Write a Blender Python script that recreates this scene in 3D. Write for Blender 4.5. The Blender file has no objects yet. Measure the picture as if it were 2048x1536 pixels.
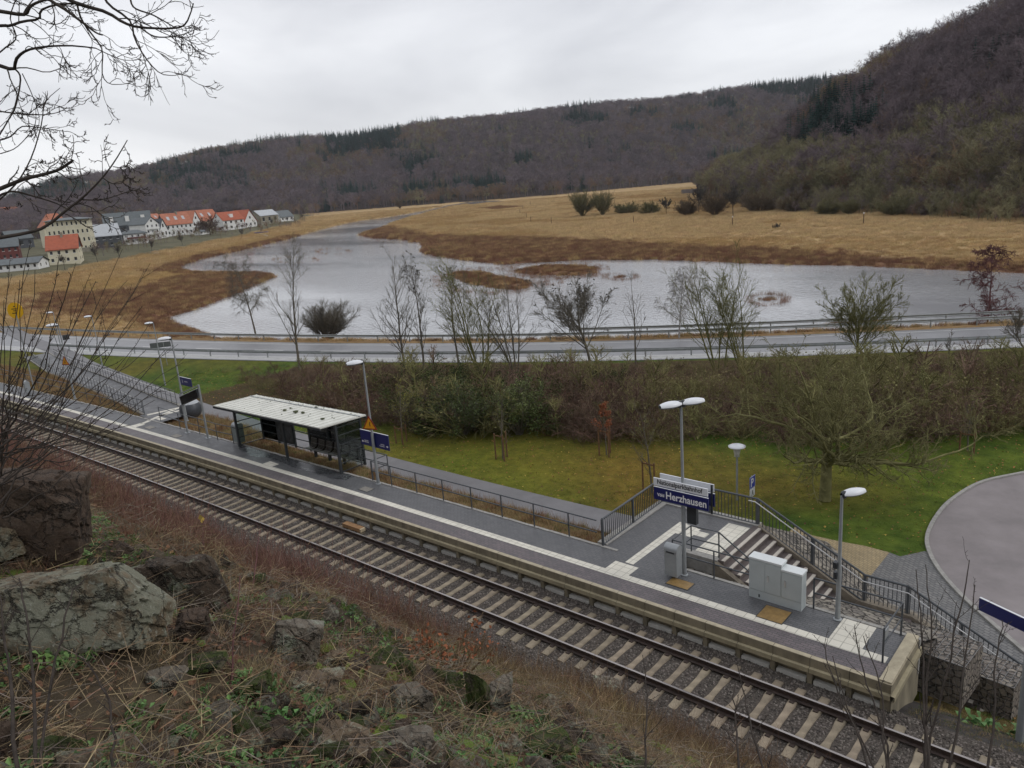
import bpy, bmesh, math, random
import numpy as np
from mathutils import Matrix, Vector
R=math.radians
rng=np.random.default_rng(7); random.seed(7)
# ------------------------------------------------------------------ camera
FPX=1540.0; PIT=.2552; ROL=-.0775; YAW=-.736; CAM=np.array([0,-16.3,13.2])
_f=np.array([math.sin(YAW)*math.cos(PIT),math.cos(YAW)*math.cos(PIT),-math.sin(PIT)])
_r=np.array([math.cos(YAW),-math.sin(YAW),0.]); _u=np.cross(_r,_f)
_R=math.cos(ROL)*_r+math.sin(ROL)*_u; _U=-math.sin(ROL)*_r+math.cos(ROL)*_u
scene=bpy.context.scene
cd=bpy.data.cameras.new('camera'); cam=bpy.data.objects.new('camera',cd); scene.collection.objects.link(cam)
cd.sensor_width=36; cd.lens=FPX/2048*36; cd.clip_start=.05; cd.clip_end=9000
m=Matrix.Identity(4)
for i in range(3): m[i][0]=_R[i]; m[i][1]=_U[i]; m[i][2]=-_f[i]; m[i][3]=CAM[i]
cam.matrix_world=m; scene.camera=cam
# ------------------------------------------------------------------ world: overcast sky
W=bpy.data.worlds.new('World'); scene.world=W; W.use_nodes=True
nt=W.node_tree; nt.nodes.clear()
def N(t,ty,**k):
    n=t.nodes.new(ty)
    for a,b in k.items():
        if a.startswith('i_'): n.inputs[int(a[2:])].default_value=b
        else: setattr(n,a,b)
    return n
sky=N(nt,'ShaderNodeTexSky'); sky.sky_type='NISHITA'; sky.sun_disc=False; sky.sun_elevation=R(38); sky.sun_rotation=R(-60)
tc=N(nt,'ShaderNodeTexCoord'); mp=N(nt,'ShaderNodeMapping'); mp.inputs['Scale'].default_value=(1,1,3.2)
nz=N(nt,'ShaderNodeTexNoise'); nz.inputs['Scale'].default_value=2.1; nz.inputs['Detail'].default_value=5; nz.inputs['Roughness'].default_value=.5; nz.inputs['Distortion'].default_value=.4
cr=N(nt,'ShaderNodeValToRGB'); e=cr.color_ramp.elements
e[0].position=.33; e[0].color=(.52,.53,.57,1); e[1].position=.68; e[1].color=(.83,.84,.87,1)
ml=N(nt,'ShaderNodeVectorMath',operation='SCALE'); ml.inputs['Scale'].default_value=10.2
mx=N(nt,'ShaderNodeMix',data_type='RGBA'); mx.inputs[0].default_value=.94
bg=N(nt,'ShaderNodeBackground'); bg.inputs['Strength'].default_value=.1
wo=N(nt,'ShaderNodeOutputWorld'); L=nt.links.new
L(tc.outputs['Generated'],mp.inputs[0]); L(mp.outputs[0],nz.inputs['Vector']); L(nz.outputs[0],cr.inputs[0])
L(cr.outputs[0],ml.inputs[0]); L(sky.outputs[0],mx.inputs[6]); L(ml.outputs[0],mx.inputs[7]); L(mx.outputs[2],bg.inputs[0]); L(bg.outputs[0],wo.inputs[0])
sd=bpy.data.lights.new('sun','SUN'); sd.energy=.7; sd.angle=R(25); sd.color=(1,.97,.93)
so=bpy.data.objects.new('sun',sd); scene.collection.objects.link(so); so.rotation_euler=(R(52),0,R(-60+180))
scene.view_settings.view_transform='Standard'; scene.view_settings.look='None'; scene.view_settings.exposure=.26; scene.view_settings.gamma=1
# ------------------------------------------------------------------ helpers
def rayd(px,py): return _f+(px-1024)/FPX*_R-(py-768)/FPX*_U
def at(px,py,z=0.):
    d=rayd(px,py); return CAM+(z-CAM[2])/d[2]*d
def atY(px,py,Y):   # hit vertical plane Y
    d=rayd(px,py); return CAM+(Y-CAM[1])/d[1]*d
def proj(P):
    d=np.asarray(P,float)-CAM; z=d@_f
    return 1024+FPX*(d@_R)/z, 768-FPX*(d@_U)/z, z
def Yc(X): return -.0005*np.asarray(X,float)**2
COL=scene.collection
def tag(o,label=None,cat=None,group=None,kind=None):
    if label: o['label']=label
    if cat: o['category']=cat
    if group: o['group']=group
    if kind: o['kind']=kind
    return o
def empty(name,loc=(0,0,0),label=None,cat=None,group=None):
    o=bpy.data.objects.new(name,None); COL.objects.link(o); o.location=tuple(loc); o.empty_display_size=.3
    return tag(o,label,cat,group)
def kids(o): return [c for c in bpy.data.objects if c.parent==o]
def copy_tree(o,parent=None,ch=None):
    if ch is None:
        ch={}
        for c in bpy.data.objects:
            if c.parent: ch.setdefault(c.parent.name,[]).append(c)
    c=o.copy(); COL.objects.link(c)
    if parent: c.parent=parent
    for k in ch.get(o.name,[]): copy_tree(k,c,ch)
    return c
class MB:
    """collects vertices and faces, in coordinates relative to the parent's origin"""
    def __init__(s): s.V=[]; s.F={3:[],4:[]}; s.n=0; s.C=[]; s.NG=[]
    def add(s,V,F,col=None):
        V=np.asarray(V,float).reshape(-1,3); F=np.asarray(F,int)
        if len(V)==0 or len(F)==0: return s
        s.V.append(V); s.F[F.shape[1]].append(F+s.n); s.n+=len(V)
        if col is not None: s.C.append(np.broadcast_to(np.asarray(col,float),(len(V),3)))
        return s
    def box(s,lo,hi,rz=0,piv=None):
        lo=np.array(lo,float); hi=np.array(hi,float)
        V=np.array([[x,y,z] for z in (lo[2],hi[2]) for y in (lo[1],hi[1]) for x in (lo[0],hi[0])])
        if rz:
            c=(lo+hi)/2 if piv is None else np.array(piv,float); V=V-c; cs,sn=math.cos(rz),math.sin(rz)
            V=np.stack([V[:,0]*cs-V[:,1]*sn,V[:,0]*sn+V[:,1]*cs,V[:,2]],1)+c
        return s.add(V,[[0,2,3,1],[4,5,7,6],[0,1,5,4],[2,6,7,3],[0,4,6,2],[1,3,7,5]])
    def bar(s,a,b,w,h=None,up=(0,0,1)):
        """rectangular bar from a to b"""
        a=np.array(a,float); b=np.array(b,float); h=w if h is None else h; d=b-a; d/=np.linalg.norm(d)
        up=np.array(up,float)
        if abs(d@up)>.98: up=np.array([0,1.,0])
        x=np.cross(d,up); x/=np.linalg.norm(x); y=np.cross(x,d)
        V=[p+i*x*w/2+j*y*h/2 for p in (a,b) for i,j in ((-1,-1),(1,-1),(1,1),(-1,1))]
        return s.add(V,[[0,1,2,3],[7,6,5,4],[0,4,5,1],[1,5,6,2],[2,6,7,3],[3,7,4,0]])
    def tube(s,path,r,n=8,cap=True):
        P=np.asarray(path,float); r=np.broadcast_to(np.asarray(r,float),(len(P),))
        V,F=tubes(P[None],r[None],n); s.add(V,F)
        if cap:
            for e in (0,len(P)-1):
                ring=V[e*n:(e+1)*n]; c=ring.mean(0); k=np.arange(n)
                s.add(np.vstack([ring,c]),np.stack([k,(k+1)%n,np.full(n,n)],1) if e else np.stack([(k+1)%n,k,np.full(n,n)],1))
        return s
    def lathe(s,prof,c=(0,0,0),n=16):
        prof=np.array(prof,float); a=np.arange(n)*2*np.pi/n; c=np.array(c,float)
        V=np.array([[r*math.cos(t)+c[0],r*math.sin(t)+c[1],z+c[2]] for r,z in prof for t in a])
        F=[[i*n+j,i*n+(j+1)%n,(i+1)*n+(j+1)%n,(i+1)*n+j] for i in range(len(prof)-1) for j in range(n)]
        return s.add(V,F)
    def prism(s,poly,z0,z1):
        """vertical prism over an xy polygon (fan caps: convex polygons)"""
        P=np.array(poly,float); n=len(P)
        V=np.vstack([np.c_[P,np.full(n,z0)],np.c_[P,np.full(n,z1)],[[*P.mean(0),z0]],[[*P.mean(0),z1]]])
        k=np.arange(n); k2=(k+1)%n
        s.add(V,np.stack([k,k2,k2+n,k+n],1)); 
        s.add(V,np.vstack([np.stack([k2,k,np.full(n,2*n)],1),np.stack([k+n,k2+n,np.full(n,2*n+1)],1)])); return s
    def sweep(s,path,prof,closed=False):
        """sweep a (side,up) profile along a horizontal polyline path"""
        P=np.asarray(path,float); n=len(P); T=np.gradient(P,axis=0); T[:,2]=0; T/=np.linalg.norm(T,axis=1)[:,None]
        S=np.stack([-T[:,1],T[:,0],0*T[:,0]],1); pr=np.asarray(prof,float); m_=len(pr)
        V=(P[:,None]+S[:,None]*pr[None,:,:1]+np.array([0,0,1.])*pr[None,:,1:2]).reshape(-1,3)
        F=[[i*m_+j,(i+1)*m_+j,(i+1)*m_+(j+1)%m_,i*m_+(j+1)%m_] for i in range(n-1) for j in range(m_ if closed else m_-1)]
        return s.add(V,F)
    def build(s,name,mat,parent=None,smooth=False,loc=None,**k):
        V=np.vstack(s.V) if s.V else np.zeros((0,3))
        me=bpy.data.meshes.new(name); t=np.vstack(s.F[3]) if s.F[3] else np.zeros((0,3),int); q=np.vstack(s.F[4]) if s.F[4] else np.zeros((0,4),int)
        me.vertices.add(len(V)); me.vertices.foreach_set('co',V.ravel())
        me.loops.add(len(t)*3+len(q)*4); me.loops.foreach_set('vertex_index',np.concatenate([t.ravel(),q.ravel()]).astype(np.int32))
        me.polygons.add(len(t)+len(q)); me.polygons.foreach_set('loop_start',np.concatenate([np.arange(len(t))*3,len(t)*3+np.arange(len(q))*4]).astype(np.int32))
        me.polygons.foreach_set('loop_total',np.concatenate([np.full(len(t),3),np.full(len(q),4)]).astype(np.int32))
        me.update(calc_edges=True); me.validate()
        if s.C and sum(map(len,s.C))==len(V):
            a=me.color_attributes.new('Col','FLOAT_COLOR','POINT'); c=np.ones((len(V),4)); c[:,:3]=np.vstack(s.C); a.data.foreach_set('color',c.ravel())
        me.polygons.foreach_set('use_smooth',np.full(len(me.polygons),smooth))
        for mm in (mat if isinstance(mat,(list,tuple)) else [mat]): me.materials.append(mm)
        o=bpy.data.objects.new(name,me); COL.objects.link(o)
        if parent is not None: o.parent=parent
        if loc is not None: o.location=tuple(loc)
        tag(o,**k); return o
def _bs(s,name,mat,parent=None,smooth=False,**k):
    # one object for every piece added
    out=[]; starts=np.cumsum([0]+[len(v) for v in s.V]); fs=s.F[3]+s.F[4]
    for i,v in enumerate(s.V):
        m=MB()
        for f in fs:
            if f.min()>=starts[i] and f.max()<starts[i+1]: m.V=[v]; m.F[f.shape[1]].append(f-starts[i])
        out.append(m.build(name,mat,parent,smooth,**k))
    return out
MB.build_split=_bs
def tubes(P,Rd,n):
    """P (N,K,3) paths, Rd (N,K) radii -> vertices, quads"""
    Nn,K,_=P.shape; T=np.gradient(P,axis=1); T/=np.linalg.norm(T,axis=2,keepdims=True)+1e-9
    ref=np.where((np.abs(T.mean(1)[:,2])>.9)[:,None],np.array([1.,0,0]),np.array([0,0,1.]))[:,None]
    A=np.cross(T,ref); A/=np.linalg.norm(A,axis=2,keepdims=True)+1e-9; B=np.cross(T,A)
    a=np.arange(n)*2*np.pi/n
    V=P[:,:,None]+Rd[:,:,None,None]*(A[:,:,None]*np.cos(a)[:,None]+B[:,:,None]*np.sin(a)[:,None])
    base=(np.arange(Nn)*K*n)[:,None,None]+(np.arange(K-1)*n)[None,:,None]; j=np.arange(n); j2=(j+1)%n
    F=np.stack([base+j,base+j2,base+j2+n,base+j+n],-1).reshape(-1,4)
    return V.reshape(-1,3),F
# ---- materials
def mat(name,col,rough=.8,var=.25,scale=8,bump=0,bscale=None,metal=0,spec=None,col2=None,inst=0,detail=6,attr=None,coat=0,trans=0,objc=True,vscale=None):
    m=bpy.data.materials.new(name); m.use_nodes=True; t=m.node_tree; b=t.nodes['Principled BSDF']; l=t.links.new
    b.inputs['Roughness'].default_value=rough; b.inputs['Metallic'].default_value=metal
    if spec is not None: b.inputs['Specular IOR Level'].default_value=spec
    if trans: b.inputs['Transmission Weight'].default_value=trans
    tc=N(t,'ShaderNodeTexCoord'); src=tc.outputs['Object']
    nz=N(t,'ShaderNodeTexNoise'); nz.inputs['Scale'].default_value=scale; nz.inputs['Detail'].default_value=detail; nz.inputs['Roughness'].default_value=.65
    if vscale:
        mp=N(t,'ShaderNodeMapping'); mp.inputs['Scale'].default_value=vscale; l(src,mp.inputs[0]); src=mp.outputs[0]
    l(src,nz.inputs['Vector'])
    r=N(t,'ShaderNodeMapRange'); r.inputs[1].default_value=.3; r.inputs[2].default_value=.7; l(nz.outputs[0],r.inputs[0])
    c1=np.array(col,float); 
    if col2 is None: lo,hi=c1*(1-var),np.minimum(c1*(1+var),.95)
    else: lo,hi=c1,np.array(col2,float)
    mx=N(t,'ShaderNodeMix',data_type='RGBA'); mx.inputs[6].default_value=(*lo,1); mx.inputs[7].default_value=(*hi,1); l(r.outputs[0],mx.inputs[0]); out=mx.outputs[2]
    if attr:
        at_=N(t,'ShaderNodeAttribute',attribute_name=attr); mm=N(t,'ShaderNodeMix',data_type='RGBA',blend_type='MULTIPLY'); mm.inputs[0].default_value=1
        l(at_.outputs['Color'],mm.inputs[6]); l(out,mm.inputs[7]); out=mm.outputs[2]
    if inst:
        oi=N(t,'ShaderNodeObjectInfo'); h=N(t,'ShaderNodeHueSaturation'); r2=N(t,'ShaderNodeMapRange'); r2.inputs[3].default_value=1-inst; r2.inputs[4].default_value=1+inst
        r3=N(t,'ShaderNodeMapRange'); r3.inputs[3].default_value=.5-min(inst,.35)*.05; r3.inputs[4].default_value=.5+min(inst,.35)*.05
        wn=N(t,'ShaderNodeTexWhiteNoise',noise_dimensions='1D'); l(oi.outputs['Random'],wn.inputs['W'])
        l(oi.outputs['Random'],r2.inputs[0]); l(wn.outputs[0],r3.inputs[0]); l(r2.outputs[0],h.inputs['Value']); l(r3.outputs[0],h.inputs['Hue']); l(out,h.inputs['Color']); out=h.outputs[0]
    l(out,b.inputs['Base Color'])
    if bump:
        bp=N(t,'ShaderNodeBump'); bp.inputs['Strength'].default_value=1; bp.inputs['Distance'].default_value=bump
        n2=N(t,'ShaderNodeTexNoise'); n2.inputs['Scale'].default_value=bscale or scale*4; n2.inputs['Detail'].default_value=5; l(src,n2.inputs['Vector'])
        l(n2.outputs[0],bp.inputs['Height']); l(bp.outputs[0],b.inputs['Normal'])
    return m
def gn_instances(name,pts,rot,scl,protos,idx=None,label=None,cat=None):
    """one 'stuff' object whose geometry nodes set small meshes on its points"""
    me=bpy.data.meshes.new(name); n=len(pts); me.vertices.add(n); me.vertices.foreach_set('co',np.asarray(pts,float).ravel())
    for nm,ty,d in (('rot','FLOAT_VECTOR',np.asarray(rot,float)),('scl','FLOAT_VECTOR',np.broadcast_to(np.asarray(scl,float).reshape(n,-1),(n,3))),):
        a=me.attributes.new(nm,ty,'POINT'); a.data.foreach_set('vector',np.ascontiguousarray(d).ravel())
    a=me.attributes.new('idx','INT','POINT'); a.data.foreach_set('value',(rng.integers(0,len(protos),n) if idx is None else np.asarray(idx)).astype(np.int32))
    o=bpy.data.objects.new(name,me); COL.objects.link(o)
    c=bpy.data.collections.new(name+'_kinds')
    for i,p in enumerate(protos):
        p.name='%s_kind_%02d'%(name,i)
        for cc in list(p.users_collection): cc.objects.unlink(p)
        c.objects.link(p)
    g=bpy.data.node_groups.new(name,'GeometryNodeTree'); g.interface.new_socket('Geometry',in_out='INPUT',socket_type='NodeSocketGeometry'); g.interface.new_socket('Geometry',in_out='OUTPUT',socket_type='NodeSocketGeometry')
    gi=g.nodes.new('NodeGroupInput'); go=g.nodes.new('NodeGroupOutput'); ip=g.nodes.new('GeometryNodeInstanceOnPoints'); ci=g.nodes.new('GeometryNodeCollectionInfo')
    ci.inputs['Collection'].default_value=c; ci.inputs['Separate Children'].default_value=True; ci.inputs['Reset Children'].default_value=True
    ip.inputs['Pick Instance'].default_value=True
    def na(nm,dt):
        x=g.nodes.new('GeometryNodeInputNamedAttribute'); x.data_type=dt; x.inputs['Name'].default_value=nm; return x.outputs['Attribute']
    l=g.links.new; l(gi.outputs[0],ip.inputs['Points']); l(ci.outputs[0],ip.inputs['Instance']); l(na('idx','INT'),ip.inputs['Instance Index'])
    l(na('rot','FLOAT_VECTOR'),ip.inputs['Rotation']); l(na('scl','FLOAT_VECTOR'),ip.inputs['Scale']); l(ip.outputs[0],go.inputs[0])
    md=o.modifiers.new('scatter','NODES'); md.node_group=g
    return tag(o,label,cat,kind='stuff')
# ---- bare plant growth
def grow(st,di,ln,P,wob,trop,rg):
    n=len(st); pts=np.zeros((n,P,3)); pts[:,0]=st; d=di/np.linalg.norm(di,axis=1,keepdims=True)
    for k in range(1,P):
        d=d+rg.normal(0,wob,(n,3)); d[:,2]+=trop/P; d/=np.linalg.norm(d,axis=1,keepdims=True)
        pts[:,k]=pts[:,k-1]+d*(ln/(P-1))[:,None]
    return pts
def spawn(pts,rad,ln,k,t0,t1,ang,lr,rr,rg,lshape=.5,minr=.003):
    n,P,_=pts.shape; t=rg.uniform(t0,t1,(n,k)); f=t*(P-1); i=np.minimum(f.astype(int),P-2); w=(f-i)[...,None]; a=np.arange(n)[:,None]
    pos=pts[a,i]*(1-w)+pts[a,i+1]*w; tan=pts[a,i+1]-pts[a,i]; tan/=np.linalg.norm(tan,axis=2,keepdims=True)+1e-9
    r0=rad[a,i]*(1-w[...,0])+rad[a,i+1]*w[...,0]
    rv=rg.normal(0,1,(n,k,3)); pe=rv-(rv*tan).sum(2,keepdims=True)*tan; pe/=np.linalg.norm(pe,axis=2,keepdims=True)+1e-9
    an=np.radians(ang)*rg.uniform(.7,1.3,(n,k,1)); d=tan*np.cos(an)+pe*np.sin(an)
    L_=ln[:,None]*lr*(1-lshape*t)*rg.uniform(.6,1.25,(n,k))
    return pos.reshape(-1,3),d.reshape(-1,3),L_.ravel(),np.maximum(r0*rr,minr).ravel()
def radii(r0,P,end=.35): return r0[:,None]*np.linspace(1,end,P)[None]
def plant(rg,start,dirs,lens,r0,levels,P0=8,wob0=.06,trop0=.2,end0=.3,sides0=7):
    """levels: list of dict(k,t0,t1,ang,lr,rr,P,wob,trop,sides). returns list of (paths,radii,sides)"""
    pts=grow(start,dirs,lens,P0,wob0,trop0,rg); rad=radii(r0,P0,end0); out=[(pts,rad,sides0)]; ln=lens
    for lv in levels:
        p,d,l_,r_=spawn(pts,rad,ln,lv['k'],lv.get('t0',.3),lv.get('t1',1),lv['ang'],lv['lr'],lv.get('rr',.6),rg,lv.get('ls',.5),lv.get('minr',.003))
        pts=grow(p,d,l_,lv.get('P',5),lv.get('wob',.12),lv.get('trop',.1),rg); rad=radii(r_,lv.get('P',5),lv.get('end',.3)); ln=l_
        out.append((pts,rad,lv.get('sides',3)))
    return out
def mb_plant(parts):
    m=MB()
    for p,r,s in parts: m.add(*tubes(p,r,s))
    return m
def fnoise(X,Y,sc,seed=0,oct=4):
    """cheap smooth value noise"""
    out=0; amp=1; tot=0
    for o in range(oct):
        x=X*sc*2**o+seed*17.3; y=Y*sc*2**o-seed*9.1; xi=np.floor(x).astype(np.int64); yi=np.floor(y).astype(np.int64); fx=x-xi; fy=y-yi
        fx=fx*fx*(3-2*fx); fy=fy*fy*(3-2*fy)
        def h(a,b):
            v=(a*374761393+b*668265263+seed*1442695041)&0xffffffff; v=((v^(v>>13))*1274126177)&0xffffffff; return ((v^(v>>16))&0xffff)/65535.
        out=out+amp*((h(xi,yi)*(1-fx)+h(xi+1,yi)*fx)*(1-fy)+(h(xi,yi+1)*(1-fx)+h(xi+1,yi+1)*fx)*fy); tot+=amp; amp*=.5
    return out/tot
def sstep(a,b,x): t=np.clip((x-a)/(b-a),0,1); return t*t*(3-2*t)
def pip(X,Y,poly):
    c=np.zeros(X.shape,bool); n=len(poly)
    for i in range(n):
        x1,y1=poly[i]; x2,y2=poly[(i+1)%n]
        if y1==y2: continue
        c^=((y1>Y)!=(y2>Y))&(X<(x2-x1)*(Y-y1)/(y2-y1)+x1)
    return c
def sdist(X,Y,poly):
    """signed distance, positive inside"""
    d=np.full(X.shape,1e9); n=len(poly)
    for i in range(n):
        a=np.array(poly[i]); b=np.array(poly[(i+1)%n]); e=b-a; L2=e@e+1e-9
        t=np.clip(((X-a[0])*e[0]+(Y-a[1])*e[1])/L2,0,1); d=np.minimum(d,np.hypot(X-a[0]-t*e[0],Y-a[1]-t*e[1]))
    return np.where(pip(X,Y,poly),d,-d)
def pxpoly(l,z): return [tuple(at(x,y,z)[:2]) for x,y in l]
# ------------------------------------------------------------------ road curves (world, from points on the road surface)
ZR=-2.8; ZW=-5.2; ZL=ZW+.4
RAMR=np.array([(-104,14.9,-2.6),(-98.3,13.6,-2.2),(-83.8,10.9,-1.5),(-72.9,9.25,-.8),(-56.4,6.5,.2),(-49.8,5.6,.52)])
RAML=np.array([(-104,12.4,-2.55),(-96.3,10.9,-2.0),(-82.2,8.15,-1.2),(-62.7,5.4,-.1),(-49.87,3.35,.52)])
def curve(l,z,deg=4):
    l=np.array(l,float); c=np.polyfit(l[:,0]/1000,l[:,1],deg); xs=np.arange(-420,2421,20); return xs,np.polyval(c,xs/1000)
UX,UY=curve([(-400,640),(0,664),(171,672),(342,682),(700,687.6),(1000,685),(1400,676),(1716,665),(2048,652),(2400,637)],ZR)
_,LY=curve([(-400,668),(0,697),(171,708),(376,720),(700,723),(1000,722),(1300,719),(1590,712),(2048,694),(2400,680)],ZR)
PU=np.array([at(x,y,ZR) for x,y in zip(UX,UY)]); PL=np.array([at(x,y,ZR) for x,y in zip(UX,LY)])
def road_pt(i_frac,f):   # point across the road at fraction f (0 far edge, 1 near edge)
    return PU*(1-f)+PL*f
def fY(P,X):
    x=P[:,0]; y=P[:,1]; X=np.asarray(X,float); r=np.interp(X,x,y)
    s0=(y[1]-y[0])/(x[1]-x[0]); s1=(y[-1]-y[-3])/(x[-1]-x[-3])
    r=np.where(X<x[0],y[0]+s0*(X-x[0]),r); return np.where(X>x[-1],y[-1]+s1*(X-x[-1]),r)
def fcos(P,X): return 1/np.sqrt(1+((fY(P,np.asarray(X)+2)-fY(P,np.asarray(X)-2))/4)**2)
def zpath(X): return -2.85-.3*sstep(-95,-50,np.asarray(X,float))
def zfence(X): return np.interp(X,[-10.87,-7.15,-5.7,-2.5,-1],[.5,-1.4,-1.4,-3.05,-3.1])
WATER=pxpoly([(350,634),(420,612),(480,587),(520,569),(558,556),(562,549),(530,545),(480,546),(430,546),(385,545),(366,537),(372,531),(400,520),(450,508),(500,497),(560,483),(620,465),(680,450),(720,441),(780,434),(840,423),(900,410),(935,404),(955,405),(900,413),(850,426),(800,440),(778,449),(768,456),(745,462),(718,470),(735,476),(800,480),(838,486),(845,492),(838,500),(842,508),(860,513),(900,518),(950,525),(1000,531),(1060,527),(1150,522),(1300,521),(1400,525),(1550,531),(1700,533),(1900,543),(2048,550),(2400,566),(2400,700),(2048,690),(1000,700),(600,700),(480,690),(440,669),(400,657),(365,645)],ZW)
ISL=[pxpoly(l,ZW) for l in ([(887,550),(920,545),(985,543),(1010,552),(1060,560),(1075,572),(1040,583),(980,578),(920,568)],
 [(1018,542),(1080,533),(1160,531),(1198,535),(1207,546),(1150,553),(1060,552),(1030,549)],
 [(1498,600),(1520,592),(1560,594),(1570,602),(1530,606)],
 [(1590,652),(1700,640),(1830,634),(1820,642),(1700,652),(1600,662)],[(1078,560),(1100,556),(1107,562),(1085,567)],[(1212,556),(1240,550),(1272,553),(1240,558)],[(1040,416),(1000,420),(960,418),(1000,414)])]
STREAM=pxpoly([(925,408),(950,402),(990,401),(1010,404),(975,406),(945,410)],ZW)
VILL=pxpoly([(-300,590),(0,556),(130,540),(250,515),(400,487),(520,462),(610,440),(618,428),(500,420),(300,428),(0,452),(-300,492)],ZW+1.5)
BROWN=[pxpoly(l,ZW) for l in ([(715,468),(770,456),(850,474),(1000,478),(1200,484),(1350,496),(1500,500),(1700,513),(1900,530),(2048,533),(2400,545),(2400,590),(2048,560),(1300,532),(1000,545),(820,515),(820,485)],
 [(340,650),(250,640),(120,632),(60,620),(90,590),(200,588),(300,576),(330,563),(400,553),(470,548),(570,542),(575,560),(520,580),(420,625)],
 [(300,545),(372,528),(400,524),(400,529),(372,536),(330,549)])]
YEL=[pxpoly(l,ZW) for l in ([(110,575),(200,560),(280,556),(380,541),(440,545),(400,551),(300,570),(200,584),(120,588)],[(330,520),(500,485),(560,470),(560,478),(480,500),(360,532)])]
# hills: azimuth tables
def azr(px,py,z=ZL):
    P=at(px,py,z); d=P-CAM; return math.atan2(d[0],d[1]),math.hypot(d[0],d[1])
def azel(px,py):
    d=rayd(px,py); return math.atan2(d[0],d[1]),d[2]/math.hypot(d[0],d[1])
FB=[(azel(x,400)[0],r_) for x,r_ in ((-500,620),(0,760),(200,860),(420,960))]+[azr(x,y) for x,y in ((620,427),(900,406),(1100,391),(1370,366),(1500,357),(1700,342),(2048,315))]
FR=[azel(x,y) for x,y in ((-500,425),(0,394),(120,352),(250,338),(420,292),(560,270),(700,266),(850,238),(1000,226),(1200,201),(1300,196),(1400,184),(1500,168),(1640,152),(1800,140),(2048,120))]
RB=[azr(x,y) for x,y in ((1395,388),(1450,405),(1560,420),(1700,420),(2048,432),(2400,436))]
RR=[azel(x,y) for x,y in ((1395,372),(1450,345),(1500,315),(1560,258),(1610,205),(1660,160),(1750,108),(1850,58),(1950,18),(2048,-45),(2400,-200))]
def tab(T,az): a=np.array(T); i=np.argsort(a[:,0]); return np.interp(az,a[i,0],a[i,1])
def hills(X,Y):
    dx=X-CAM[0]; dy=Y-CAM[1]; az=np.arctan2(dx,dy); r=np.hypot(dx,dy)
    n=fnoise(X,Y,1/130.,3,3)-.5
    b=tab(FB,az); rr=b+620; t=np.clip((r-b)/(rr-b),0,1.); zt=13.2+rr*tab(FR,az)-17; 
    h1=ZL+(zt-ZL)*(.45*t+.55*(t*t*(3-2*t)))+n*34*t*(1-t)*2
    h1=h1-np.maximum(0,r-rr)*.12; t1=(r-b)/(rr-b)
    az0=RB[0][0]; b2=tab(RB,az); wid=110+ (az-az0)*330; rr2=b2+np.clip(wid,60,330); t2=np.clip((r-b2)/(rr2-b2),0,1)
    zt2=13.2+rr2*tab(RR,az)-15*sstep(0,.12,az-az0)-2; h2=ZL+(zt2-ZL)*(.6*t2+.4*t2*t2*(3-2*t2))+n*10*t2*(1-t2)
    h2=np.where(az<az0-.02,ZL,h2)-np.maximum(0,r-rr2)*.25
    return np.maximum(h1,ZL),h2,t1,np.where(az<az0,-1,(r-b2)/(rr2-b2))
def Y0(X): return -3.4+1.1*sstep(-15,-9,np.asarray(X,float))
def slopez(X,Yp):
    d=Y0(X)-Yp; z=-.5+d*.94
    z=np.where(d>0,z,-.5); top=11.55+.06*(np.maximum(-16.3-Yp,0)); k=.6
    z=-np.log(np.exp(-z/k)+np.exp(-top/k))*k
    return z
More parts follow.
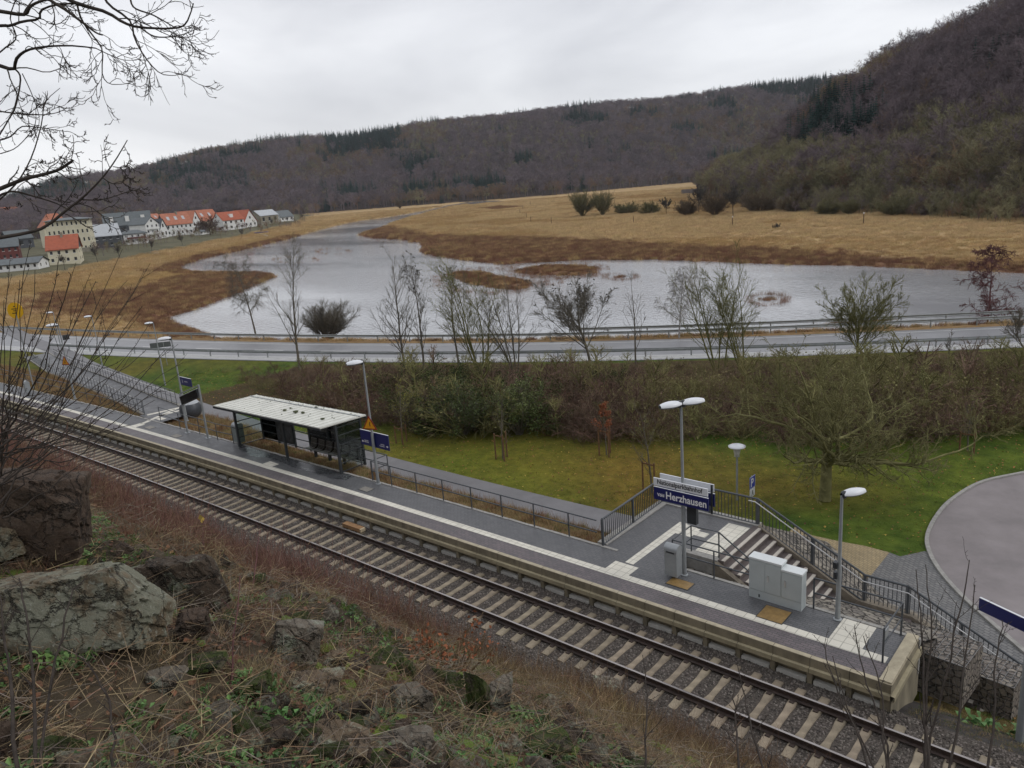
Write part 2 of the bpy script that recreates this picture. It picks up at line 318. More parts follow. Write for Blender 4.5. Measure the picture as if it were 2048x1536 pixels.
def ground(X,Y,full=False):
    X=np.asarray(X,float); Y=np.asarray(Y,float); Yp=Y-Yc(X); zp=zpath(X)
    yU=fY(PU,X); cU=fcos(PU,X); yL=fY(PL,X); cL=fcos(PL,X); dF=(Y-yU)*cU; dN=(yL-Y)*cL
    z=np.zeros(X.shape)
    mid=np.where(dN>0,ZR-.02-(ZR-.02-zp)*sstep(.3,8.,dN),ZR-.02)
    # behind the platform: weedy bank down to the path
    lo=5.35+1.5*sstep(-36,-44,X); bk=.3+(zp-.3)*np.clip((Yp-lo)/(9.6-lo),0,1)
    mid=np.where((Yp<9.4)&(X<-14.9)&(X>-49.9),np.where(Yp>4.1,bk,-.6),mid)
    yl=np.interp(X,RAML[:,0],RAML[:,1]); zl=np.interp(X,RAML[:,0],RAML[:,2]); yr=np.interp(X,RAMR[:,0],RAMR[:,1]); zr=np.interp(X,RAMR[:,0],RAMR[:,2])
    wp=np.clip((Y-Yc(X)-4.1)/np.maximum(yl-Yc(X)-4.1,.1),0,1)
    mid=np.where((X<=-49.9)&(X>-104),np.where(Yp<3.0,-.6,np.where(Y<yl,.42*(1-wp)+(zl-.12)*wp,np.where(Y<yr,np.minimum(zl,zr)-.15,mid))),mid)
    mid=np.where((X<=-104)&(Yp<13)&(dN>.3),np.where(Yp<3,-.6,.42+(zp-.42)*sstep(4,12.5,Yp)),mid)
    # landing and stairs: stone pitched bank outside the railing, open ground beyond the platform end
    pit=np.maximum(zfence(X)-.2-np.maximum(Y-8.5,0)*.5,zp)
    mid=np.where((X>-14.9)&(X<-1.5)&(Y>8.3)&(Y<16),np.maximum(pit,zp),mid)
    mid=np.where((X>=-14.9)&(X<-4.5)&(Y<=8.3),np.where(Yp<4.1,-.9,np.where(X<-7.2,-1.7,zfence(X)-.3)),mid)
    mid=np.where((X>=-4.5)&(Y<=8.3),-.45-(2.65)*sstep(1.4,8.,Y),mid)
    tb=np.where(Yp<1.6,-.5,mid)
    hs=slopez(X,Yp)
    bump=(fnoise(X,Y,.9,5,4)-.5)*.75+(fnoise(X,Y,.23,6,2)-.5)*1.1
    hs=hs+bump*sstep(-.2,1.8,Y0(X)-Yp)
    near=np.where(Yp<Y0(X)+.15,np.maximum(hs,-.5),tb)
    # far side
    out=dF>0; far=ZL+(fnoise(X,Y,.08,9,3)-.5)*.25
    sdw=np.full(X.shape,-50.); msk=out&(np.hypot(X,Y)<1300)
    if msk.any():
        x=X[msk]; y=Y[msk]; w_=sdist(x,y,WATER); 
        for I in ISL: w_=np.minimum(w_,-sdist(x,y,I))
        w_=np.maximum(w_,sdist(x,y,STREAM)); w_=w_+(fnoise(x,y,.12,11,4)-.5)*np.clip(np.hypot(x,y)*.012,.8,6); sdw[msk]=w_
    far=np.where(sdw>-3,ZW-.45+.35*sstep(.6,-2.5,sdw)+.25*sstep(.6,-2.5,sdw),far)
    vil=np.zeros(X.shape); 
    if msk.any(): vil[msk]=sstep(0,14,sdist(X[msk],Y[msk],VILL))
    far=far+vil*1.6
    h1,h2,t1,t2=hills(X,Y); hh=np.maximum(h1,h2); far=np.maximum(far,np.where(hh>ZL+.1,hh,-9))
    bank=ZR-.02-np.maximum(dF-1.6,0)*.42
    far=np.maximum(far,bank)
    z=np.where(out,far,near)
    if full: return z,dict(Yp=Yp,dF=dF,dN=dN,sdw=sdw,vil=vil,out=out,t1=t1,t2=t2,hill=hh>ZL+.2,hb=bump)
    return z
g1=lambda x,y: float(ground(np.array([x]),np.array([y]))[0])
def gat(px,py,z0=-1.4,n=12):
    """where the sight line meets the ground"""
    d=rayd(px,py); d=d/np.linalg.norm(d); ts=np.concatenate([np.linspace(2,60,900),np.linspace(60,1800,3000)]); P=CAM+ts[:,None]*d
    b=P[:,2]-ground(P[:,0],P[:,1]); i=np.argmax(b<0)
    if b[i]>=0: return at(px,py,z0)
    a=b[i-1]/(b[i-1]-b[i]); return P[i-1]*(1-a)+P[i]*a
# ------------------------------------------------------------------ ground sheet (polar grid about the view point, to the horizon)
az_c=math.atan2(_f[0],_f[1])
azs=np.concatenate([np.linspace(az_c-math.pi,az_c-.78,40)[:-1],np.linspace(az_c-.78,az_c+.78,760),np.linspace(az_c+.78,az_c+math.pi,40)[1:]])
rs=np.concatenate([np.linspace(.3,30,330)[:-1],np.geomspace(30,300,300)[:-1],np.geomspace(300,1900,260)[:-1],np.geomspace(1900,2450,6)])
A_,R_=np.meshgrid(azs,rs); GX=CAM[0]+R_*np.sin(A_); GY=CAM[1]+R_*np.cos(A_)
GZ,G=ground(GX,GY,True)
n1,n2,n3=fnoise(GX,GY,1.3,21,4),fnoise(GX,GY,.15,22,4),fnoise(GX,GY,.02,23,4)
C=np.zeros(GX.shape+(3,))
def setc(mask,c): C[mask]=np.broadcast_to(np.array(c,float),C.shape)[mask]
def lerp(a,b,t): return np.array(a)*(1-t[...,None])+np.array(b)*t[...,None]
tan=lerp((.31,.205,.1),(.46,.325,.165),np.clip(n2*1.6-.3,0,1)); tan=tan*(.82+.4*n3)[...,None]
red=lerp((.12,.06,.035),(.23,.135,.08),np.clip(n2*1.6-.3,0,1))
yel=lerp((.38,.27,.06),(.5,.38,.1),n2)
C[:]=tan
m=G['out']&(np.hypot(GX,GY)<1300)
xm,ym=GX[m],GY[m]; wj=(n2[m]-.5)*12; cc=C[m]
far_r=np.hypot(xm,ym)
nearshore=sstep(-10,-3,G['sdw'][m]+wj*.4)*(far_r<420)
for B in BROWN: nearshore=np.maximum(nearshore,sstep(-3,3,sdist(xm,ym,B)+wj*.6))
cc=cc*(1-nearshore[:,None])+red[m]*nearshore[:,None]
for I in ISL[:3]: k=sstep(-4,0,sdist(xm,ym,I)); cc=cc*(1-k[:,None])+red[m]*k[:,None]
for B in YEL: k=sstep(-2,2,sdist(xm,ym,B)+wj*.5); cc=cc*(1-k[:,None])+yel[m]*k[:,None]
k=sstep(-6,3,sdist(xm,ym,VILL)+wj); vg=lerp((.07,.07,.042),(.16,.145,.09),n2[m]); cc=cc*(1-k[:,None])+vg*k[:,None]
C[m]=cc
hc=lerp((.05,.038,.035),(.085,.062,.05),n2); setc_=(G['hill']&G['out']); C[setc_]=hc[setc_]
vb=(G['dF']>-2)&(G['dF']<12+(n2-.5)*6); vbc=lerp((.16,.1,.05),(.3,.2,.1),n2); C[vb]=vbc[vb]
# lawn and embankment
lm=~G['out']&(G['Yp']>=4.1); grass=lerp((.035,.07,.012),(.1,.14,.022),np.clip(n1*1.5-.25,0,1))
px_,py_,_=proj(np.stack([GX,GY,GZ],-1))
lf=np.clip(fnoise(GX,GY,.11,31,3)*2.6-.95,0,1)                      # fallen leaves in drifts under the trees
u=lambda cx,cy,r: np.exp(-((GX-cx)**2+(GY-cy)**2)/r**2)
lf=np.clip(lf*.4+.4*u(-23,18.5,4)+.4*u(-20,15,2.5)+.3*u(-15,20,4)-.7*u(-4,28,8)-.9*u(-11,15,3.5),0,1)
grass=grass*(1-lf[...,None])+lerp((.13,.07,.02),(.23,.13,.03),n1)*lf[...,None]
yl=np.clip(.9*u(-33,15,8)+.5*u(-26,14,5)+.5*u(-9,25,7),0,1); grass=grass*(1-.4*yl[...,None])+lerp((.13,.13,.014),(.22,.2,.02),n1)*.4*yl[...,None]
C[lm]=grass[lm]
em=lm&(G['dN']<15+(n2-.5)*3)&(GX>-66)&(G['dN']>.8); C[em]=lerp((.05,.035,.02),(.1,.07,.035),n1)[em]
wm=lm&(G['Yp']<9.6+(n2-.5)*1.5)&(GX<-14.5); C[wm]=lerp((.1,.065,.035),(.24,.17,.08),n1)[wm]
we=lm&(GX>-4.6)&(G['Yp']<9)|(~G['out'])&(GX>-4.4)&(G['Yp']>2.2)&(G['Yp']<9); C[we]=lerp((.07,.05,.025),(.17,.13,.045),n1)[we]
# cutting
sl=G['Yp']<Y0(GX)+.2; soil=lerp((.035,.028,.02),(.1,.078,.052),np.clip(n1*1.6-.3,0,1)); mo=np.clip(fnoise(GX,GY,.7,41,4)*3.4-1.9,0,1)
soil=soil*(1-mo[...,None]*.7)+np.array([.06,.085,.018])*mo[...,None]*.7; C[sl]=soil[sl]
tb=(G['Yp']>=Y0(GX)+.2)&(G['Yp']<4.1)&~G['out']; C[tb]=(.06,.055,.052)
nr,na_=GX.shape
idx=np.arange(nr*na_).reshape(nr,na_); F=np.stack([idx[:-1,:-1],idx[:-1,1:],idx[1:,1:],idx[1:,:-1]],-1).reshape(-1,4)
mg=mat('ground',(.72,.72,.72),rough=.95,scale=3,col2=(1.25,1.25,1.25),bump=.05,bscale=6,attr='Col',detail=10,spec=.1)
gb=MB(); gb.add(np.stack([GX,GY,GZ],-1),F,C.reshape(-1,3)); gb.build('ground',mg,smooth=True,kind='structure')
# ------------------------------------------------------------------ water
mw=bpy.data.materials.new('water'); mw.use_nodes=True; t=mw.node_tree; b=t.nodes['Principled BSDF']; b.inputs['Base Color'].default_value=(.32,.325,.335,1); b.inputs['Roughness'].default_value=.06; b.inputs['IOR'].default_value=1.7; b.inputs['Specular IOR Level'].default_value=1.0
tc=N(t,'ShaderNodeTexCoord'); mp=N(t,'ShaderNodeMapping'); mp.inputs['Rotation'].default_value=(0,0,R(35)); mp.inputs['Scale'].default_value=(.45,1.5,1)
n_=N(t,'ShaderNodeTexNoise'); n_.inputs['Scale'].default_value=1.5; n_.inputs['Detail'].default_value=4; n2_=N(t,'ShaderNodeTexNoise'); n2_.inputs['Scale'].default_value=.022; n2_.inputs['Detail'].default_value=3
bp=N(t,'ShaderNodeBump'); bp.inputs['Distance'].default_value=.09; bp.inputs['Strength'].default_value=1; rr=N(t,'ShaderNodeMapRange'); rr.inputs[1].default_value=.38; rr.inputs[2].default_value=.62; rr.inputs[3].default_value=.15; rr.inputs[4].default_value=1.
mu=N(t,'ShaderNodeMath',operation='MULTIPLY'); l=t.links.new
l(tc.outputs['Object'],mp.inputs[0]); l(mp.outputs[0],n_.inputs['Vector']); l(mp.outputs[0],n2_.inputs['Vector']); l(n2_.outputs[0],rr.inputs[0]); l(n_.outputs[0],mu.inputs[0]); l(rr.outputs[0],mu.inputs[1]); l(mu.outputs[0],bp.inputs['Height']); l(bp.outputs[0],b.inputs['Normal'])
mb=MB(); mb.add([[-1500,20,0],[400,20,0],[400,900,0],[-1500,900,0]],[[0,1,2,3]]); mb.build('water',mw,loc=(0,0,ZW),kind='structure')
# ------------------------------------------------------------------ road
masph=mat('asphalt_wet',(.19,.19,.2),rough=.36,scale=.6,var=.16,bump=.004,bscale=60,detail=9)
mshould=mat('shoulder',(.42,.42,.41),rough=.8,scale=2,var=.15); mwhite=mat('road_paint',(.72,.72,.7),rough=.6,var=.12,scale=3)
def strip(f0,f1,dz,i0=0,i1=None,name='road',m=masph,dash=None):
    xs=slice(i0,i1); a=road_pt(0,f0)[xs].copy(); b_=road_pt(0,f1)[xs].copy(); a[:,2]+=dz; b_[:,2]+=dz; k=len(a)
    o=MB(); V=np.vstack([a,b_]); i=np.arange(k-1); o.add(V,np.stack([i,i+k,i+1+k,i+1],1)); return o
strip(0,1.03,.02).build('road',masph,kind='structure')
strip(.84,1.0,.03).build('road_shoulder',mshould,kind='structure')
mk=MB()
for f,w_ in ((.10,.014),(.81,.016)):
    s=strip(f,f+w_,.026); mk.add(s.V[0],s.F[4][0])
cl=road_pt(0,.47); cl2=road_pt(0,.486); 
# centre dashes by arc length
al=np.r_[0,np.cumsum(np.linalg.norm(np.diff(cl[:,:2],axis=0),axis=1))]
for s0 in np.arange(0,al[-1]-5,9.):
    q=[[np.interp(s,al,c[:,j]) for j in range(3)] for c in (cl,cl2) for s in (s0,s0+4.)]; q=np.array(q); q[:,2]+=.026; mk.add(q,[[0,2,3,1]])
mk.build('road_markings',mwhite,kind='structure')
# ------------------------------------------------------------------ forest
mtw=mat('twigs',(.165,.13,.14),rough=.9,scale=.4,var=.2,inst=.32,spec=.1); mtg=mat('twigs_green',(.21,.19,.11),rough=.9,scale=.4,var=.2,inst=.3,spec=.1); mbk=mat('bark_far',(.2,.17,.15),rough=.9,inst=.25,spec=.1); mcon=mat('conifer_needles',(.02,.058,.05),rough=.9,scale=.5,var=.3,inst=.25,spec=.1)
mtr=mat('twigs_warm',(.19,.125,.08),rough=.9,scale=.4,var=.2,inst=.25,spec=.1)
def ribbons(m,p,d,l_,w,rg):
    n=len(p); d=d/np.linalg.norm(d,axis=1,keepdims=True); s=np.cross(d,rg.normal(0,1,(n,3))); s/=np.linalg.norm(s,axis=1,keepdims=True)+1e-9
    V=np.stack([p-s*w[:,None]/2,p+s*w[:,None]/2,p+d*l_[:,None]],1).reshape(-1,3); m.add(V,np.arange(3*n).reshape(n,3))
def far_tree(seed,mt,h=18,spread=5.,k=(11,6,7),w=.13,name='t',up=.35,base=.35):
    rg=np.random.default_rng(seed); m=MB()
    p,d,ln=np.zeros((1,3)),np.array([[rg.normal(0,.05),rg.normal(0,.05),1.]]),np.array([h*.8])
    P=grow(p,d,ln,6,.05,.1,rg); rad=radii(np.array([h*.013]),6,.25); m.add(*tubes(P,rad,4))
    q,dd,l1,r1=spawn(P,rad,ln,k[0],base,1,48,spread/(h*.62),.5,rg,lshape=.35,minr=.04); P1=grow(q,dd,l1,4,.12,up,rg); R1=radii(r1,4,.4); m.add(*tubes(P1,R1,3))
    q,dd,l2,r2=spawn(P1,R1,l1,k[1],.2,1,42,.62,.5,rg,minr=.02); ribbons(m,q,dd+[0,0,.15],l2,np.full(len(q),w*1.3),rg)
    P2=np.stack([q,q+dd/np.linalg.norm(dd,axis=1,keepdims=True)*l2[:,None]],1); q,dd,l3,r3=spawn(P2,radii(r2,2),l2,k[2],.15,1,45,.75,.5,rg,minr=.02); ribbons(m,q,dd+[0,0,.1],l3,np.full(len(q),w),rg)
    return m.build(name,mt)
def conifer(seed,h=20,name='c',m_=None,wid=.19):
    rg=np.random.default_rng(seed); m=MB(); m.tube([[0,0,0],[0,0,h*.95]],[.25,.05],5,False)
    for z in np.linspace(h*.12,h*.985,22):
        r=(h-z)*wid+.3; nb=9 if z<h*.8 else 6; a=rg.uniform(0,6.28)+np.arange(nb)*2*np.pi/nb+rg.normal(0,.15,nb); rr=r*rg.uniform(.75,1.15,nb)
        d=np.stack([np.cos(a),np.sin(a),np.full(nb,-.28)],1); s=np.stack([-np.sin(a),np.cos(a),0*a],1); p0=np.array([0,0,z]); w=(.35*rr+.12)[:,None]
        V=np.stack([p0+0*d,p0+d*rr[:,None]*.55+s*w,p0+d*rr[:,None],p0+d*rr[:,None]*.55-s*w],1).reshape(-1,3); m.add(V,np.arange(4*nb).reshape(nb,4))
    return m.build(name,m_ or mcon)
def scatter_hill(n,az0,az1,r0,r1,tmin,tmax,which,seed):
    rg=np.random.default_rng(seed); a=rg.uniform(az0,az1,n); r=np.sqrt(rg.uniform(r0**2,r1**2,n)); X=CAM[0]+r*np.sin(a); Y=CAM[1]+r*np.cos(a)
    h1,h2,t1,t2=hills(X,Y); t=t1 if which==1 else t2; hh=h1 if which==1 else h2; ok=(t>tmin)&(t<tmax)
    if which==1: ok&=(h2<h1+2)
    X,Y,Z=X[ok],Y[ok],np.maximum(h1,h2)[ok]; px,py,_=proj(np.stack([X,Y,Z],-1)); return X,Y,Z-.5,px,py,t[ok]
protos=[far_tree(100+i,mtw,h=17+i,name='d%d'%i,w=.17) for i in range(5)]+[far_tree(120+i,mtg,h=15+i,name='g%d'%i,w=.16) for i in range(2)]+[far_tree(130,mtr,h=15,name='w0',w=.17)]+[conifer(140+i,h=19+2*i,name='k%d'%i) for i in range(3)]
def kinds(px,py,ell,base_k,rg,t=None):
    k=rg.choice(base_k,len(px))
    for cx,cy,rx,ry,ks,pr in ell:
        ins=((px-cx)/rx)**2+((py-cy)/ry)**2; hit=(ins<1)&(rg.uniform(0,1,len(px))<pr*np.clip(1.6-ins,0,1)); k[hit]=rg.choice(ks,hit.sum())
    return k
azL=az_c-.75; azRt=az_c+.75
CON=[8,9,10]; GRN=[5,6]; WRM=[7]
rg=np.random.default_rng(5)
X,Y,Z,px,py,t=scatter_hill(62000,azL,azRt,350,2100,-.01,1.04,1,51)
ell=[(1110,214,100,17,CON,1),(865,243,34,15,CON,1),(935,236,36,13,CON,.9),(1020,232,60,12,CON,.6),(725,282,80,34,CON,.9),(1300,196,60,8,CON,.3),(690,300,40,24,CON,.9),(560,285,60,14,CON,.5),(400,370,110,35,CON,.45),(820,320,60,28,CON,.4),(1170,250,50,12,CON,.9),(1580,180,90,26,CON,.95),(1450,220,25,14,CON,.9),(470,290,60,20,CON,.3),(1330,250,120,40,WRM,.3),(300,330,60,20,CON,.4),(60,395,130,25,CON,.6),(1000,300,200,50,GRN,.2)]
k=kinds(px,py,ell,[0,1,2,3,4,0,1,2,3,4,0,1,2,7,4,7,5,7],rg)
sc=rg.uniform(.8,1.2,len(X)); warm=(fnoise(X,Y,1/160.,91,3)>.56)&(k<5); k[warm]=rg.choice([7,7,5,1],warm.sum()); cn=(fnoise(X,Y,1/70.,92,3)>.7)&(k<8); k[cn]=rg.choice(CON,cn.sum()); print('far trees',len(X))
gn_instances('hillside_forest',np.stack([X,Y,Z],1),np.stack([0*X,0*X,rg.uniform(0,6.28,len(X))],1),np.stack([sc*1.35,sc*1.35,sc],1),protos,k,label='mixed wood of bare trees and spruces covering the long far hillside',cat='forest')
protos2=[far_tree(200+i,mtw,h=17+i,k=(14,8,9),name='d%d'%i,w=.075) for i in range(5)]+[far_tree(220+i,mtg,h=15+i,k=(13,8,8),name='g%d'%i,w=.075,up=.5) for i in range(2)]+[far_tree(230,mtr,h=15,k=(13,8,8),name='w0',w=.075)]+[conifer(240+i,h=19+2*i,name='k%d'%i) for i in range(3)]
q1=scatter_hill(17000,az_c+.1,azRt,180,760,0,1.06,2,52); q2=scatter_hill(13000,az_c+.1,azRt,180,420,-.13,.03,2,53); X,Y,Z,px,py,t=[np.concatenate(v) for v in zip(q1,q2)]
ell=[(1700,290,70,50,CON,.75),(1640,260,35,30,CON,.8),(1620,330,50,40,CON,.5),(1500,370,110,45,GRN,.8),(1950,330,170,70,GRN,.65),(1750,380,250,40,GRN,.6),(2048,180,120,60,CON,.15),(1780,170,200,70,[0,1,2,3,4],.9),(1470,345,60,30,GRN,.9)]
k=kinds(px,py,ell,[0,1,2,3,4,0,1,2,3,4,0,1,2,3,4,7],rg); warm=(fnoise(X,Y,1/50.,93,3)>.58)&(k<5); k[warm]=rg.choice([7,7,6,1],warm.sum()); print('near hill',len(X))
sc=rg.uniform(.75,1.15,len(X))*np.where(t<.02,rg.uniform(.22,.7,len(X))*np.clip(1+t*4,.4,1),1); lowt=(t<.05); k[lowt]=rg.choice([5,6,5,6,7,0],lowt.sum())
gn_instances('steep_wood',np.stack([X,Y,Z],1),np.stack([0*X,0*X,rg.uniform(0,6.28,len(X))],1),np.stack([sc*1.15,sc*1.15,sc],1),protos2,k,label='dark bare wood climbing the steep hill on the right',cat='forest')
# ------------------------------------------------------------------ materials of the station
def brick(name,c1,c2,mort,bw,bh,rough=.6,rot=0,var=.2,off=.5,msz=.008,bump=.003):
    m=bpy.data.materials.new(name); m.use_nodes=True; t=m.node_tree; b=t.nodes['Principled BSDF']; b.inputs['Roughness'].default_value=rough; l=t.links.new
    tc=N(t,'ShaderNodeTexCoord'); mp=N(t,'ShaderNodeMapping'); mp.inputs['Rotation'].default_value=(0,0,rot); l(tc.outputs['Object'],mp.inputs[0])
    br=N(t,'ShaderNodeTexBrick'); br.inputs['Scale'].default_value=1; br.inputs['Brick Width'].default_value=bw; br.inputs['Row Height'].default_value=bh; br.inputs['Mortar Size'].default_value=msz; br.offset=off
    br.inputs['Color1'].default_value=(*c1,1); br.inputs['Color2'].default_value=(*c2,1); br.inputs['Mortar'].default_value=(*mort,1); l(mp.outputs[0],br.inputs['Vector'])
    nz=N(t,'ShaderNodeTexNoise'); nz.inputs['Scale'].default_value=.9; nz.inputs['Detail'].default_value=9; nz.inputs['Roughness'].default_value=.7; l(tc.outputs['Object'],nz.inputs['Vector'])
    r=N(t,'ShaderNodeMapRange'); r.inputs[1].default_value=.3; r.inputs[2].default_value=.7; r.inputs[3].default_value=1-var; r.inputs[4].default_value=1+var; l(nz.outputs[0],r.inputs[0])
    v=N(t,'ShaderNodeVectorMath',operation='SCALE'); l(br.outputs[0],v.inputs[0]); l(r.outputs[0],v.inputs['Scale']); l(v.outputs[0],b.inputs['Base Color'])
    r2=N(t,'ShaderNodeMapRange'); r2.inputs[1].default_value=.35; r2.inputs[2].default_value=.65; r2.inputs[3].default_value=rough-.22; r2.inputs[4].default_value=rough+.12; l(nz.outputs[0],r2.inputs[0]); l(r2.outputs[0],b.inputs['Roughness'])
    bp=N(t,'ShaderNodeBump'); bp.inputs['Distance'].default_value=bump; bp.invert=True; l(br.outputs['Fac'],bp.inputs['Height']); l(bp.outputs[0],b.inputs['Normal'])
    return m
mpave=brick('paving_dark',(.098,.1,.105),(.125,.125,.13),(.06,.06,.062),.2,.1,.55)
medge=brick('paving_edge',(.11,.096,.102),(.15,.125,.13),(.06,.055,.055),.2,.1,.6,var=.3)
mtact=brick('tactile_slab',(.62,.59,.51),(.7,.67,.58),(.42,.4,.34),.3,.3,.75,off=0,msz=.012,var=.1)
mconc=mat('concrete_ochre',(.225,.195,.135),rough=.85,scale=2.2,var=.4,bump=.004,bscale=30,detail=10,vscale=(1,1,.35)); mconc2=mat('concrete_lip',(.4,.35,.25),rough=.8,scale=5,var=.2,bump=.003,bscale=40)
mconc3=mat('concrete_ledge',(.35,.305,.2),rough=.85,scale=1.4,var=.3,detail=9); mfoot=mat('concrete_pale',(.5,.49,.45),rough=.9,scale=3,var=.15)
mgrey=mat('galvanised_grey',(.33,.35,.36),rough=.45,metal=.35,scale=6,var=.08); mdark=mat('dark_painted_steel',(.035,.04,.045),rough=.4,scale=6,var=.2); mrail=mat('railing_paint',(.07,.077,.085),rough=.4,scale=8,var=.15)
mdark2=mat('baluster_paint',(.04,.043,.048),rough=.45,scale=8,var=.2); minox=mat('stainless_steel',(.62,.62,.62),rough=.28,metal=.9,scale=6,var=.04)
mwht=mat('white_enamel',(.72,.74,.77),rough=.35,scale=3,var=.06); mglassy=mat('lamp_glass',(.2,.22,.25),rough=.12,scale=3,var=.1); mblue=mat('sign_blue',(.012,.016,.11),rough=.4,scale=2,var=.06); mtextw=mat('lettering_white',(.8,.8,.8),rough=.5,var=.02); mtextk=mat('lettering_black',(.02,.02,.022),rough=.5,var=.02)
morg=mat('sign_orange',(.72,.33,.02),rough=.4,var=.08,scale=9); mredd=mat('sign_red',(.28,.03,.02),rough=.4,var=.1); myel=mat('sign_yellow',(.75,.42,.01),rough=.4,var=.06)
mrust=mat('rail_rust',(.05,.033,.027),rough=.6,scale=5,var=.35); msteel=mat('rail_head',(.36,.33,.32),rough=.22,metal=.8,scale=3,var=.1,vscale=(.3,4,1))
msleep=mat('sleeper_concrete',(.26,.215,.155),rough=.9,scale=4,var=.3,bump=.004,bscale=40,inst=.12); mball=mat('ballast_bed',(.075,.062,.052),rough=.9,scale=22,var=.6,bump=.05,bscale=24,detail=8)
mstone=mat('ballast_stone',(.135,.118,.104),rough=.85,scale=30,var=.3,inst=.65,spec=.3)
mbench=mat('paver_yellow',(.3,.22,.1),rough=.8); mtan=brick('tan_pavers',(.3,.235,.13),(.38,.3,.17),(.17,.13,.08),.22,.11,.75,rot=.5,msz=.012); mgp=brick('grey_pavers',(.13,.13,.13),(.19,.185,.18),(.07,.07,.07),.22,.15,.65,rot=.5,msz=.014)
masph2=mat('asphalt_reddish',(.215,.19,.19),rough=.62,scale=.45,var=.24,bump=.003,bscale=70,detail=9); mpath=mat('asphalt_path',(.16,.155,.16),rough=.6,scale=.8,var=.16,bump=.003,bscale=60); mkerb=mat('kerb_stone',(.3,.29,.27),rough=.85,scale=5,var=.25)
mmanh=mat('rusty_cover',(.26,.165,.06),rough=.45,scale=5,var=.3); mcov=mat('concrete_cover',(.22,.205,.18),rough=.7,scale=5,var=.15)
mcab=mat('cabinet_grey',(.46,.5,.5),rough=.5,scale=2,var=.06); mcabt=mat('cabinet_top',(.66,.69,.69),rough=.45,scale=2,var=.05); mroof=mat('roof_sheet_white',(.66,.66,.6),rough=.5,scale=1.6,var=.14,detail=9); mmoss=mat('moss_clump',(.06,.07,.03),rough=.95,scale=20,var=.5)
mglass=bpy.data.materials.new('clear_glass'); mglass.use_nodes=True; t=mglass.node_tree; t.nodes.clear(); l=t.links.new
g_=N(t,'ShaderNodeBsdfGlossy'); g_.inputs['Roughness'].default_value=.03; tr=N(t,'ShaderNodeBsdfTransparent'); tr.inputs[0].default_value=(.86,.92,.9,1); fr=N(t,'ShaderNodeFresnel'); fr.inputs[0].default_value=1.5; ms=N(t,'ShaderNodeMixShader'); oo=N(t,'ShaderNodeOutputMaterial'); l(fr.outputs[0],ms.inputs[0]); l(tr.outputs[0],ms.inputs[1]); l(g_.outputs[0],ms.inputs[2]); l(ms.outputs[0],oo.inputs[0])
# ------------------------------------------------------------------ track
xs=np.arange(-170,26,1.); trk=empty('railway_track',(0,0,0),'single railway track on ballast running past the platform edge','railway track')
def off(Yo,z,xx=xs): return np.stack([xx,Yc(xx)+Yo,np.full(len(xx),z)],1)
for Yo in (-.7525,.7525):
    prof=[(-.036,-.001),(-.036,-.04),(-.01,-.05),(-.01,-.14),(-.075,-.16),(-.075,-.174),(.075,-.174),(.075,-.16),(.01,-.14),(.01,-.05),(.036,-.04),(.036,-.001)]
    r_=MB().sweep(off(Yo,0),prof,closed=True).build('rail',mrust,trk)
    MB().sweep(off(Yo,.001),[(-.034,-.01),(-.03,0),(.03,0),(.034,-.01)]).build('running_surface',msteel,r_)
def sleeper_mb():
    m=MB(); ys=[-1.3,-.95,-.55,-.25,.25,.55,.95,1.3]; tp=[-.2,-.178,-.178,-.212,-.212,-.178,-.178,-.2]; wt=[.1,.1,.095,.075,.075,.095,.1,.1]
    V=[]; 
    for y,z,w in zip(ys,tp,wt): V+=[[-w-.05,y,z-.2],[-w-.02,y,z-.03],[-w,y,z],[w,y,z],[w+.02,y,z-.03],[w+.05,y,z-.2]]
    F=[[i*6+j,i*6+j+1,(i+1)*6+j+1,(i+1)*6+j] for i in range(7) for j in range(5)]+[[0,5,4,1],[1,4,3,2],[42,43,46,47],[43,44,45,46]]
    m.add(V,F)
    return m
def clips():
    return MB().box([-.06,-.19,-.178],[.06,.19,-.15])
sl0=None; mclip=mrust
order=sorted([-21.5068+.6*i for i in range(-215,75)],key=lambda x:abs(x+8))
vis=[x for x in order if x<-1.5][:99]; rest=[x for x in order if x not in set(vis)]
for x in vis:
    if sl0 is None: sl0=sleeper_mb().build('sleeper',msleep,trk); o=sl0; cl0=[clips().build('rail_fastening',mrust,o,loc=(0,y,0)) for y in (-.7525,.7525)]
    else:
        o=sl0.copy(); COL.objects.link(o)
        for c0 in cl0: c=c0.copy(); COL.objects.link(c); c.parent=o
    o.location=(x,float(Yc(x)),0); o.rotation_euler=(0,0,-.001*x+random.uniform(-.01,.01))
base=sleeper_mb(); bm_=MB()
for x in rest:
    V=np.vstack(base.V).copy(); V[:,0]+=x; V[:,1]+=float(Yc(x)); F4=np.vstack(base.F[4]); bm_.add(V,F4)
bm_.build('sleeper',msleep,trk,kind='stuff')
# ballast
xb=np.arange(-170,26,.5); 
def ballz(yo): return np.interp(yo,[-3.5,-3.1,-1.9,-1.45,-1.3,1.3,1.5,1.75],[-.6,-.5,-.24,-.21,-.235,-.235,-.2,-.2])
yo=np.concatenate([np.arange(-3.5,1.8,.12)]); BX,BO=np.meshgrid(xb,yo,indexing='ij')
BZ=ballz(BO)+(fnoise(BX,BO,1.1,61,3)-.5)*.09*np.where(np.abs(BO)<1.25,.35,1); BYY=BO+Yc(BX)
lim=Y0(BX)+.35; BZ=np.where(BO<lim,np.minimum(BZ,-.52),BZ)
i_=np.arange(BX.size).reshape(BX.shape); F=np.stack([i_[:-1,:-1],i_[1:,:-1],i_[1:,1:],i_[:-1,1:]],-1).reshape(-1,4)
MB().add(np.stack([BX,BYY,BZ],-1),F).build('ballast_bed',mball,smooth=True,kind='structure')
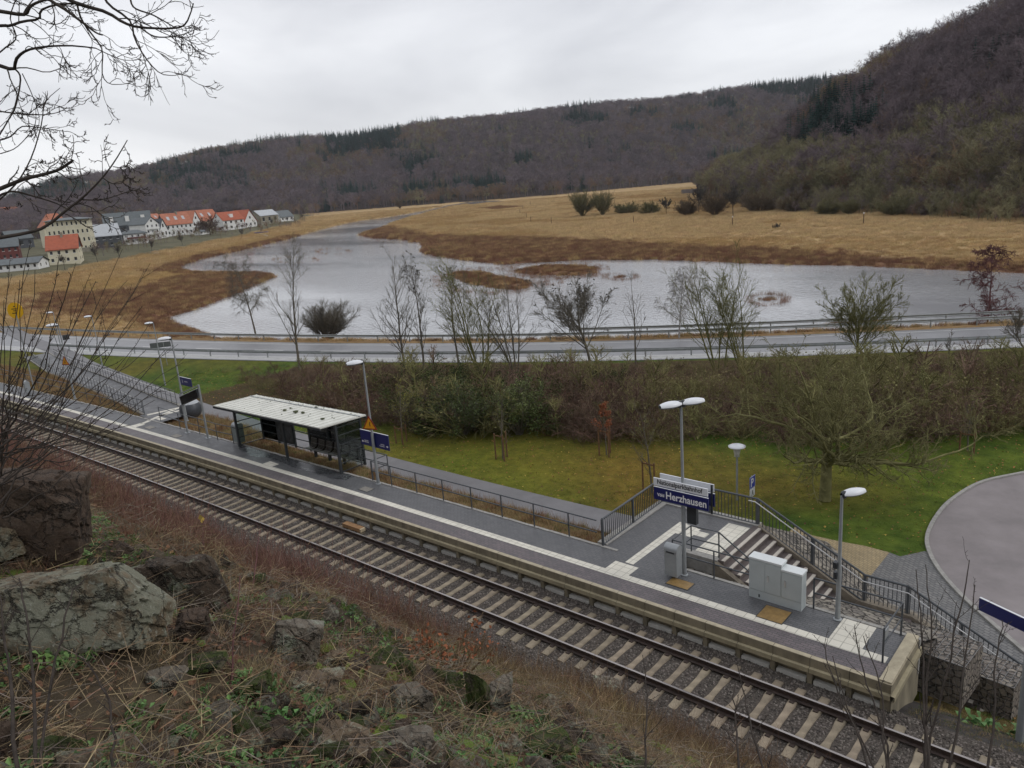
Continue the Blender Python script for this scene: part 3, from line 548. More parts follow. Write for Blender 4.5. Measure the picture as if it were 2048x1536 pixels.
def stone_proto(seed,name,mt,flat=.75):
    rg=np.random.default_rng(seed); bm=bmesh.new(); bmesh.ops.create_icosphere(bm,subdivisions=1,radius=.5)
    for v in bm.verts: v.co*=rg.uniform(.75,1.2); v.co.z*=flat
    me=bpy.data.meshes.new(name); bm.to_mesh(me); bm.free(); me.materials.append(mt); return bpy.data.objects.new(name,me)
def tmp(o): COL.objects.link(o); return o
rg=np.random.default_rng(77)
def ballast_pts(n,x0,x1,s0,s1):
    x=x1-(x1-x0)*rg.uniform(0,1,n)**1.5; y=rg.uniform(-3.45,1.75,n); keep=(y>Y0(x)+.1); x,y=x[keep],y[keep]
    # leave sleeper tops and rails clear
    ph=((x+21.5068)/.6); dx=np.abs(ph-np.round(ph))*.6; on=(np.abs(y)<1.3)&(dx<.15); rl=np.abs(np.abs(y)-.7525)<.09
    k=~on&~rl; x,y=x[k],y[k]; z=ballz(y)+(fnoise(x,y,1.1,61,3)-.5)*.09*np.where(np.abs(y)<1.25,.35,1)
    return np.stack([x,y+Yc(x),z],1),rg.uniform(s0,s1,len(x))
P1,S1=ballast_pts(62000,-42,4,.045,.085)
sp=[tmp(stone_proto(i,'s',mstone)) for i in range(5)]
gn_instances('ballast_stones',P1,rg.uniform(0,6.28,(len(P1),3)),S1,sp,label='dark grey crushed stone between and beside the rails',cat='ballast')
# ------------------------------------------------------------------ platform
plat=empty('station_platform',(-4.5,2.8,.55),'long dark paved station platform with ochre concrete edge','platform')
OFF=np.array([-4.5,2.8,.55]); XE=-4.45
xp=np.concatenate([np.arange(-125,XE,1.)[:-1],[XE]])
def lvl(x): return .55
def pstrip(y0,y1,dz=0,x0=None,x1=None):
    xx=xp if x0 is None else np.unique(np.r_[x0,np.arange(math.ceil(x0),x1,1.),x1]); m=MB(); n=len(xx)
    V=np.vstack([np.c_[xx,y0+Yc(xx),np.full(n,.55+dz)],np.c_[xx,y1+Yc(xx),np.full(n,.55+dz)]])-OFF; i=np.arange(n-1)
    return m.add(V,np.stack([i,i+1,i+1+n,i+n],1))
a=pstrip(2.48,4.05); 
# landing by the stairs and the opening to the ramp
a.add(np.array([[-14.7,3.85,.5515],[-12.1,3.85,.5515],[-12.1,8.2,.5515],[-14.7,8.2,.5515],[-12.1,5.12,.5515],[-10.98,5.12,.5515],[-10.98,8.2,.5515]])-OFF,[[0,1,2,3],[4,5,6,2]])
a.build('paving',mpave,plat)
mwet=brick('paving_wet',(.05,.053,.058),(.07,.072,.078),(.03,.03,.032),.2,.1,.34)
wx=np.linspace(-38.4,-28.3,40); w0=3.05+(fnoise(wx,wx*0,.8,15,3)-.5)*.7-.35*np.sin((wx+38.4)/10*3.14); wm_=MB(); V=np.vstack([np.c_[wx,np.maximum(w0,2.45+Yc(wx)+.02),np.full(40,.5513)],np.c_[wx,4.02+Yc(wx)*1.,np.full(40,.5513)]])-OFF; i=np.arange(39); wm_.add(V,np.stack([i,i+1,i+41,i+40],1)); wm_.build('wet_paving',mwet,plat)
pstrip(1.78,2.48,-.003).build('edge_paving',medge,plat)
tt=pstrip(2.49,2.79,.004,-125,-4.85)
for X0_,X1_,Ya,Yb in ((-33.97,-33.15,2.49,3.2),(-13.66,-12.75,2.78,3.4),(-6.38,-5.5,2.78,4.0),(-13.34,-13.02,3.4,7.1),(-13.02,-12.4,6.2,7.05),(-12.4,-11.97,6.42,6.78),(-48.02,-47.35,3.2,3.6),(-48.6,-48.3,3.6,5.4)):
    s_=float(-Yc((X0_+X1_)/2)) if False else 0
    off_=float(Yc((X0_+X1_)/2)); ya,yb=(Ya+off_,Yb+off_) if X0_ in(-6.38,-13.66,-33.97) else (Ya,Yb)
    tt.add(np.array([[X0_,ya,.556],[X1_,ya,.556],[X1_,yb,.556],[X0_,yb,.556]])-OFF,[[0,1,2,3]])
tt.add(np.array([[-11.8,5.4,.556],[-10.98,5.4,.556],[-10.98,7.95,.556],[-11.8,7.95,.556]])-OFF,[[0,1,2,3]])
for q in ([(-48.0,1.6),(-47.35,1.6),(-47.35,2.25),(-48.0,2.25)],[(-47.9,2.2),(-47.55,2.2),(-48.9,5.0),(-49.25,5.0)],[(-49.7,3.4),(-49.35,3.3),(-48.95,5.3),(-49.3,5.5)]):
    tt.add(np.array([[x,y,.556] for x,y in q])-OFF,[[0,1,2,3]])
tt.build('tactile_paving',mtact,plat)
# precast edge elements, one metre long
lip=MB();face=MB();ledge=MB();rec=MB();foot=MB()
e0=np.arange(XE-120,XE-.01,1.0)
def seg(m,x0,x1,pr):
    ya,yb=float(Yc(x0)),float(Yc(x1)); n=len(pr); V=[[x0,ya+p[0],p[1]] for p in pr]+[[x1,yb+p[0],p[1]] for p in pr]; m.add(np.array(V)-OFF,[[j,j+1,n+j+1,n+j] for j in range(n-1)])
for x in e0:
    g=.006
    seg(lip,x+g,x+1-g,[(1.79,.55),(1.79,.562),(1.655,.562),(1.645,.553)])
    seg(face,x+g,x+1-g,[(1.645,.553),(1.645,.30)])
    seg(ledge,x+g,x+1-g,[(1.645,.30),(1.57,.29),(1.565,.28),(1.565,.15),(1.62,.12)])
    seg(rec,x,x+1,[(1.62,.12),(1.80,.10),(1.80,-.7)])
    y=float(Yc(x)); rec.add(np.array([[x-.07,y+1.6,.13],[x+.07,y+1.6,.13],[x+.05,y+1.66,-.6],[x-.05,y+1.66,-.6],[x-.07,y+1.8,.13],[x+.07,y+1.8,.13],[x+.05,y+1.8,-.6],[x-.05,y+1.8,-.6]])-OFF,[[0,3,2,1],[0,4,7,3],[1,2,6,5]])
    foot.box(np.array([x+.1,y+1.64,-.6])-OFF,np.array([x+.9,y+1.80,-.1])-OFF)
# end wall across the track end
ex=XE
for m_,q in ((lip,[(ex-.14,.563),(ex,.562),(ex+.006,.553)]),(face,[(ex+.006,.553),(ex+.006,.30)]),(ledge,[(ex+.006,.3),(ex+.1,.29),(ex+.1,.15),(ex+.04,.12)]),(face,[(ex+.02,.12),(ex+.02,-1.2)])):
    n=len(q); ya,yb=1.56,4.15
    if m_ is lip: ya=1.65
    V=[[p[0],ya,p[1]] for p in q]+[[p[0],yb,p[1]] for p in q]; m_.add(np.array(V)-OFF,[[j,n+j,n+j+1,j+1] for j in range(n-1)])
lip.box(np.array([ex-.3,1.66,.551])-OFF,np.array([ex-.01,4.12,.61])-OFF)
face.box(np.array([ex-.25,1.62,-1.2])-OFF,np.array([ex-.002,4.1,.12])-OFF)
lip.build('coping',mconc2,plat); face.build('edge_face',mconc,plat); ledge.build('edge_ledge',mconc3,plat); rec.build('edge_support',mconc,plat); foot.build('footing',mfoot,plat)
bk=MB(); 
seg2=np.arange(-125,-14.8,1.)
for x in seg2: 
    y=float(Yc(x+.5)); bk.box(np.array([x,y+4.0,-.5])-OFF,np.array([x+.995,y+4.12,.57])-OFF)
for x in np.arange(-11.4,-4.6,1.): bk.box(np.array([x,4.0,-.5])-OFF,np.array([x+.99,4.12,.57])-OFF)
bk.box(np.array([-14.95,4.1,-3.2])-OFF,np.array([-14.55,8.55,.59])-OFF); bk.box(np.array([-14.548,8.2,-3.2])-OFF,np.array([-10.8,8.55,.592])-OFF); bk.box(np.array([-12.12,4.14,-.6])-OFF,np.array([-12.02,5.08,.56])-OFF); bk.box(np.array([-12.2,5.1,-.6])-OFF,np.array([-10.85,5.36,.565])-OFF)
bk.build('back_kerb',mkerb,plat)
# manhole covers and slabs set in the paving
def cover(x0,x1,y0,y1,mt,label,name='manhole_cover',grp=None,z=.553):
    o=MB().box([-(x1-x0)/2,-(y1-y0)/2,0],[(x1-x0)/2,(y1-y0)/2,.012]).build(name,mt,loc=((x0+x1)/2,(y0+y1)/2,z)); tag(o,label,'manhole cover'); 
    f=MB(); w=.025; X,Y=(x1-x0)/2+w,(y1-y0)/2+w
    for a,b in (((-X,-Y),(X,-Y+w)),((-X,Y-w),(X,Y)),((-X,-Y+w),(-X+w,Y-w)),((X-w,-Y+w),(X,Y-w))): f.box([*a,0],[*b,.008])
    f.build('cover_frame',mdark,o); return o
cover(-11.5,-10.75,2.93,3.38,mmanh,'small rusty tan cover in the paving below the grey litter bin')
cover(-8.41,-7.67,2.72,3.44,mmanh,'large square rusty tan cover in front of the white cabinet')
cover(-26.85,-26.25,2.66,3.05,mcov,'pale slab cover in the paving beside the foot of the lamp by the shelter')
a=at(353,872,.55); cover(a[0]-.35,a[0]+.35,a[1]-.2,a[1]+.2,mcov,'pale slab cover nearest the display posts'); a=at(300,855,.55); cover(a[0]-.35,a[0]+.35,a[1]-.2,a[1]+.2,mcov,'pale slab cover beside the tactile junction near the ramp')
a=at(122,803,.55); cover(a[0]-.4,a[0]+.4,a[1]-.2,a[1]+.2,mcov,'pale slab cover near the far platform lamp with warning sign')
# ------------------------------------------------------------------ stairs
st=empty('staircase',(-10.6,6.6,.55),'concrete stairs with pale nosings leading down from the platform landing','stairs'); SO=np.array([-10.6,6.6,.55])
trd=MB(); nos=MB(); 
for i in range(12):
    x=-10.98+.0 if i==0 else -10.65+.283*(i-1); x1=-10.65+.283*i; z=.55-.177*i
    trd.box(np.array([x,5.2,z-.5])-SO,np.array([x1,8.2,z-(.004 if i==0 else 0)])-SO)
    if i<11: nos.box(np.array([x1-.1,5.22,z-.03])-SO,np.array([x1+.012,8.12,z+.006])-SO)
trd.box(np.array([-7.5,5.2,-1.9])-SO,np.array([-5.6,8.2,-1.4])-SO)
for i in range(9):
    x1=-5.6+.3*i; z=-1.4-.177*(i+1); trd.box(np.array([x1,6.6,z-.4])-SO,np.array([x1+.3,8.2,z])-SO); nos.box(np.array([x1+.2,6.62,z-.03])-SO,np.array([x1+.31,8.15,z+.006])-SO)
mstep=mat('step_concrete',(.105,.085,.08),rough=.7,scale=5,var=.25); mnose=mat('step_nosing',(.5,.46,.4),rough=.75,scale=6,var=.15); mstr=mat('stringer_concrete',(.2,.17,.13),rough=.85,scale=3,var=.35,detail=9)
trd.build_split('step',mstep,st); nos.build_split('nosing',mnose,st)
sw=MB(); pts=[(-10.8,.58),(-7.3,-1.62+.36),(-5.6,-1.3),(-2.4,-2.95)]
for (xa,za),(xb_,zb) in zip(pts[:-1],pts[1:]):
    for y0,y1 in ((8.2,8.5),): sw.add(np.array([[xa,y0,za-.9],[xb_,y0,zb-.9],[xb_,y1,zb-.9],[xa,y1,za-.9],[xa,y0,za],[xb_,y0,zb],[xb_,y1,zb],[xa,y1,za]])-SO,[[0,3,2,1],[4,5,6,7],[0,1,5,4],[2,3,7,6],[0,4,7,3],[1,2,6,5]])
xa,za,xb_,zb=-10.95,.56,-8.6,-.75; sw.add(np.array([[xa,5.0,za-.6],[xb_,5.0,zb-.6],[xb_,5.2,zb-.6],[xa,5.2,za-.6],[xa,5.0,za],[xb_,5.0,zb],[xb_,5.2,zb],[xa,5.2,za]])-SO,[[0,3,2,1],[4,5,6,7],[0,1,5,4],[2,3,7,6],[0,4,7,3],[1,2,6,5]])
sw.build_split('side_wall',mstr,st)
# ------------------------------------------------------------------ stone pitching (rubble set in the banks)
def rubble(name,c,scale=3.2,dark=.03,bump=.08):
    m=bpy.data.materials.new(name); m.use_nodes=True; t=m.node_tree; b=t.nodes['Principled BSDF']; b.inputs['Roughness'].default_value=.85; l=t.links.new
    tc=N(t,'ShaderNodeTexCoord'); v=N(t,'ShaderNodeTexVoronoi',feature='DISTANCE_TO_EDGE'); v.inputs['Scale'].default_value=scale; v.inputs['Randomness'].default_value=1
    nz=N(t,'ShaderNodeTexNoise'); nz.inputs['Scale'].default_value=5; mx0=N(t,'ShaderNodeMix',data_type='RGBA'); mx0.inputs[0].default_value=.08; l(tc.outputs['Object'],mx0.inputs[6]); l(nz.outputs[1],mx0.inputs[7]); l(tc.outputs['Object'],nz.inputs['Vector']); l(mx0.outputs[2],v.inputs['Vector'])
    v2=N(t,'ShaderNodeTexVoronoi'); v2.inputs['Scale'].default_value=scale; l(mx0.outputs[2],v2.inputs['Vector'])
    r=N(t,'ShaderNodeMapRange'); r.inputs[1].default_value=.0; r.inputs[2].default_value=.09; l(v.outputs['Distance'],r.inputs[0])
    cr=N(t,'ShaderNodeValToRGB'); cr.color_ramp.elements[0].color=(c[0]*.65,c[1]*.62,c[2]*.62,1); cr.color_ramp.elements[1].color=(c[0]*1.3,c[1]*1.25,c[2]*1.15,1); sp_=N(t,'ShaderNodeSeparateColor'); l(v2.outputs['Color'],sp_.inputs[0]); l(sp_.outputs[0],cr.inputs[0])
    mx=N(t,'ShaderNodeMix',data_type='RGBA'); mx.inputs[6].default_value=(dark,dark*.95,dark*.85,1); l(r.outputs[0],mx.inputs[0]); l(cr.outputs[0],mx.inputs[7])
    n3=N(t,'ShaderNodeTexNoise'); n3.inputs['Scale'].default_value=14; n3.inputs['Detail'].default_value=5; l(tc.outputs['Object'],n3.inputs['Vector']); mm=N(t,'ShaderNodeMix',data_type='RGBA',blend_type='MULTIPLY'); mm.inputs[0].default_value=.6; l(mx.outputs[2],mm.inputs[6]); l(n3.outputs[0],mm.inputs[7]); l(mm.outputs[2],b.inputs['Base Color'])
    bp=N(t,'ShaderNodeBump'); bp.inputs['Distance'].default_value=bump; l(r.outputs[0],bp.inputs['Height']); l(bp.outputs[0],b.inputs['Normal']); return m
mrub=rubble('rubble_stone',(.3,.28,.25)); 
def sheet(name,fx,x0,x1,y0,y1,n,m_,dz,fz,jit=.0,cut=None,kind='structure'):
    X,Y=np.meshgrid(np.linspace(x0,x1,n),np.linspace(y0,y1,int(n*(y1-y0)/(x1-x0))+2),indexing='ij'); Z=fz(X,Y)+dz+(fnoise(X,Y,3.3,71,3)-.5)*jit
    i_=np.arange(X.size).reshape(X.shape); F=np.stack([i_[:-1,:-1],i_[1:,:-1],i_[1:,1:],i_[:-1,1:]],-1).reshape(-1,4)
    if cut is not None: c=cut(X,Y).reshape(-1); F=F[~c[F].any(1)]
    return MB().add(np.stack([X,Y,Z],-1),F).build(name,m_,smooth=False,kind=kind)
sheet('stone_bank',None,-12.0,-4.4,4.12,8.18,200,mrub,0,lambda X,Y: .45-.47*(Y-4.12),jit=.14,cut=lambda X,Y:(X<-9.9)&(Y>5.2))
sheet('stone_bank_outer',None,-14.55,-1.2,8.52,15.6,260,mrub,.04,lambda X,Y: np.maximum(zfence(X)-.15-(Y-8.5)*.5,-3.25),jit=.14,cut=lambda X,Y: zfence(X)-.15-(Y-8.5)*.5<-3.2)
mgab=rubble('gabion_fill',(.3,.27,.24),scale=5.5,bump=.05)
mwire=mat('gabion_wire',(.3,.3,.3),rough=.4,metal=.6)
def gabion(cx,cy,z,lx,ly,lz,rz,label):
    g=empty('gabion_basket',(cx,cy,z),label,'gabion'); g.rotation_euler=(0,0,rz)
    m=MB().box([-lx/2,-ly/2,-lz],[lx/2,ly/2,0]); m.build('stone_fill',mgab,g); w=MB()
    for i in range(int(lx/.16)+1):
        x=-lx/2+i*lx/int(lx/.16); w.bar([x,-ly/2-.01,.008],[x,ly/2+.01,.008],.008); w.bar([x,-ly/2-.012,0],[x,-ly/2-.012,-lz],.008)
    for i in range(int(ly/.16)+1):
        y=-ly/2+i*ly/int(ly/.16); w.bar([-lx/2-.01,y,.008],[lx/2+.01,y,.008],.008)
    for i in range(int(lz/.16)+1): w.bar([-lx/2,-ly/2-.012,-i*.16],[lx/2,-ly/2-.012,-i*.16],.008)
    w.build('wire_mesh',mwire,g)
gabion(-4.0,5.75,-.45,1.2,1.5,1.3,-.1,'upper gabion basket of grey stones below the platform end'); gabion(-3.05,7.4,-1.75,1.2,1.3,1.3,-.1,'lower gabion basket of grey stones beside the second stair flight')
# ------------------------------------------------------------------ forecourt
def polysheet(name,poly,z,mt,kind='structure'):
    bm=bmesh.new(); vs=[bm.verts.new((x,y,z)) for x,y in poly]; f=bm.faces.new(vs); bmesh.ops.triangulate(bm,faces=[f]); me=bpy.data.meshes.new(name); bm.normal_update()
    for f in bm.faces:
        if f.normal.z<0: f.normal_flip()
    bm.to_mesh(me); bm.free(); me.materials.append(mt); o=bpy.data.objects.new(name,me); COL.objects.link(o); return tag(o,kind=kind)
ZG=-3.15
cpx=[(2300,905),(2160,920),(2048,945),(1960,965),(1900,1000),(1868,1035),(1850,1075),(1856,1110),(1880,1150),(1920,1195),(1980,1250),(2048,1310),(2120,1370)]
cw=np.array([at(x,y,ZG)[:2] for x,y in cpx]); from_=np.arange(len(cw)); tt_=np.linspace(0,len(cw)-1,90)
def crom(P,t):
    out=[]
    for u in t:
        i=min(int(u),len(P)-2); f=u-i; p0=P[max(i-1,0)];p1=P[i];p2=P[i+1];p3=P[min(i+2,len(P)-1)]
        out.append(.5*((2*p1)+(-p0+p2)*f+(2*p0-5*p1+4*p2-p3)*f*f+(-p0+3*p1-3*p2+p3)*f**3))
    return np.array(out)
cs_=crom(cw,tt_)
polysheet('turning_circle',[tuple(p) for p in cs_]+[(30,2),(34,60)],ZG+.03,masph2)
kb=MB().sweep(np.c_[cs_,np.full(len(cs_),ZG)],[(0.16,0),(0.16,.1),(0,.1),(0,0)]); kb.build('kerb',mkerb,kind='structure')
pv=[at(x,y,ZG)[:2] for x,y in ((1779,1106),(1800,1114),(1850,1103))]+[tuple(p) for p in cs_ if proj([p[0],p[1],ZG])[1]>1104]+[(-1,7.5),(-6.5,8.7),(-9.0,9.0)]
polysheet('grey_paving',[tuple(p) for p in pv],ZG+.025,mgp)
tp_=[at(x,y,ZG)[:2] for x,y in ((1590,1055),(1625,1072),(1680,1084),(1730,1093),(1779,1106),(1742,1152))]+[(-9,9.2),(-13,9.6)]
polysheet('tan_paving',[tuple(p) for p in tp_],ZG+.03,mtan)
# path behind the platform, and the ramp
pl=[(-140,20.5,-2.78),(-120,17.8,-2.79),(-104,16.3,-2.8),(-92,14.6,-2.83),(-78,13.4,-2.95),(-66,12.4,-3.02),(-50,11.6,-3.08),(-36,11.55,-3.1),(-24,11.85,-3.12),(-15,12.5,-3.12),(-11,13.6,-3.12)]
pc=crom(np.array(pl,float),np.linspace(0,len(pl)-1,120)); MB().sweep(pc,[(-1.1,.05),(-1.06,.07),(1.06,.07),(1.1,.05)]).build('footpath',mpath,kind='structure')
rmp=empty('access_ramp',(-50,4.4,.5),'long paved ramp between railings from the platform down to the path','ramp'); RO=np.array([-50,4.4,.5])
tq=np.linspace(-104,-49.85,80); rl_=np.c_[tq,np.interp(tq,RAML[:,0],RAML[:,1]),np.interp(tq,RAML[:,0],RAML[:,2])]; rr_=np.c_[tq,np.interp(tq,RAMR[:,0],RAMR[:,1]),np.interp(tq,RAMR[:,0],RAMR[:,2])]; zz=(rl_[:,2]+rr_[:,2])/2; rl_[:,2]=zz; rr_[:,2]=zz
n=len(tq); i=np.arange(n-1); MB().add(np.vstack([rl_,rr_])-RO,np.stack([i,i+1,i+1+n,i+n],1)).add(np.array([[-49.9,3.0,.548],[-46.9,3.0,.548],[-46.9,5.4,.548],[-49.9,5.6,.548]])-RO,[[0,1,2,3]]).build('ramp_surface',mpave,rmp)
kb=MB(); 
for q,s in ((rl_,-1),(rr_,1)): kb.sweep(q-RO+[0,0,0],[(s*0,-.9),(s*0,.06),(s*.14,.06),(s*.14,-1.6)] if s>0 else [(s*.14,-.9),(s*.14,.06),(0,.06),(0,-.5)])
kb.add(np.array([[-46.9,5.45,-1.5],[-49.9,5.65,-1.5],[-49.9,5.65,.6],[-46.9,5.45,.6],[-46.9,5.3,-1.5],[-49.9,5.5,-1.5],[-49.9,5.5,.6],[-46.9,5.3,.6]])-RO,[[0,1,2,3],[4,7,6,5],[3,2,6,7]])
kb.build('side_kerb',mcov,rmp)
# ------------------------------------------------------------------ railings
def railing(label,P,H=1.,rails=(1.,.52),post_m=mrail,r=.026,picket=0,drop_post=(),handrail=None,cat='railing',group=None,name='railing',lean=0):
    P=np.array(P,float); o=P[0].copy(); g=empty(name,o,label,cat,group); Q=P-o
    for i,p in enumerate(Q):
        if i in drop_post: continue
        w=r*1.15
        (MB().box([p[0]-w,p[1]-w,p[2]-.02],[p[0]+w,p[1]+w,p[2]+H*max(rails)]) if picket else MB().tube([[*p[:2],p[2]-.02],[*p[:2],p[2]+H*max(rails)]],r,8)).build('post',post_m,g)
    for k,h in enumerate(rails):
        pp=Q+[0,0,H*h]; MB().tube(pp,r*(1.25 if h==max(rails) and picket else 1.),8).build('top_rail' if h==max(rails) else 'lower_rail',mrail if h==max(rails) else post_m,g,smooth=True)
    if picket:
        for a,b in zip(Q[:-1],Q[1:]):
            n=max(2,int(np.hypot(*(b-a)[:2])/picket)); m=MB()
            for t in (np.arange(n)+.5)/n: p=a*(1-t)+b*t; m.bar(p+[0,0,H*min(rails)],p+[0,0,H*max(rails)-.02],.02,up=(0,1,0))
            m.build('baluster_panel',mdark2,g)
    if handrail is not None: 
        hp=np.array(handrail,float)-o; hb=MB().tube(hp,.021,8); 
        for p in hp[1:-1]: hb.tube([p,[p[0],p[1]+.09,p[2]-.05]],.009,5)
        hb.build('handrail',minox,g,smooth=True)
    return g
def pl3(xs_,Yp,z=.55): return [(x,float(Yp+Yc(x)),z) for x in xs_]
railing('far platform railing running left from the ramp end to the frame edge',pl3(np.arange(-49.9,-112,-2.05),4.6),.95,r=.024)
railing('short tubular railing between the ramp opening and the shelter litter bin',[(-47.07,3.11+.0,.55),(-44.3,3.0,.55),(-42.1,3.1,.55),(-40.0,3.07,.55),(-38.5,3.2,.55)],.95,r=.024)
a,b_,c=at(724,934,.55),at(778,948,.55),at(747,961,.55)
railing('small angled railing at the right corner of the shelter',[tuple(a),tuple(b_),tuple(c)],.95,r=.024)
xsr=[c[0]]+[-16.08-1.62*k for k in range(6,-1,-1)]+[-14.85]
railing('long two-bar railing along the back of the platform right of the shelter',[(x,4.05+float(Yc(x)),.55) for x in xsr],.95,r=.026,drop_post=(8,))
P=[(-14.64,4.0,.5),(-14.72,6.1,.5),(-14.8,8.34,.5),(-12.74,8.34,.5),(-10.87,8.34,.5),(-8.87,8.34,-.52),(-7.12,8.34,-1.4),(-5.78,8.34,-1.4),(-4.2,8.34,-2.2),(-2.6,8.34,-3.0),(-.6,8.34,-3.0)]
railing('dark picket railing around the landing and down beside the stairs',P,1.07,rails=(1.,.08),r=.033,picket=.125,handrail=[(-11.15,8.2,1.5),(-10.9,8.2,1.5),(-8.87,8.2,.42),(-7.12,8.2,-.5),(-5.75,8.2,-.5),(-4.2,8.2,-1.3),(-2.6,8.2,-2.12),(-.6,8.2,-2.15)])
pc_=at(1425,1160,.55); ps=atY(1344,1084,4.0)
g=railing('tubular railing along the stone bank left of the white cabinet',[(ps[0],4.02,.55),(pc_[0],4.02,.55),(-9.12,4.02,.55)],.96,r=.025,drop_post=(2,))
g=railing('tubular railing on the inner side of the stairs',[(ps[0],4.06,.55),(-11.87,5.27,.55),(-10.87,5.31,.55),(-9.3,5.31,-.45),(-7.7,5.31,-1.4)],.96,r=.025,drop_post=(0,3),handrail=[(-11.7,5.4,1.42),(-10.87,5.4,1.42),(-9.3,5.4,.42),(-8.3,5.4,-.2)])
g=railing('tubular railing around the right end of the platform',[(-7.25,4.02,.55),(-4.88,3.98,.55),(-4.91,2.47,.55)],.98,r=.027)
MB().box([-7.25*0+2.3,-1.35,.45],[2.32,-1.05,.8]).build('notice_plate',mgrey,g)
tp=np.arange(-50.2,-97,-1.05)
railing('near ramp railing with closely set posts',[(x,float(np.interp(x,RAML[:,0],RAML[:,1])),float(np.interp(x,RAML[:,0],RAML[:,2]))) for x in tp],.98,rails=(1.,.15,.55),r=.02,handrail=[(x,float(np.interp(x,RAML[:,0],RAML[:,1]))+.08,float(np.interp(x,RAML[:,0],RAML[:,2]))+.85) for x in tp])
railing('far ramp railing with bright handrail beside the footpath',[(x,float(np.interp(x,RAMR[:,0],RAMR[:,1])),float(np.interp(x,RAMR[:,0],RAMR[:,2]))) for x in tp],.98,rails=(1.,.15,.55),r=.02,handrail=[(x,float(np.interp(x,RAMR[:,0],RAMR[:,1]))-.08,float(np.interp(x,RAMR[:,0],RAMR[:,2]))+.85) for x in tp])
# ------------------------------------------------------------------ lamps
def topz(b,py):
    zs=np.linspace(b[2]+.3,b[2]+12,800); y=proj(np.stack([np.full(800,b[0]),np.full(800,b[1]),zs],1))[1]; return zs[np.argmin(abs(y-py))]-b[2]
def head(parent,h,ang,sc=1.):
    L_=.74*sc; c,s=math.cos(ang),math.sin(ang)
    def ell(nu,nv,x0,x1,w,hh,zc,vmin,vmax,name,mt,pr):
        V=[];
        for i in range(nu):
            u=i/(nu-1); x=x0+(x1-x0)*u; k=math.sin(math.pi*min(max(.12+.76*u,0),1))**.55 if True else 1
            taper=.72+.28*math.sin(math.pi*(.25+.6*u))
            for j in range(nv):
                a=vmin+(vmax-vmin)*j/(nv-1); V.append([x,math.cos(a)*w*k*taper,zc+math.sin(a)*hh*k])
        V=np.array(V); V=np.c_[V[:,0]*c-V[:,1]*s,V[:,0]*s+V[:,1]*c,V[:,2]+h]
        F=[[i*nv+j,(i+1)*nv+j,(i+1)*nv+j+1,i*nv+j+1] for i in range(nu-1) for j in range(nv-1)]
        return MB().add(V,F).build(name,mt,pr,smooth=True)
    hd=ell(12,14,.02,L_,.185*sc,.14*sc,.02,0,math.pi,'lamp_head',mwht,parent)
    ell(12,10,.04,L_-.02,.18*sc,.08*sc,.02,math.pi,2*math.pi,'lamp_glass',mglassy,hd)
    ell(5,8,-.02,.16*sc,.1*sc,.13*sc,.02,0,2*math.pi+.01,'lamp_joint',mdark,hd)
    m=MB(); 
    for x0,x1 in ((.2,.5),): m.add([[x0*c+.06*s,x0*s-.06*c,h+.142*sc],[x1*c+.06*s,x1*s-.06*c,h+.142*sc],[x1*c-.06*s,x1*s+.06*c,h+.142*sc],[x0*c-.06*s,x0*s+.06*c,h+.142*sc]],[[0,1,2,3]])
    m.build('cover_panel',mglassy,hd)
def lamp(label,base,H,angs,group='tall grey station lamps',sc=1.,col=mgrey,name='station_lamp'):
    g=empty(name,base,label,'lamp post',group)
    MB().tube([[0,0,0],[0,0,H*.42],[0,0,H*.44],[0,0,H]],[.07,.066,.05,.04],10).build('pole',col,g,smooth=True)
    MB().lathe([(.12,0),(.12,.03),(.08,.05),(.07,.3)],n=12).build('foot_plate',col,g)
    for a in angs: head(g,H,a,sc)
    return g
D=-math.pi/2-.35
LA=lamp('tall lamp right of the shelter with orange warning triangle and blue sign',(-26.55,3.56,.55),5.64,[D],'platform lamps')
LB=lamp('tall twin-headed lamp carrying the station name boards',(-11.28,3.72,.55),5.75,[D-.15,D+math.pi-.3],'platform lamps')
LC=lamp('shorter single lamp right of the white cabinet with head turned away from the track',(-6.5,3.82,.55),3.78,[math.pi/2-.6],'platform lamps',sc=.95)
LW=lamp('far left platform lamp with small orange warning triangle',(-59.4,2.55,.55),5.4,[D],'platform lamps')
b2=at(374,842,.5); L2=lamp('lamp behind the display posts with small blue sign',tuple(b2),topz(b2,677),[D],'platform lamps')
for (x,y,ty,lb) in ((331,772,646,'path lamp standing on the grass edge beside the ramp'),(206,737,633,'path lamp beside the upper part of the ramp'),(124,703,625,'smallest path lamp far left near the road')):
    b=at(x,y,-3.05); lamp(lb,tuple(b),topz(b,ty),[D],'path lamps')
def add_mesh_text(s,size,mt,parent,M,name,sx=1.,align='LEFT'):
    cu=bpy.data.curves.new(name,'FONT'); cu.body=s; cu.size=size; cu.align_x=align; cu.extrude=.002; cu.offset=.006*size/.3; cu.resolution_u=3
    o=bpy.data.objects.new(name,cu); COL.objects.link(o); bpy.context.view_layer.update(); dg=bpy.context.evaluated_depsgraph_get()
    me=bpy.data.meshes.new_from_object(o.evaluated_get(dg)); bpy.data.objects.remove(o); me.materials.clear(); me.materials.append(mt)
    t=bpy.data.objects.new(name,me); COL.objects.link(t); t.parent=parent; t.matrix_local=M@Matrix.Diagonal((sx,1,1,1)); return t
def frame(org,x,y):   # text frame: x reading direction, y up
    x=Vector(x).normalized(); y=Vector(y).normalized(); z=x.cross(y); m=Matrix.Identity(4)
    for i in range(3): m[i][0]=x[i]; m[i][1]=y[i]; m[i][2]=z[i]; m[i][3]=org[i]
    return m
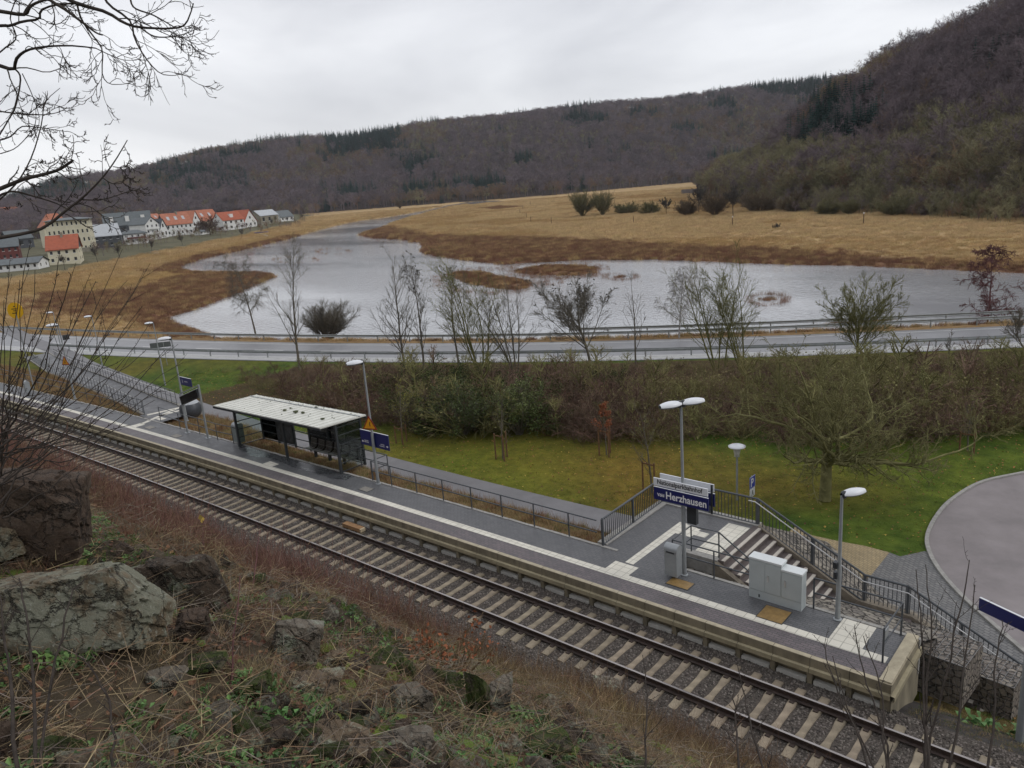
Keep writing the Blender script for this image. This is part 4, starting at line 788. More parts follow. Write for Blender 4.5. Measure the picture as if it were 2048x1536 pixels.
def warn(lampo,h,yoff,s=.72,ang=0):
    g=MB(); 
    def tri(k,y,d=.012): 
        a=[(-s/2*k,0),(s/2*k,0),(0,s*.87*k)]; c0=s*.29; P_=[(x,h+c0+(z-c0*k)) for x,z in a]
        V=[[x,y,z] for x,z in P_]+[[x,y+d,z] for x,z in P_]; return V,[[0,1,2],[3,5,4]],[[0,3,4,1],[1,4,5,2],[2,5,3,0]]
    V,F3,F4=tri(1,yoff); m=MB(); m.add(V,F3); m.add(V,F4); w=m.build('warning_triangle',mredd,lampo); V,F3,F4=tri(.76,yoff-.004,.002); m=MB(); m.add(V,F3); m.build('orange_face',morg,w)
    m=MB(); z0=h+.1; m.add([[.02,yoff-.008,z0+.26],[.07,yoff-.008,z0+.26],[-.01,yoff-.008,z0+.12],[.03,yoff-.008,z0+.12]],[[0,1,3,2]]); m.add([[.0,yoff-.008,z0+.12],[.06,yoff-.008,z0+.12],[.03,yoff-.008,z0+.02]],[[0,2,1]]); m.build('lightning_mark',mtextk,w); w.rotation_euler=(0,0,ang); return w
w_=warn(LA,2.62,-.12,.74,.35); w_=warn(LW,2.55,-.12,.74,.35)
MB().box([.05,.07,4.3],[.1,.5,4.65]).build('sign_panel',mdark,LW)
def board(parent,x0,x1,z0,z1,y,mt,name,d=.035,edge=mwht):
    m=MB().box([x0,y-d/2,z0],[x1,y+d/2,z1]).build(name,mt,parent); MB().box([x0,y-d/2-.003,z1+.001],[x1,y+d/2+.003,z1+.014]).build('board_edge',edge,m); return m
# direction sign on lamp A
bd=board(LA,-.98,.98,1.72,2.42,.10,mblue,'direction_sign'); f=lambda x,z,y=.075: frame((x,y,z),(1,0,0),(0,0,1))
m=MB(); yy=.0765
for x0,x1,z in ((-.72,-.42,1.93),(-.72,-.42,1.86),(.42,.68,1.92),(.34,.68,1.84)):
    n=9
    for i in range(n):
        xa=x0+(x1-x0)*i/n; h=.05 if i%3 else .065; m.add([[xa,yy,z],[xa+(x1-x0)/n*.62,yy,z],[xa+(x1-x0)/n*.62,yy,z+h*.75],[xa,yy,z+h*.75]],[[0,1,2,3]])
for xc,s in ((-.84,-1),(.86,1)):
    m.add([[xc-s*.07,yy,1.87],[xc+s*.0,yy,1.87],[xc+s*.0,yy,1.91],[xc-s*.07,yy,1.91]],[[0,1,2,3]]); m.add([[xc+s*.0,yy,1.83],[xc+s*.07,yy,1.89],[xc+s*.0,yy,1.95]],[[0,1,2]])
m.build('sign_marks',mtextw,bd)
bd=board(L2,.15,1.55,2.35,2.85,.0,mblue,'direction_sign'); m=MB(); 
for xa in np.linspace(.7,1.05,7): m.add([[xa,-.02,2.58],[xa+.035,-.02,2.58],[xa+.035,-.02,2.64],[xa,-.02,2.64]],[[0,1,2,3]])
m.add([[.42,-.02,2.5],[.46,-.02,2.5],[.46,-.02,2.72],[.42,-.02,2.72]],[[0,1,2,3]]); m.build('sign_marks',mtextw,bd)
# station name boards on lamp B
PWl=atY(1306.5,955,3.5); PWr=atY(1415,980,3.5); zt=(PWl[2]+PWr[2])/2; xl,xr=PWl[0]+11.28,PWr[0]+11.28; zt-=.55
print('name board',PWl,PWr)
hW=.235; hB=.42
for y,sgn,nm in ((-.2,-1,'front'),(.2,1,'back')):
    wb=board(LB,xl,xr,zt-hW,zt,y,mwht,'white_name_board'); bb=board(LB,xl,xr+.02,zt-hW-.06-hB,zt-hW-.06,y,mblue,'blue_name_board')
    if sgn<0:
        add_mesh_text('Nationalparkbahnhof',.215,mtextk,wb,frame((xl+.13,y-.0195,zt-hW+.07),(1,0,0),(0,0,1)),'lettering',.86)
        add_mesh_text('Vöhl',.15,mtextw,bb,frame((xl+.13,y-.0195,zt-hW-.06-hB+.13),(1,0,0),(0,0,1)),'lettering',.9); add_mesh_text('Herzhausen',.34,mtextw,bb,frame((xl+.43,y-.0195,zt-hW-.06-hB+.1),(1,0,0),(0,0,1)),'lettering',.87)
    else:
        add_mesh_text('Nationalparkbahnhof',.215,mtextk,wb,frame((xr-.13,y+.0195,zt-hW+.07),(-1,0,0),(0,0,1)),'lettering',.86); add_mesh_text('Vöhl',.15,mtextw,bb,frame((xr-.13,y+.0195,zt-hW-.06-hB+.13),(-1,0,0),(0,0,1)),'lettering',.9); add_mesh_text('Herzhausen',.34,mtextw,bb,frame((xr-.43,y+.0195,zt-hW-.06-hB+.1),(-1,0,0),(0,0,1)),'lettering',.87)
for x in (xl+.06,xr-.06): MB().box([x-.03,.15,zt-hW-.06-hB-.25],[x+.03,.19,zt]).build('bracket',mdark,LB) if x>0 else None
MB().bar([0,0,zt-.35],[0,-.2,zt-.35],.05).bar([0,0,zt-.35],[0,.2,zt-.35],.05).build('bracket',mgrey,LB)
MB().box([.1,.05,zt-1.42],[.42,.2,zt-.82]).build('loudspeaker',mdark,LB)
MB().box([-.12,-.12,1.3],[-.03,.05,1.5]).box([-.14,-.12,1.62],[-.03,.05,1.8]).build('cable_clamp',mdark,LC)
# ------------------------------------------------------------------ bins
def bin_(label,x,y,z=.55,w=.42,h=.92,mt=mgrey,d=.34,rz=0):
    g=empty('litter_bin',(x,y,z),label,'litter bin'); g.rotation_euler=(0,0,rz)
    b_=MB().box([-w/2,-d/2,.12],[w/2,d/2,h]); b_.build('bin_body',mt,g)
    n=12; V=[[w/2*1.06*sx,-d/2*1.1*math.cos(math.pi*i/n),h+.0+.2*math.sin(math.pi*i/n)] for sx in (-1,1) for i in range(n+1)]
    m=MB().add(V,[[i,i+1,n+2+i,n+1+i] for i in range(n)]); m.build('lid',mgrey,g,smooth=True)
    V2=[[w/2*1.05,-d/2*1.1*math.cos(math.pi*i/n),h+.2*math.sin(math.pi*i/n)] for i in range(n+1)]; m=MB(); m.add(V2+[[w/2*1.05,0,h]],[[i,n+1,i+1] for i in range(n)]); V3=[[-q[0],q[1],q[2]] for q in V2]; m.add(V3+[[-w/2*1.05,0,h]],[[i,i+1,n+1] for i in range(n)]); m.build('lid_end',mgrey,g)
    MB().box([-w*.32,-d/2-.015,h-.06],[w*.32,-d/2-.002,h+.01]).build('slot',mdark,g); MB().box([-.05,0,0],[.05,.06,.2]).build('stand',mgrey,g); return g
bin_('tall grey litter bin with curved lid on the twin-headed lamp post',-11.5,3.4,h=.98,w=.44)
a=at(480,887,.55); bin_('grey green litter bin at the left post of the shelter',a[0],a[1],mt=mat('bin_green_grey',(.22,.25,.24),rough=.5),w=.5,h=1.0,d=.4)
a=at(57,787,.55); bin_('pale grey litter bin far along the platform at the left edge',a[0],a[1],h=.8)
# ------------------------------------------------------------------ cabinet
def cabinet():
    g=empty('switch_cabinet',(-8.27,3.83,.55),'white and grey switch cabinet of two stepped units on the platform','cabinet')
    x0,x1,x2=-.79,.2,.8; d=.18
    base=MB().box([x0,-d,0],[x2,d,.27]); base.build('plinth',mcab,g)
    for a,b,h in ((x0,x1,1.27),(x1+.004,x2,1.13)):
        MB().box([a,-d,.275],[b,d,h]).build('cabinet_body',mcab,g); MB().box([a-.015,-d-.02,h+.001],[b+.015,d+.02,h+.06]).build('cabinet_roof',mcabt,g)
    for a,b,h in ((x0+.02,(x0+x1)/2-.004,1.22),((x0+x1)/2+.004,x1-.02,1.22),(x1+.025,x2-.02,1.08)):
        dd=MB().box([a,-d-.012,.3],[b,-d-.002,h]).build('cabinet_door',mcab,g)
        if a>x0+.1: 
            MB().box([a+.07,-d-.03,.66],[a+.12,-d-.013,.85]).build('door_handle',minox,dd)
    MB().box([x0+.3,-d-.006,.06],[x0+.34,-d-.001,.16]).build('vent',mdark,g)
cabinet()
# ------------------------------------------------------------------ shelter
def shelter():
    o=np.array([-33.4,3.9,.55]); g=empty('waiting_shelter',o,'waiting shelter with white sheet roof and dark steel frame','shelter')
    FL,FM,FR=np.array([-37.7,3.1,.55]),np.array([-33.41,3.31,.55]),np.array([-29.16,3.47,.55]); BL,BR=np.array([-37.55,4.5,.55]),np.array([-29.14,4.87,.55])
    L1=FL+.001; 
    def P(p,z): return np.array([p[0],p[1],z])-o
    zt_=3.12; zb=3.02
    def post(p,ztop,w=.1): 
        q=P(p,.55); MB().box([q[0]-w/2,q[1]-w/2,0],[q[0]+w/2,q[1]+w/2,ztop-.55]).build('post',mdark,g)
    bk=[BL]+[BL+(BR-BL)*t for t in (.17,.345,.5,.69,.86)]+[BR]
    for p in (FL,FM,FR): post(p,3.0,.11)
    for p in bk: post(p,3.12,.09)
    for h in (.62,1.05,1.5,1.95,2.4,2.8):
        for a,b_ in ((FL,BL),(BL,BR),(FR,BR)): MB().bar(P(a,h),P(b_,h),.035,.045).build('side_rail',mdark,g)
    for a,b_ in ((FL,BL),(BL,bk[1]),(bk[3],BR),(FR,BR)):
        MB().bar(P(a,1.78),P(b_,1.78),.008,2.2).build('glass_pane',mglass,g)
    # notice board
    nb=MB().bar(P(bk[1]-(0,.06,0),1.75),P(bk[2]-(0,.06,0),1.75),.04,2.1).build('notice_board',mdark,g)
    pg=mat('poster_dark',(.09,.095,.1),rough=.25,scale=5,var=.5)
    for k in range(3):
        a=bk[1]+(bk[2]-bk[1])*(.06+.32*k); b_=bk[1]+(bk[2]-bk[1])*(.32+.32*k)
        for z in (1.25,2.2): MB().bar(P(a-(0,.085,0),z),P(b_-(0,.085,0),z),.006,.8).build('notice_case',pg,nb)
    # roof
    c1,c2,c3,c4=[at(x,y,z)-o for x,y,z in ((426,811,3.0),(512,789.5,3.2),(732,829.5,3.2),(640,856,3.0))]
    print('roof',c1+o,c2+o,c3+o,c4+o)
    V=np.array([c1,c2,c3,c4]); th=np.array([0,0,.06])
    m=MB(); m.add(np.vstack([V,V-th]),[[0,3,2,1],[4,5,6,7],[0,1,5,4],[1,2,6,5],[2,3,7,6],[3,0,4,7]]); rf=m.build('roof',mroof,g)
    rb=MB()
    for t in np.linspace(0.01,.99,22):
        a=V[0]*(1-t)+V[3]*t; b_=V[1]*(1-t)+V[2]*t; rb.bar(a+[0,0,.012],b_+[0,0,.012],.028,.024)
    rb.build('roof_seam',mroof,rf)
    for t in (.86,):
        a=V[0]*(1-t)+V[1]*t; b_=V[3]*(1-t)+V[2]*t; MB().bar(a+[0,0,.02],b_+[0,0,.02],.05,.03).build('roof_flashing',mgrey,rf)
    MB().bar(V[0]-[0,0,.09],V[3]-[0,0,.09],.06,.1).bar(V[1]-[0,0,.12],V[2]-[0,0,.12],.06,.1).build('roof_beam',mdark,g)
    # wire seats
    bx=[bk[3]+(bk[6]-bk[3])*t for t in (.06,.95)]; off_=np.array([0,-.45,0])
    MB().bar(P(bx[0]+off_,.9),P(bx[1]+off_,.9),.06,.06).build('bench_beam',mgrey,g)
    for t in (.2,.5,.8):
        p=bx[0]*(1-t)+bx[1]*t+off_; MB().box(P(p,.55)-[.06,.06,0],P(p,.93)+[.06,.06,0]).build('bench_foot',mdark,g)
    for k in range(6):
        p=bx[0]*(1-(k+.5)/6)+bx[1]*(k+.5)/6+off_; m=MB()
        for i in range(7):
            u=-.22+.44*i/6; m.tube([P(p+(u,-.24,0),1.0),P(p+(u,.1,0),.96),P(p+(u,.24,0),1.05),P(p+(u,.32,0),1.4)],.006,4,False)
        for yy_,zz_ in ((-.24,1.0),(-.05,.975),(.12,.965),(.26,1.15),(.32,1.4)): m.tube([P(p+(-.23,yy_,0),zz_),P(p+(.23,yy_,0),zz_)],.007,4,False)
        m.build('wire_seat',minox,g)
    # stones and moss lying on the roof
    Z=lambda s,t: V[0]*(1-s)*(1-t)+V[1]*s*(1-t)+V[2]*s*t+V[3]*(1-s)*t+o
    big=((.45,.52,'mossy stone left of a pair on the shelter roof',.16),(.47,.61,'larger mossy stone in the middle of the shelter roof',.2),(.5,.66,'mossy stone right beside the largest one on the shelter roof',.16),(.4,.87,'stone nearest the front right corner of the shelter roof',.15),(.62,.5,'small mossy stone behind the others on the shelter roof',.1),(.9,.62,'dark clump resting on the roof flashing',.12))
    for s,t,lb,sz in big:
        bmq=stone_proto(int(s*1000+t*100),'roof_stone',mmoss,.6); COL.objects.link(bmq); bmq.scale=(sz*1.6,sz*1.3,sz); p=Z(s,t); bmq.location=(p[0],p[1],p[2]+sz*.3); tag(bmq,lb,'stone')
    rg=np.random.default_rng(4); n=26; s_=rg.uniform(.1,.95,n); t_=rg.uniform(.05,.95,n); pts=np.array([Z(a,b_) for a,b_ in zip(s_,t_)])+[0,0,.02]
    gn_instances('roof_debris',pts,rg.uniform(0,6,(n,3)),rg.uniform(.03,.08,n),[tmp(stone_proto(900,'q',mmoss,.5))],label='small crumbs of moss and grit strewn on the shelter roof',cat='debris')
shelter()
# ------------------------------------------------------------------ display posts and round container
dp=empty('platform_display',(-42.0,2.9,.55),'dark platform display between two grey posts by the ramp opening','display')
D1,D2=np.array([-43.05,2.83,.55]),np.array([-40.88,2.95,.55]); O_=np.array([-42.0,2.9,.55])
t1,t2=topz(D1,787),topz(D2,770)
for p,h in ((D1,t1),(D2,t2)):
    MB().tube([p-O_,p-O_+[0,0,h]],.06,10).build('post',mgrey,dp,smooth=True); q=p-O_; MB().box(q-[.14,.14,0],q+[.14,.14,.02]).build('foot_plate',mgrey,dp)
A1,A2=D1-O_+[0,0,t1-.02],D2-O_+[0,0,t2-.02]; MB().bar(A1,A2,.06,.06).build('top_bar',mgrey,dp)
q1=A1+(A2-A1)*.05-[0,0,.42]; q2=A1+(A2-A1)*.96-[0,0,.42]; bd=MB().bar(q1,q2,.22,.5).build('display_case',mdark,dp); MB().bar(q1+[0,0,.262],q2+[0,0,.262],.24,.02).build('case_top',mwht,bd); MB().bar(q1-[0,.114,0],q2-[0,.114,0],.006,.42).build('screen',mat('screen_black',(.01,.011,.013),rough=.15),bd)
a=at(384,834,.3); gc=empty('grit_container',(a[0],a[1],a[2]),'round dark grey container with pale lid behind the display posts','container'); mgc=mat('container_dark',(.06,.065,.075),rough=.35); MB().lathe([(.45,0),(.62,.2),(.68,.45),(.66,.7),(.55,.95)],n=24).build('container_body',mgc,gc,smooth=True); MB().lathe([(.56,.94),(.45,1.08),(.25,1.16),(0,1.19)],n=24).build('lid',mat('container_lid',(.42,.44,.46),rough=.4),gc,smooth=True)
# ------------------------------------------------------------------ yellow disc, parking sign, park lamp, blue board, road sign
a=at(68,778,.55); h=topz(a,605); g=empty('signal_disc_post',tuple(a),'yellow round railway sign on a post at the left edge','sign'); MB().tube([[0,0,0],[0,0,h-.9]],.05,8).build('post',mgrey,g)
n=28; ang=np.arange(n)*2*np.pi/n; r_=.62; dx_=np.array([.78,.62,0]); V=[(-.05)*np.array([.62,-.78,0])+dx_*r_*math.cos(t)+np.array([0,0,h-.62+r_*math.sin(t)]) for t in ang]; nn=np.array([.62,-.78,0]); V2=[v+nn*.05 for v in V]
m=MB(); m.add(V+V2,[[i,(i+1)%n,n+(i+1)%n,n+i] for i in range(n)]); m.add(V2+[sum(V2)/n],[[i,(i+1)%n,n] for i in range(n)]); m.add(V+[sum(V)/n],[[(i+1)%n,i,n] for i in range(n)]); dc=m.build('disc',myel,g); m=MB()
for zz,w,x0 in ((.28,.14,.0),(.1,.42,-.05),(-.04,.24,-.02),(-.22,.3,-.12)):
    c0=np.array([0,0,h-.62+zz])+nn*.01; m.add([c0+dx_*(x0-w/2),c0+dx_*(x0+w/2),c0+dx_*(x0+w/2)+[0,0,.06],c0+dx_*(x0-w/2)+[0,0,.06]],[[0,1,2,3]])
m.build('disc_marks',mtextk,dc)
b=at(1503,1006,-3.12); g=empty('parking_sign',tuple(b),'blue parking sign with white plate behind the landing railing','parking sign'); zt_=topz(b,952); MB().tube([[0,0,0],[0,0,zt_]],.03,8).build('post',mgrey,g)
bd=MB().box([.03,-.3,zt_-.62],[.05,.3,zt_]).build('sign_panel',mat('sign_bright_blue',(.01,.04,.4),rough=.35),g); add_mesh_text('P',.62,mtextw,bd,frame((.053,-.2,zt_-.53),(0,1,0),(0,0,1)),'lettering')
m=MB(); 
for lo,hi in (((-.3,zt_-.62),(.3,zt_-.6)),((-.3,zt_-.02),(.3,zt_)),((-.3,zt_-.6),(-.28,zt_-.02)),((.28,zt_-.6),(.3,zt_-.02))): m.box([.051,lo[0],lo[1]],[.054,hi[0],hi[1]])
m.build('sign_border',mtextw,bd)
pp=MB().box([.03,-.28,zt_-1.08],[.05,.28,zt_-.66]).build('lower_plate',mwht,g); m=MB(); yz=[(-.02,.32),(.04,.32),(.06,.2),(.14,.02),(.08,.02),(.02,.16),(-.06,.04),(-.12,.04),(-.03,.2)]; m.add([[.052,y,zt_-1.06+z] for y,z in yz]+[[.052,.01,zt_-1.06+.18]],[[i,(i+1)%9,9] for i in range(9)]); m.build('pictogram',mtextk,pp)
b=at(1474,1000,-3.12); H_=topz(b,889); g=empty('park_lamp',tuple(b),'park lamp with flat white disc shade over a glass lantern','lamp post'); MB().tube([[0,0,0],[0,0,H_-.62]],.05,10).build('pole',mgrey,g,smooth=True); MB().lathe([(.07,H_-.64),(.13,H_-.58),(.19,H_-.14),(.1,H_-.1)],n=16).build('lantern_glass',mat('lantern',(.5,.5,.46),rough=.2),g,smooth=True); MB().lathe([(0,H_),(.3,H_-.03),(.43,H_-.09),(.42,H_-.115),(.1,H_-.1)],n=28).build('lamp_shade',mwht,g,smooth=True)
MB().lathe([(.08,H_-.66),(.14,H_-.62),(.14,H_-.59),(.08,H_-.56)],n=14).build('collar',mgrey,g)
A=at(1960,1195,2.2); B=at(2075,1249,2.2); g=empty('platform_end_sign',(B[0]-.1,B[1]-.1,-1.3),'dark blue board on a grey post cut by the right frame edge','sign'); o=np.array(g.location); MB().tube([[0,0,0],[0,0,3.6]],.09,12).build('post',mgrey,g,smooth=True); bd=MB().bar(A-o-[0,0,.17],B-o-[0,0,.17],.05,.34).build('sign_panel',mblue,g); MB().bar(A-o+[0,0,.006],B-o+[0,0,.006],.055,.012).build('board_edge',mwht,bd)
b=at(335,731,-2.9); zt_=topz(b,684); g=empty('road_sign',tuple(b),'grey back of a wide road sign on a thin post beside the road','road sign'); MB().tube([[0,0,0],[0,0,zt_]],.035,8).build('post',mgrey,g); MB().bar([-.75,-1.1,zt_-.28],[.4,.6,zt_-.28],.03,.55).build('sign_back',mat('sign_back_grey',(.1,.11,.11),rough=.5),g)
# ------------------------------------------------------------------ guardrails
def guardrail(label,f,dz,i0,i1,beams=(.75,),sp=4.):
    c=road_pt(0,f)[i0:i1]; al=np.r_[0,np.cumsum(np.linalg.norm(np.diff(c,axis=0),axis=1))]; g=empty('guardrail',tuple(c[0]),label,'guardrail'); o=c[0]
    pr=[(.0,-.15),(.045,-.11),(.0,-.02),(.0,.02),(.045,.11),(.0,.15)]; pr=[(x if f>.5 else -x,z) for x,z in pr]
    for h in beams: MB().sweep(c-o+[0,0,h+dz],pr).build('beam',mgrail,g); 
    nps=int(al[-1]/sp); pos=[np.array([np.interp(s,al,c[:,j]) for j in range(3)])-o for s in np.arange(nps)*sp]; d=sorted(range(nps),key=lambda i:np.linalg.norm(pos[i]+o-CAM)); near=d[:95 if nps>100 else nps]
    for i in near: p=pos[i]; MB().box([p[0]-.05,p[1]-.05,p[2]-.3],[p[0]+.05,p[1]+.05,p[2]+max(beams)+.1+dz]).build('post',mgrail,g)
    rest=[i for i in d[len(near):]]
    if rest:
        m=MB()
        for i in rest: p=pos[i]; m.box([p[0]-.05,p[1]-.05,p[2]-.3],[p[0]+.05,p[1]+.05,p[2]+max(beams)+.1+dz])
        m.build('post',mgrail,g,kind='stuff')
mgrail=mat('guardrail_zinc',(.27,.285,.28),rough=.45,metal=.5,scale=2,var=.15)
iL=int((100+400+20)/20); 
guardrail('near guardrail between the road and the bushes',.86,0,iL,len(PU),(.62,))
guardrail('far guardrail on the lake side of the road',-.12,0,10,len(PU),(.62,))
guardrail('second guardrail beam behind the lake side one at the right',-.32,.15,int((1150+420)/20),len(PU),(.62,))
# wooden block by the track
a=at(707,1057,-.15); g=MB().box([-.55,-.13,0],[.55,.13,.16]).build('timber_block',mat('old_timber',(.3,.17,.08),rough=.85,scale=6,var=.3),loc=a); g.rotation_euler=(0,0,.03); tag(g,'short brown timber lying between rail and platform','timber'); MB().box([.551,-.12,.01],[.63,.12,.15]).build('sawn_end',mat('pale_wood',(.55,.45,.3),rough=.8),g)
# meadow posts
mpo=mat('post_wood',(.07,.04,.025),rough=.9); k0=None
for i,(x,y,h,lb) in enumerate(((1061,411,9,'farthest thin post of the row across the meadow'),(1046,420,9,'second farthest thin post of the row across the meadow'),(1040,427,8,'thin post left of the middle of the meadow row'),(1053,437,11,'thin post below the leftmost one in the meadow'),(1062,447,13,'nearer dark post in the meadow left of the willow clump'),(1103,449,14,'dark post in the meadow directly left of the willow clump'),(1267,447,14,'dark post in the meadow below the willow clump'),(1465,452,16,'dark post in front of the bare forked tree'),(1727,449,19,'tallest dark post with pale cap before the steep wood'))):
    p=at(x,y,ZL); D_=np.linalg.norm(p-CAM); o=MB().tube([[0,0,-.5],[0,0,h*D_/1540]],[.13,.1],6).build('meadow_post',mpo,loc=p); tag(o,lb,'post','posts standing in the reed meadow')
    if i>6: MB().lathe([(.12,0),(.12,.35),(0,.4)],c=(0,0,h*D_/1540),n=6).build('cap',mtextw,o)
# ------------------------------------------------------------------ village
mcream=mat('render_cream',(.6,.56,.42),rough=.9,scale=.5,var=.08); mwhr=mat('render_white',(.7,.7,.68),rough=.9,scale=.5,var=.07); mslate=mat('slate_cladding',(.055,.06,.07),rough=.7,scale=1,var=.2); mtile=mat('roof_tile_red',(.34,.09,.045),rough=.8,scale=.8,var=.2); mtile2=mat('roof_tile_orange',(.38,.14,.08),rough=.8,scale=.8,var=.2); mrslate=mat('roof_slate',(.1,.115,.12),rough=.6,scale=.8,var=.2); mrpale=mat('roof_pale',(.42,.44,.46),rough=.5,scale=.8,var=.1); mwin=mat('window_glass',(.03,.032,.035),rough=.15,var=.1); mstn=mat('barn_stone',(.24,.22,.17),rough=.9,scale=1,var=.3); mredw=mat('dark_red_wood',(.13,.03,.025),rough=.8)
def house(label,A,B,depth,hpx,rpx,wall,roof,gable=None,ridge='par',rows=2,cols=4,base=0,balc=0,over=.5,chim=0,z=-3.2,dormer=0,skylight=0):
    ym=(A[1]+B[1])/2; hw=(B[0]-A[0])/2; A=at(A[0],ym+.0775*hw+.6,z); B=at(B[0],ym-.0775*hw-.6,z); Dm=np.linalg.norm((A+B)/2-CAM); k=Dm/1540; w=np.hypot(*(B-A)[:2]); ex_=(B-A)/w; a=math.atan2(ex_[1],ex_[0]); h=hpx*k; rh=rpx*k
    g=empty('house',tuple(A),label,'house','houses of the lakeside village'); g.rotation_euler=(0,0,a)
    MB().box([0,0,-1.5],[w,depth,h]).build('wall',wall,g)
    gm=gable or wall; o=over
    if ridge=='par':
        V=[[-o,-o,h-.1],[w+o,-o,h-.1],[w+o,depth/2,h+rh],[-o,depth/2,h+rh],[-o,depth+o,h-.1],[w+o,depth+o,h-.1]]; F=[[0,1,2,3],[3,2,5,4]]; G=[[0,0,h],[0,depth,h],[0,depth/2,h+rh-.1]],[[w,0,h],[w,depth,h],[w,depth/2,h+rh-.1]]
    elif ridge=='hip':
        V=[[-o,-o,h],[w+o,-o,h],[w-depth*.35,depth/2,h+rh],[depth*.35,depth/2,h+rh],[-o,depth+o,h],[w+o,depth+o,h]]; F=[[0,1,2,3],[3,2,5,4]]; G=[]
    else:
        V=[[-o,-o,h-.1],[-o,depth+o,h-.1],[w/2,depth+o,h+rh],[w/2,-o,h+rh],[w+o,-o,h-.1],[w+o,depth+o,h-.1]]; F=[[0,3,2,1],[3,4,5,2]]; G=[[0,0,h],[w,0,h],[w/2,0,h+rh-.1]],[[0,depth,h],[w,depth,h],[w/2,depth,h+rh-.1]]
    m=MB(); m.add(V,F); m.add(np.array(V)-[0,0,.25],F)
    if ridge=='hip': m.add([V[0],V[3],V[4]],[[0,1,2]]); m.add([V[1],V[5],V[2]],[[0,1,2]])
    rf=m.build('roof',roof,g)
    for q in G: MB().add(q,[[0,1,2]]).build('gable',gm,g)
    if gable and ridge=='par': MB().box([-.06,0,h*.25],[0,depth,h]).build('cladding',gable,g)
    ww=w/cols*.34; wh=h/rows*.42
    for r in range(rows):
        for c in range(cols):
            x=w*(c+.5)/cols; zc=h*(r+.58)/rows; wi=MB().box([x-ww/2,-.06,zc-wh/2],[x+ww/2,-.02,zc+wh/2]).build('window',mwin,g); MB().box([x-ww/2-.1,-.05,zc-wh/2-.14],[x+ww/2+.1,-.01,zc-wh/2-.01]).build('window_sill',mtextw,wi)
    for r in range(rows):   # end walls
        for c in range(2): 
            y=depth*(c+.5)/2; zc=h*(r+.58)/rows; MB().box([w+.01,y-ww/2,zc-wh/2],[w+.05,y+ww/2,zc+wh/2]).build('window',mwin,g)
    if ridge=='perp' and rpx>8: MB().box([w/2-ww/2,-.06,h+rh*.25],[w/2+ww/2,-.02,h+rh*.25+wh]).build('window',mwin,g)
    if balc:
        for r in range(1,rows):
            z_=h*r/rows; b_=MB().box([w*.1,-1.4,z_-.1],[w*.9,-.02,z_]).build('balcony',mwhr,g); MB().box([w*.1,-1.45,z_+.02],[w*.9,-1.38,z_+.95]).build('balcony_rail',mredw if balc>1 else mwhr,b_)
        for t in (.1,.37,.63,.9): MB().box([w*t-.08,-1.44,-1],[w*t+.08,-1.3,h*.95]).build('balcony_post',mtextw,g)
    if base: MB().box([-.08,-.08,-2],[w+.08,depth,h*.14]).build('base_wall',mstn,g)
    if chim: MB().box([w*chim-.35,depth*.4,h+rh*.5],[w*chim+.35,depth*.55,h+rh+1.]).build('chimney',mstn,rf)
    if dormer and ridge=='par':
        for t in (np.arange(dormer)+.5)/dormer: 
            x=w*t; MB().box([x-1.2,depth*.12,h+rh*.25],[x+1.2,depth*.42,h+rh*.7]).build('dormer',mwhr,rf)
    if skylight and ridge=='par':
        for t in (np.arange(skylight)+.7)/(skylight+.5):
            x=w*t; y0,y1=depth*.18,depth*.34; zf=lambda y:h-.1+(rh+.1)*(y+o)/(depth/2+o)+.06; MB().add([[x-.8,y0,zf(y0)],[x+.8,y0,zf(y0)],[x+.8,y1,zf(y1)],[x-.8,y1,zf(y1)]],[[0,1,2,3]]).build('skylight',mrpale,rf)
    return g
house('tall cream four-storey house with dark overhanging eaves',(104,513),(188,500),13,56,4,mcream,mrslate,ridge='hip',rows=4,cols=9,base=1,over=1.2)
house('orange-roofed house rising behind the tall cream one',(96,497),(150,490),12,34,22,mcream,mtile2,ridge='hip',rows=2,cols=4,over=.8,chim=.8)
house('cream house with red roof and dark slate gable nearest the water',(100,533),(161,522),13,25,23,mcream,mtile,gable=mslate,ridge='par',rows=2,cols=4,chim=.5)
house('dark slate house with pale panelled roof',(190,499),(246,490),14,20,20,mslate,mrpale,ridge='par',rows=2,cols=4)
house('broad dark-roofed house with dormers above the red balconies',(214,482),(308,468),16,22,22,mslate,mrslate,ridge='par',rows=2,cols=6,dormer=3)
house('white house with dark red balcony boarding',(250,491),(298,484),9,18,6,mwhr,mrslate,ridge='hip',rows=2,cols=4,balc=2)
house('narrow white house hung with stacked white balconies',(296,481),(322,477),12,28,12,mwhr,mrslate,ridge='perp',rows=3,cols=3,balc=1)
house('red-roofed house behind the stacked white balconies',(304,470),(334,466),12,24,12,mslate,mtile2,ridge='par',rows=2,cols=3,skylight=2)
house('white gabled annex left of the long orange-roofed house',(322,477),(338,474),9,14,20,mwhr,mslate,ridge='perp',rows=1,cols=2)
house('long white house with orange roof, skylights and slate gable',(336,474),(388,467),14,20,20,mwhr,mtile2,gable=mslate,ridge='par',rows=2,cols=6,skylight=3,chim=.6)
house('white gable-fronted house right of the long orange roof',(388,467),(404,464),12,20,20,mwhr,mtile2,ridge='perp',rows=2,cols=2,balc=1)
house('cream house with orange roof behind the big bare tree',(404,465),(442,459),12,19,20,mcream,mtile2,ridge='par',rows=2,cols=5,skylight=2)
house('white house with bright red roof and wide dormer',(449,462),(490,456),12,18,15,mwhr,mtile,ridge='par',rows=2,cols=4,dormer=1)
house('white gabled wing with red roof right of the bright red house',(490,456),(515,452),12,10,22,mwhr,mtile,ridge='perp',rows=1,cols=3,balc=0)
house('grey stone barn with pale roof',(523,450),(558,445),11,16,10,mstn,mrpale,ridge='par',rows=1,cols=3)
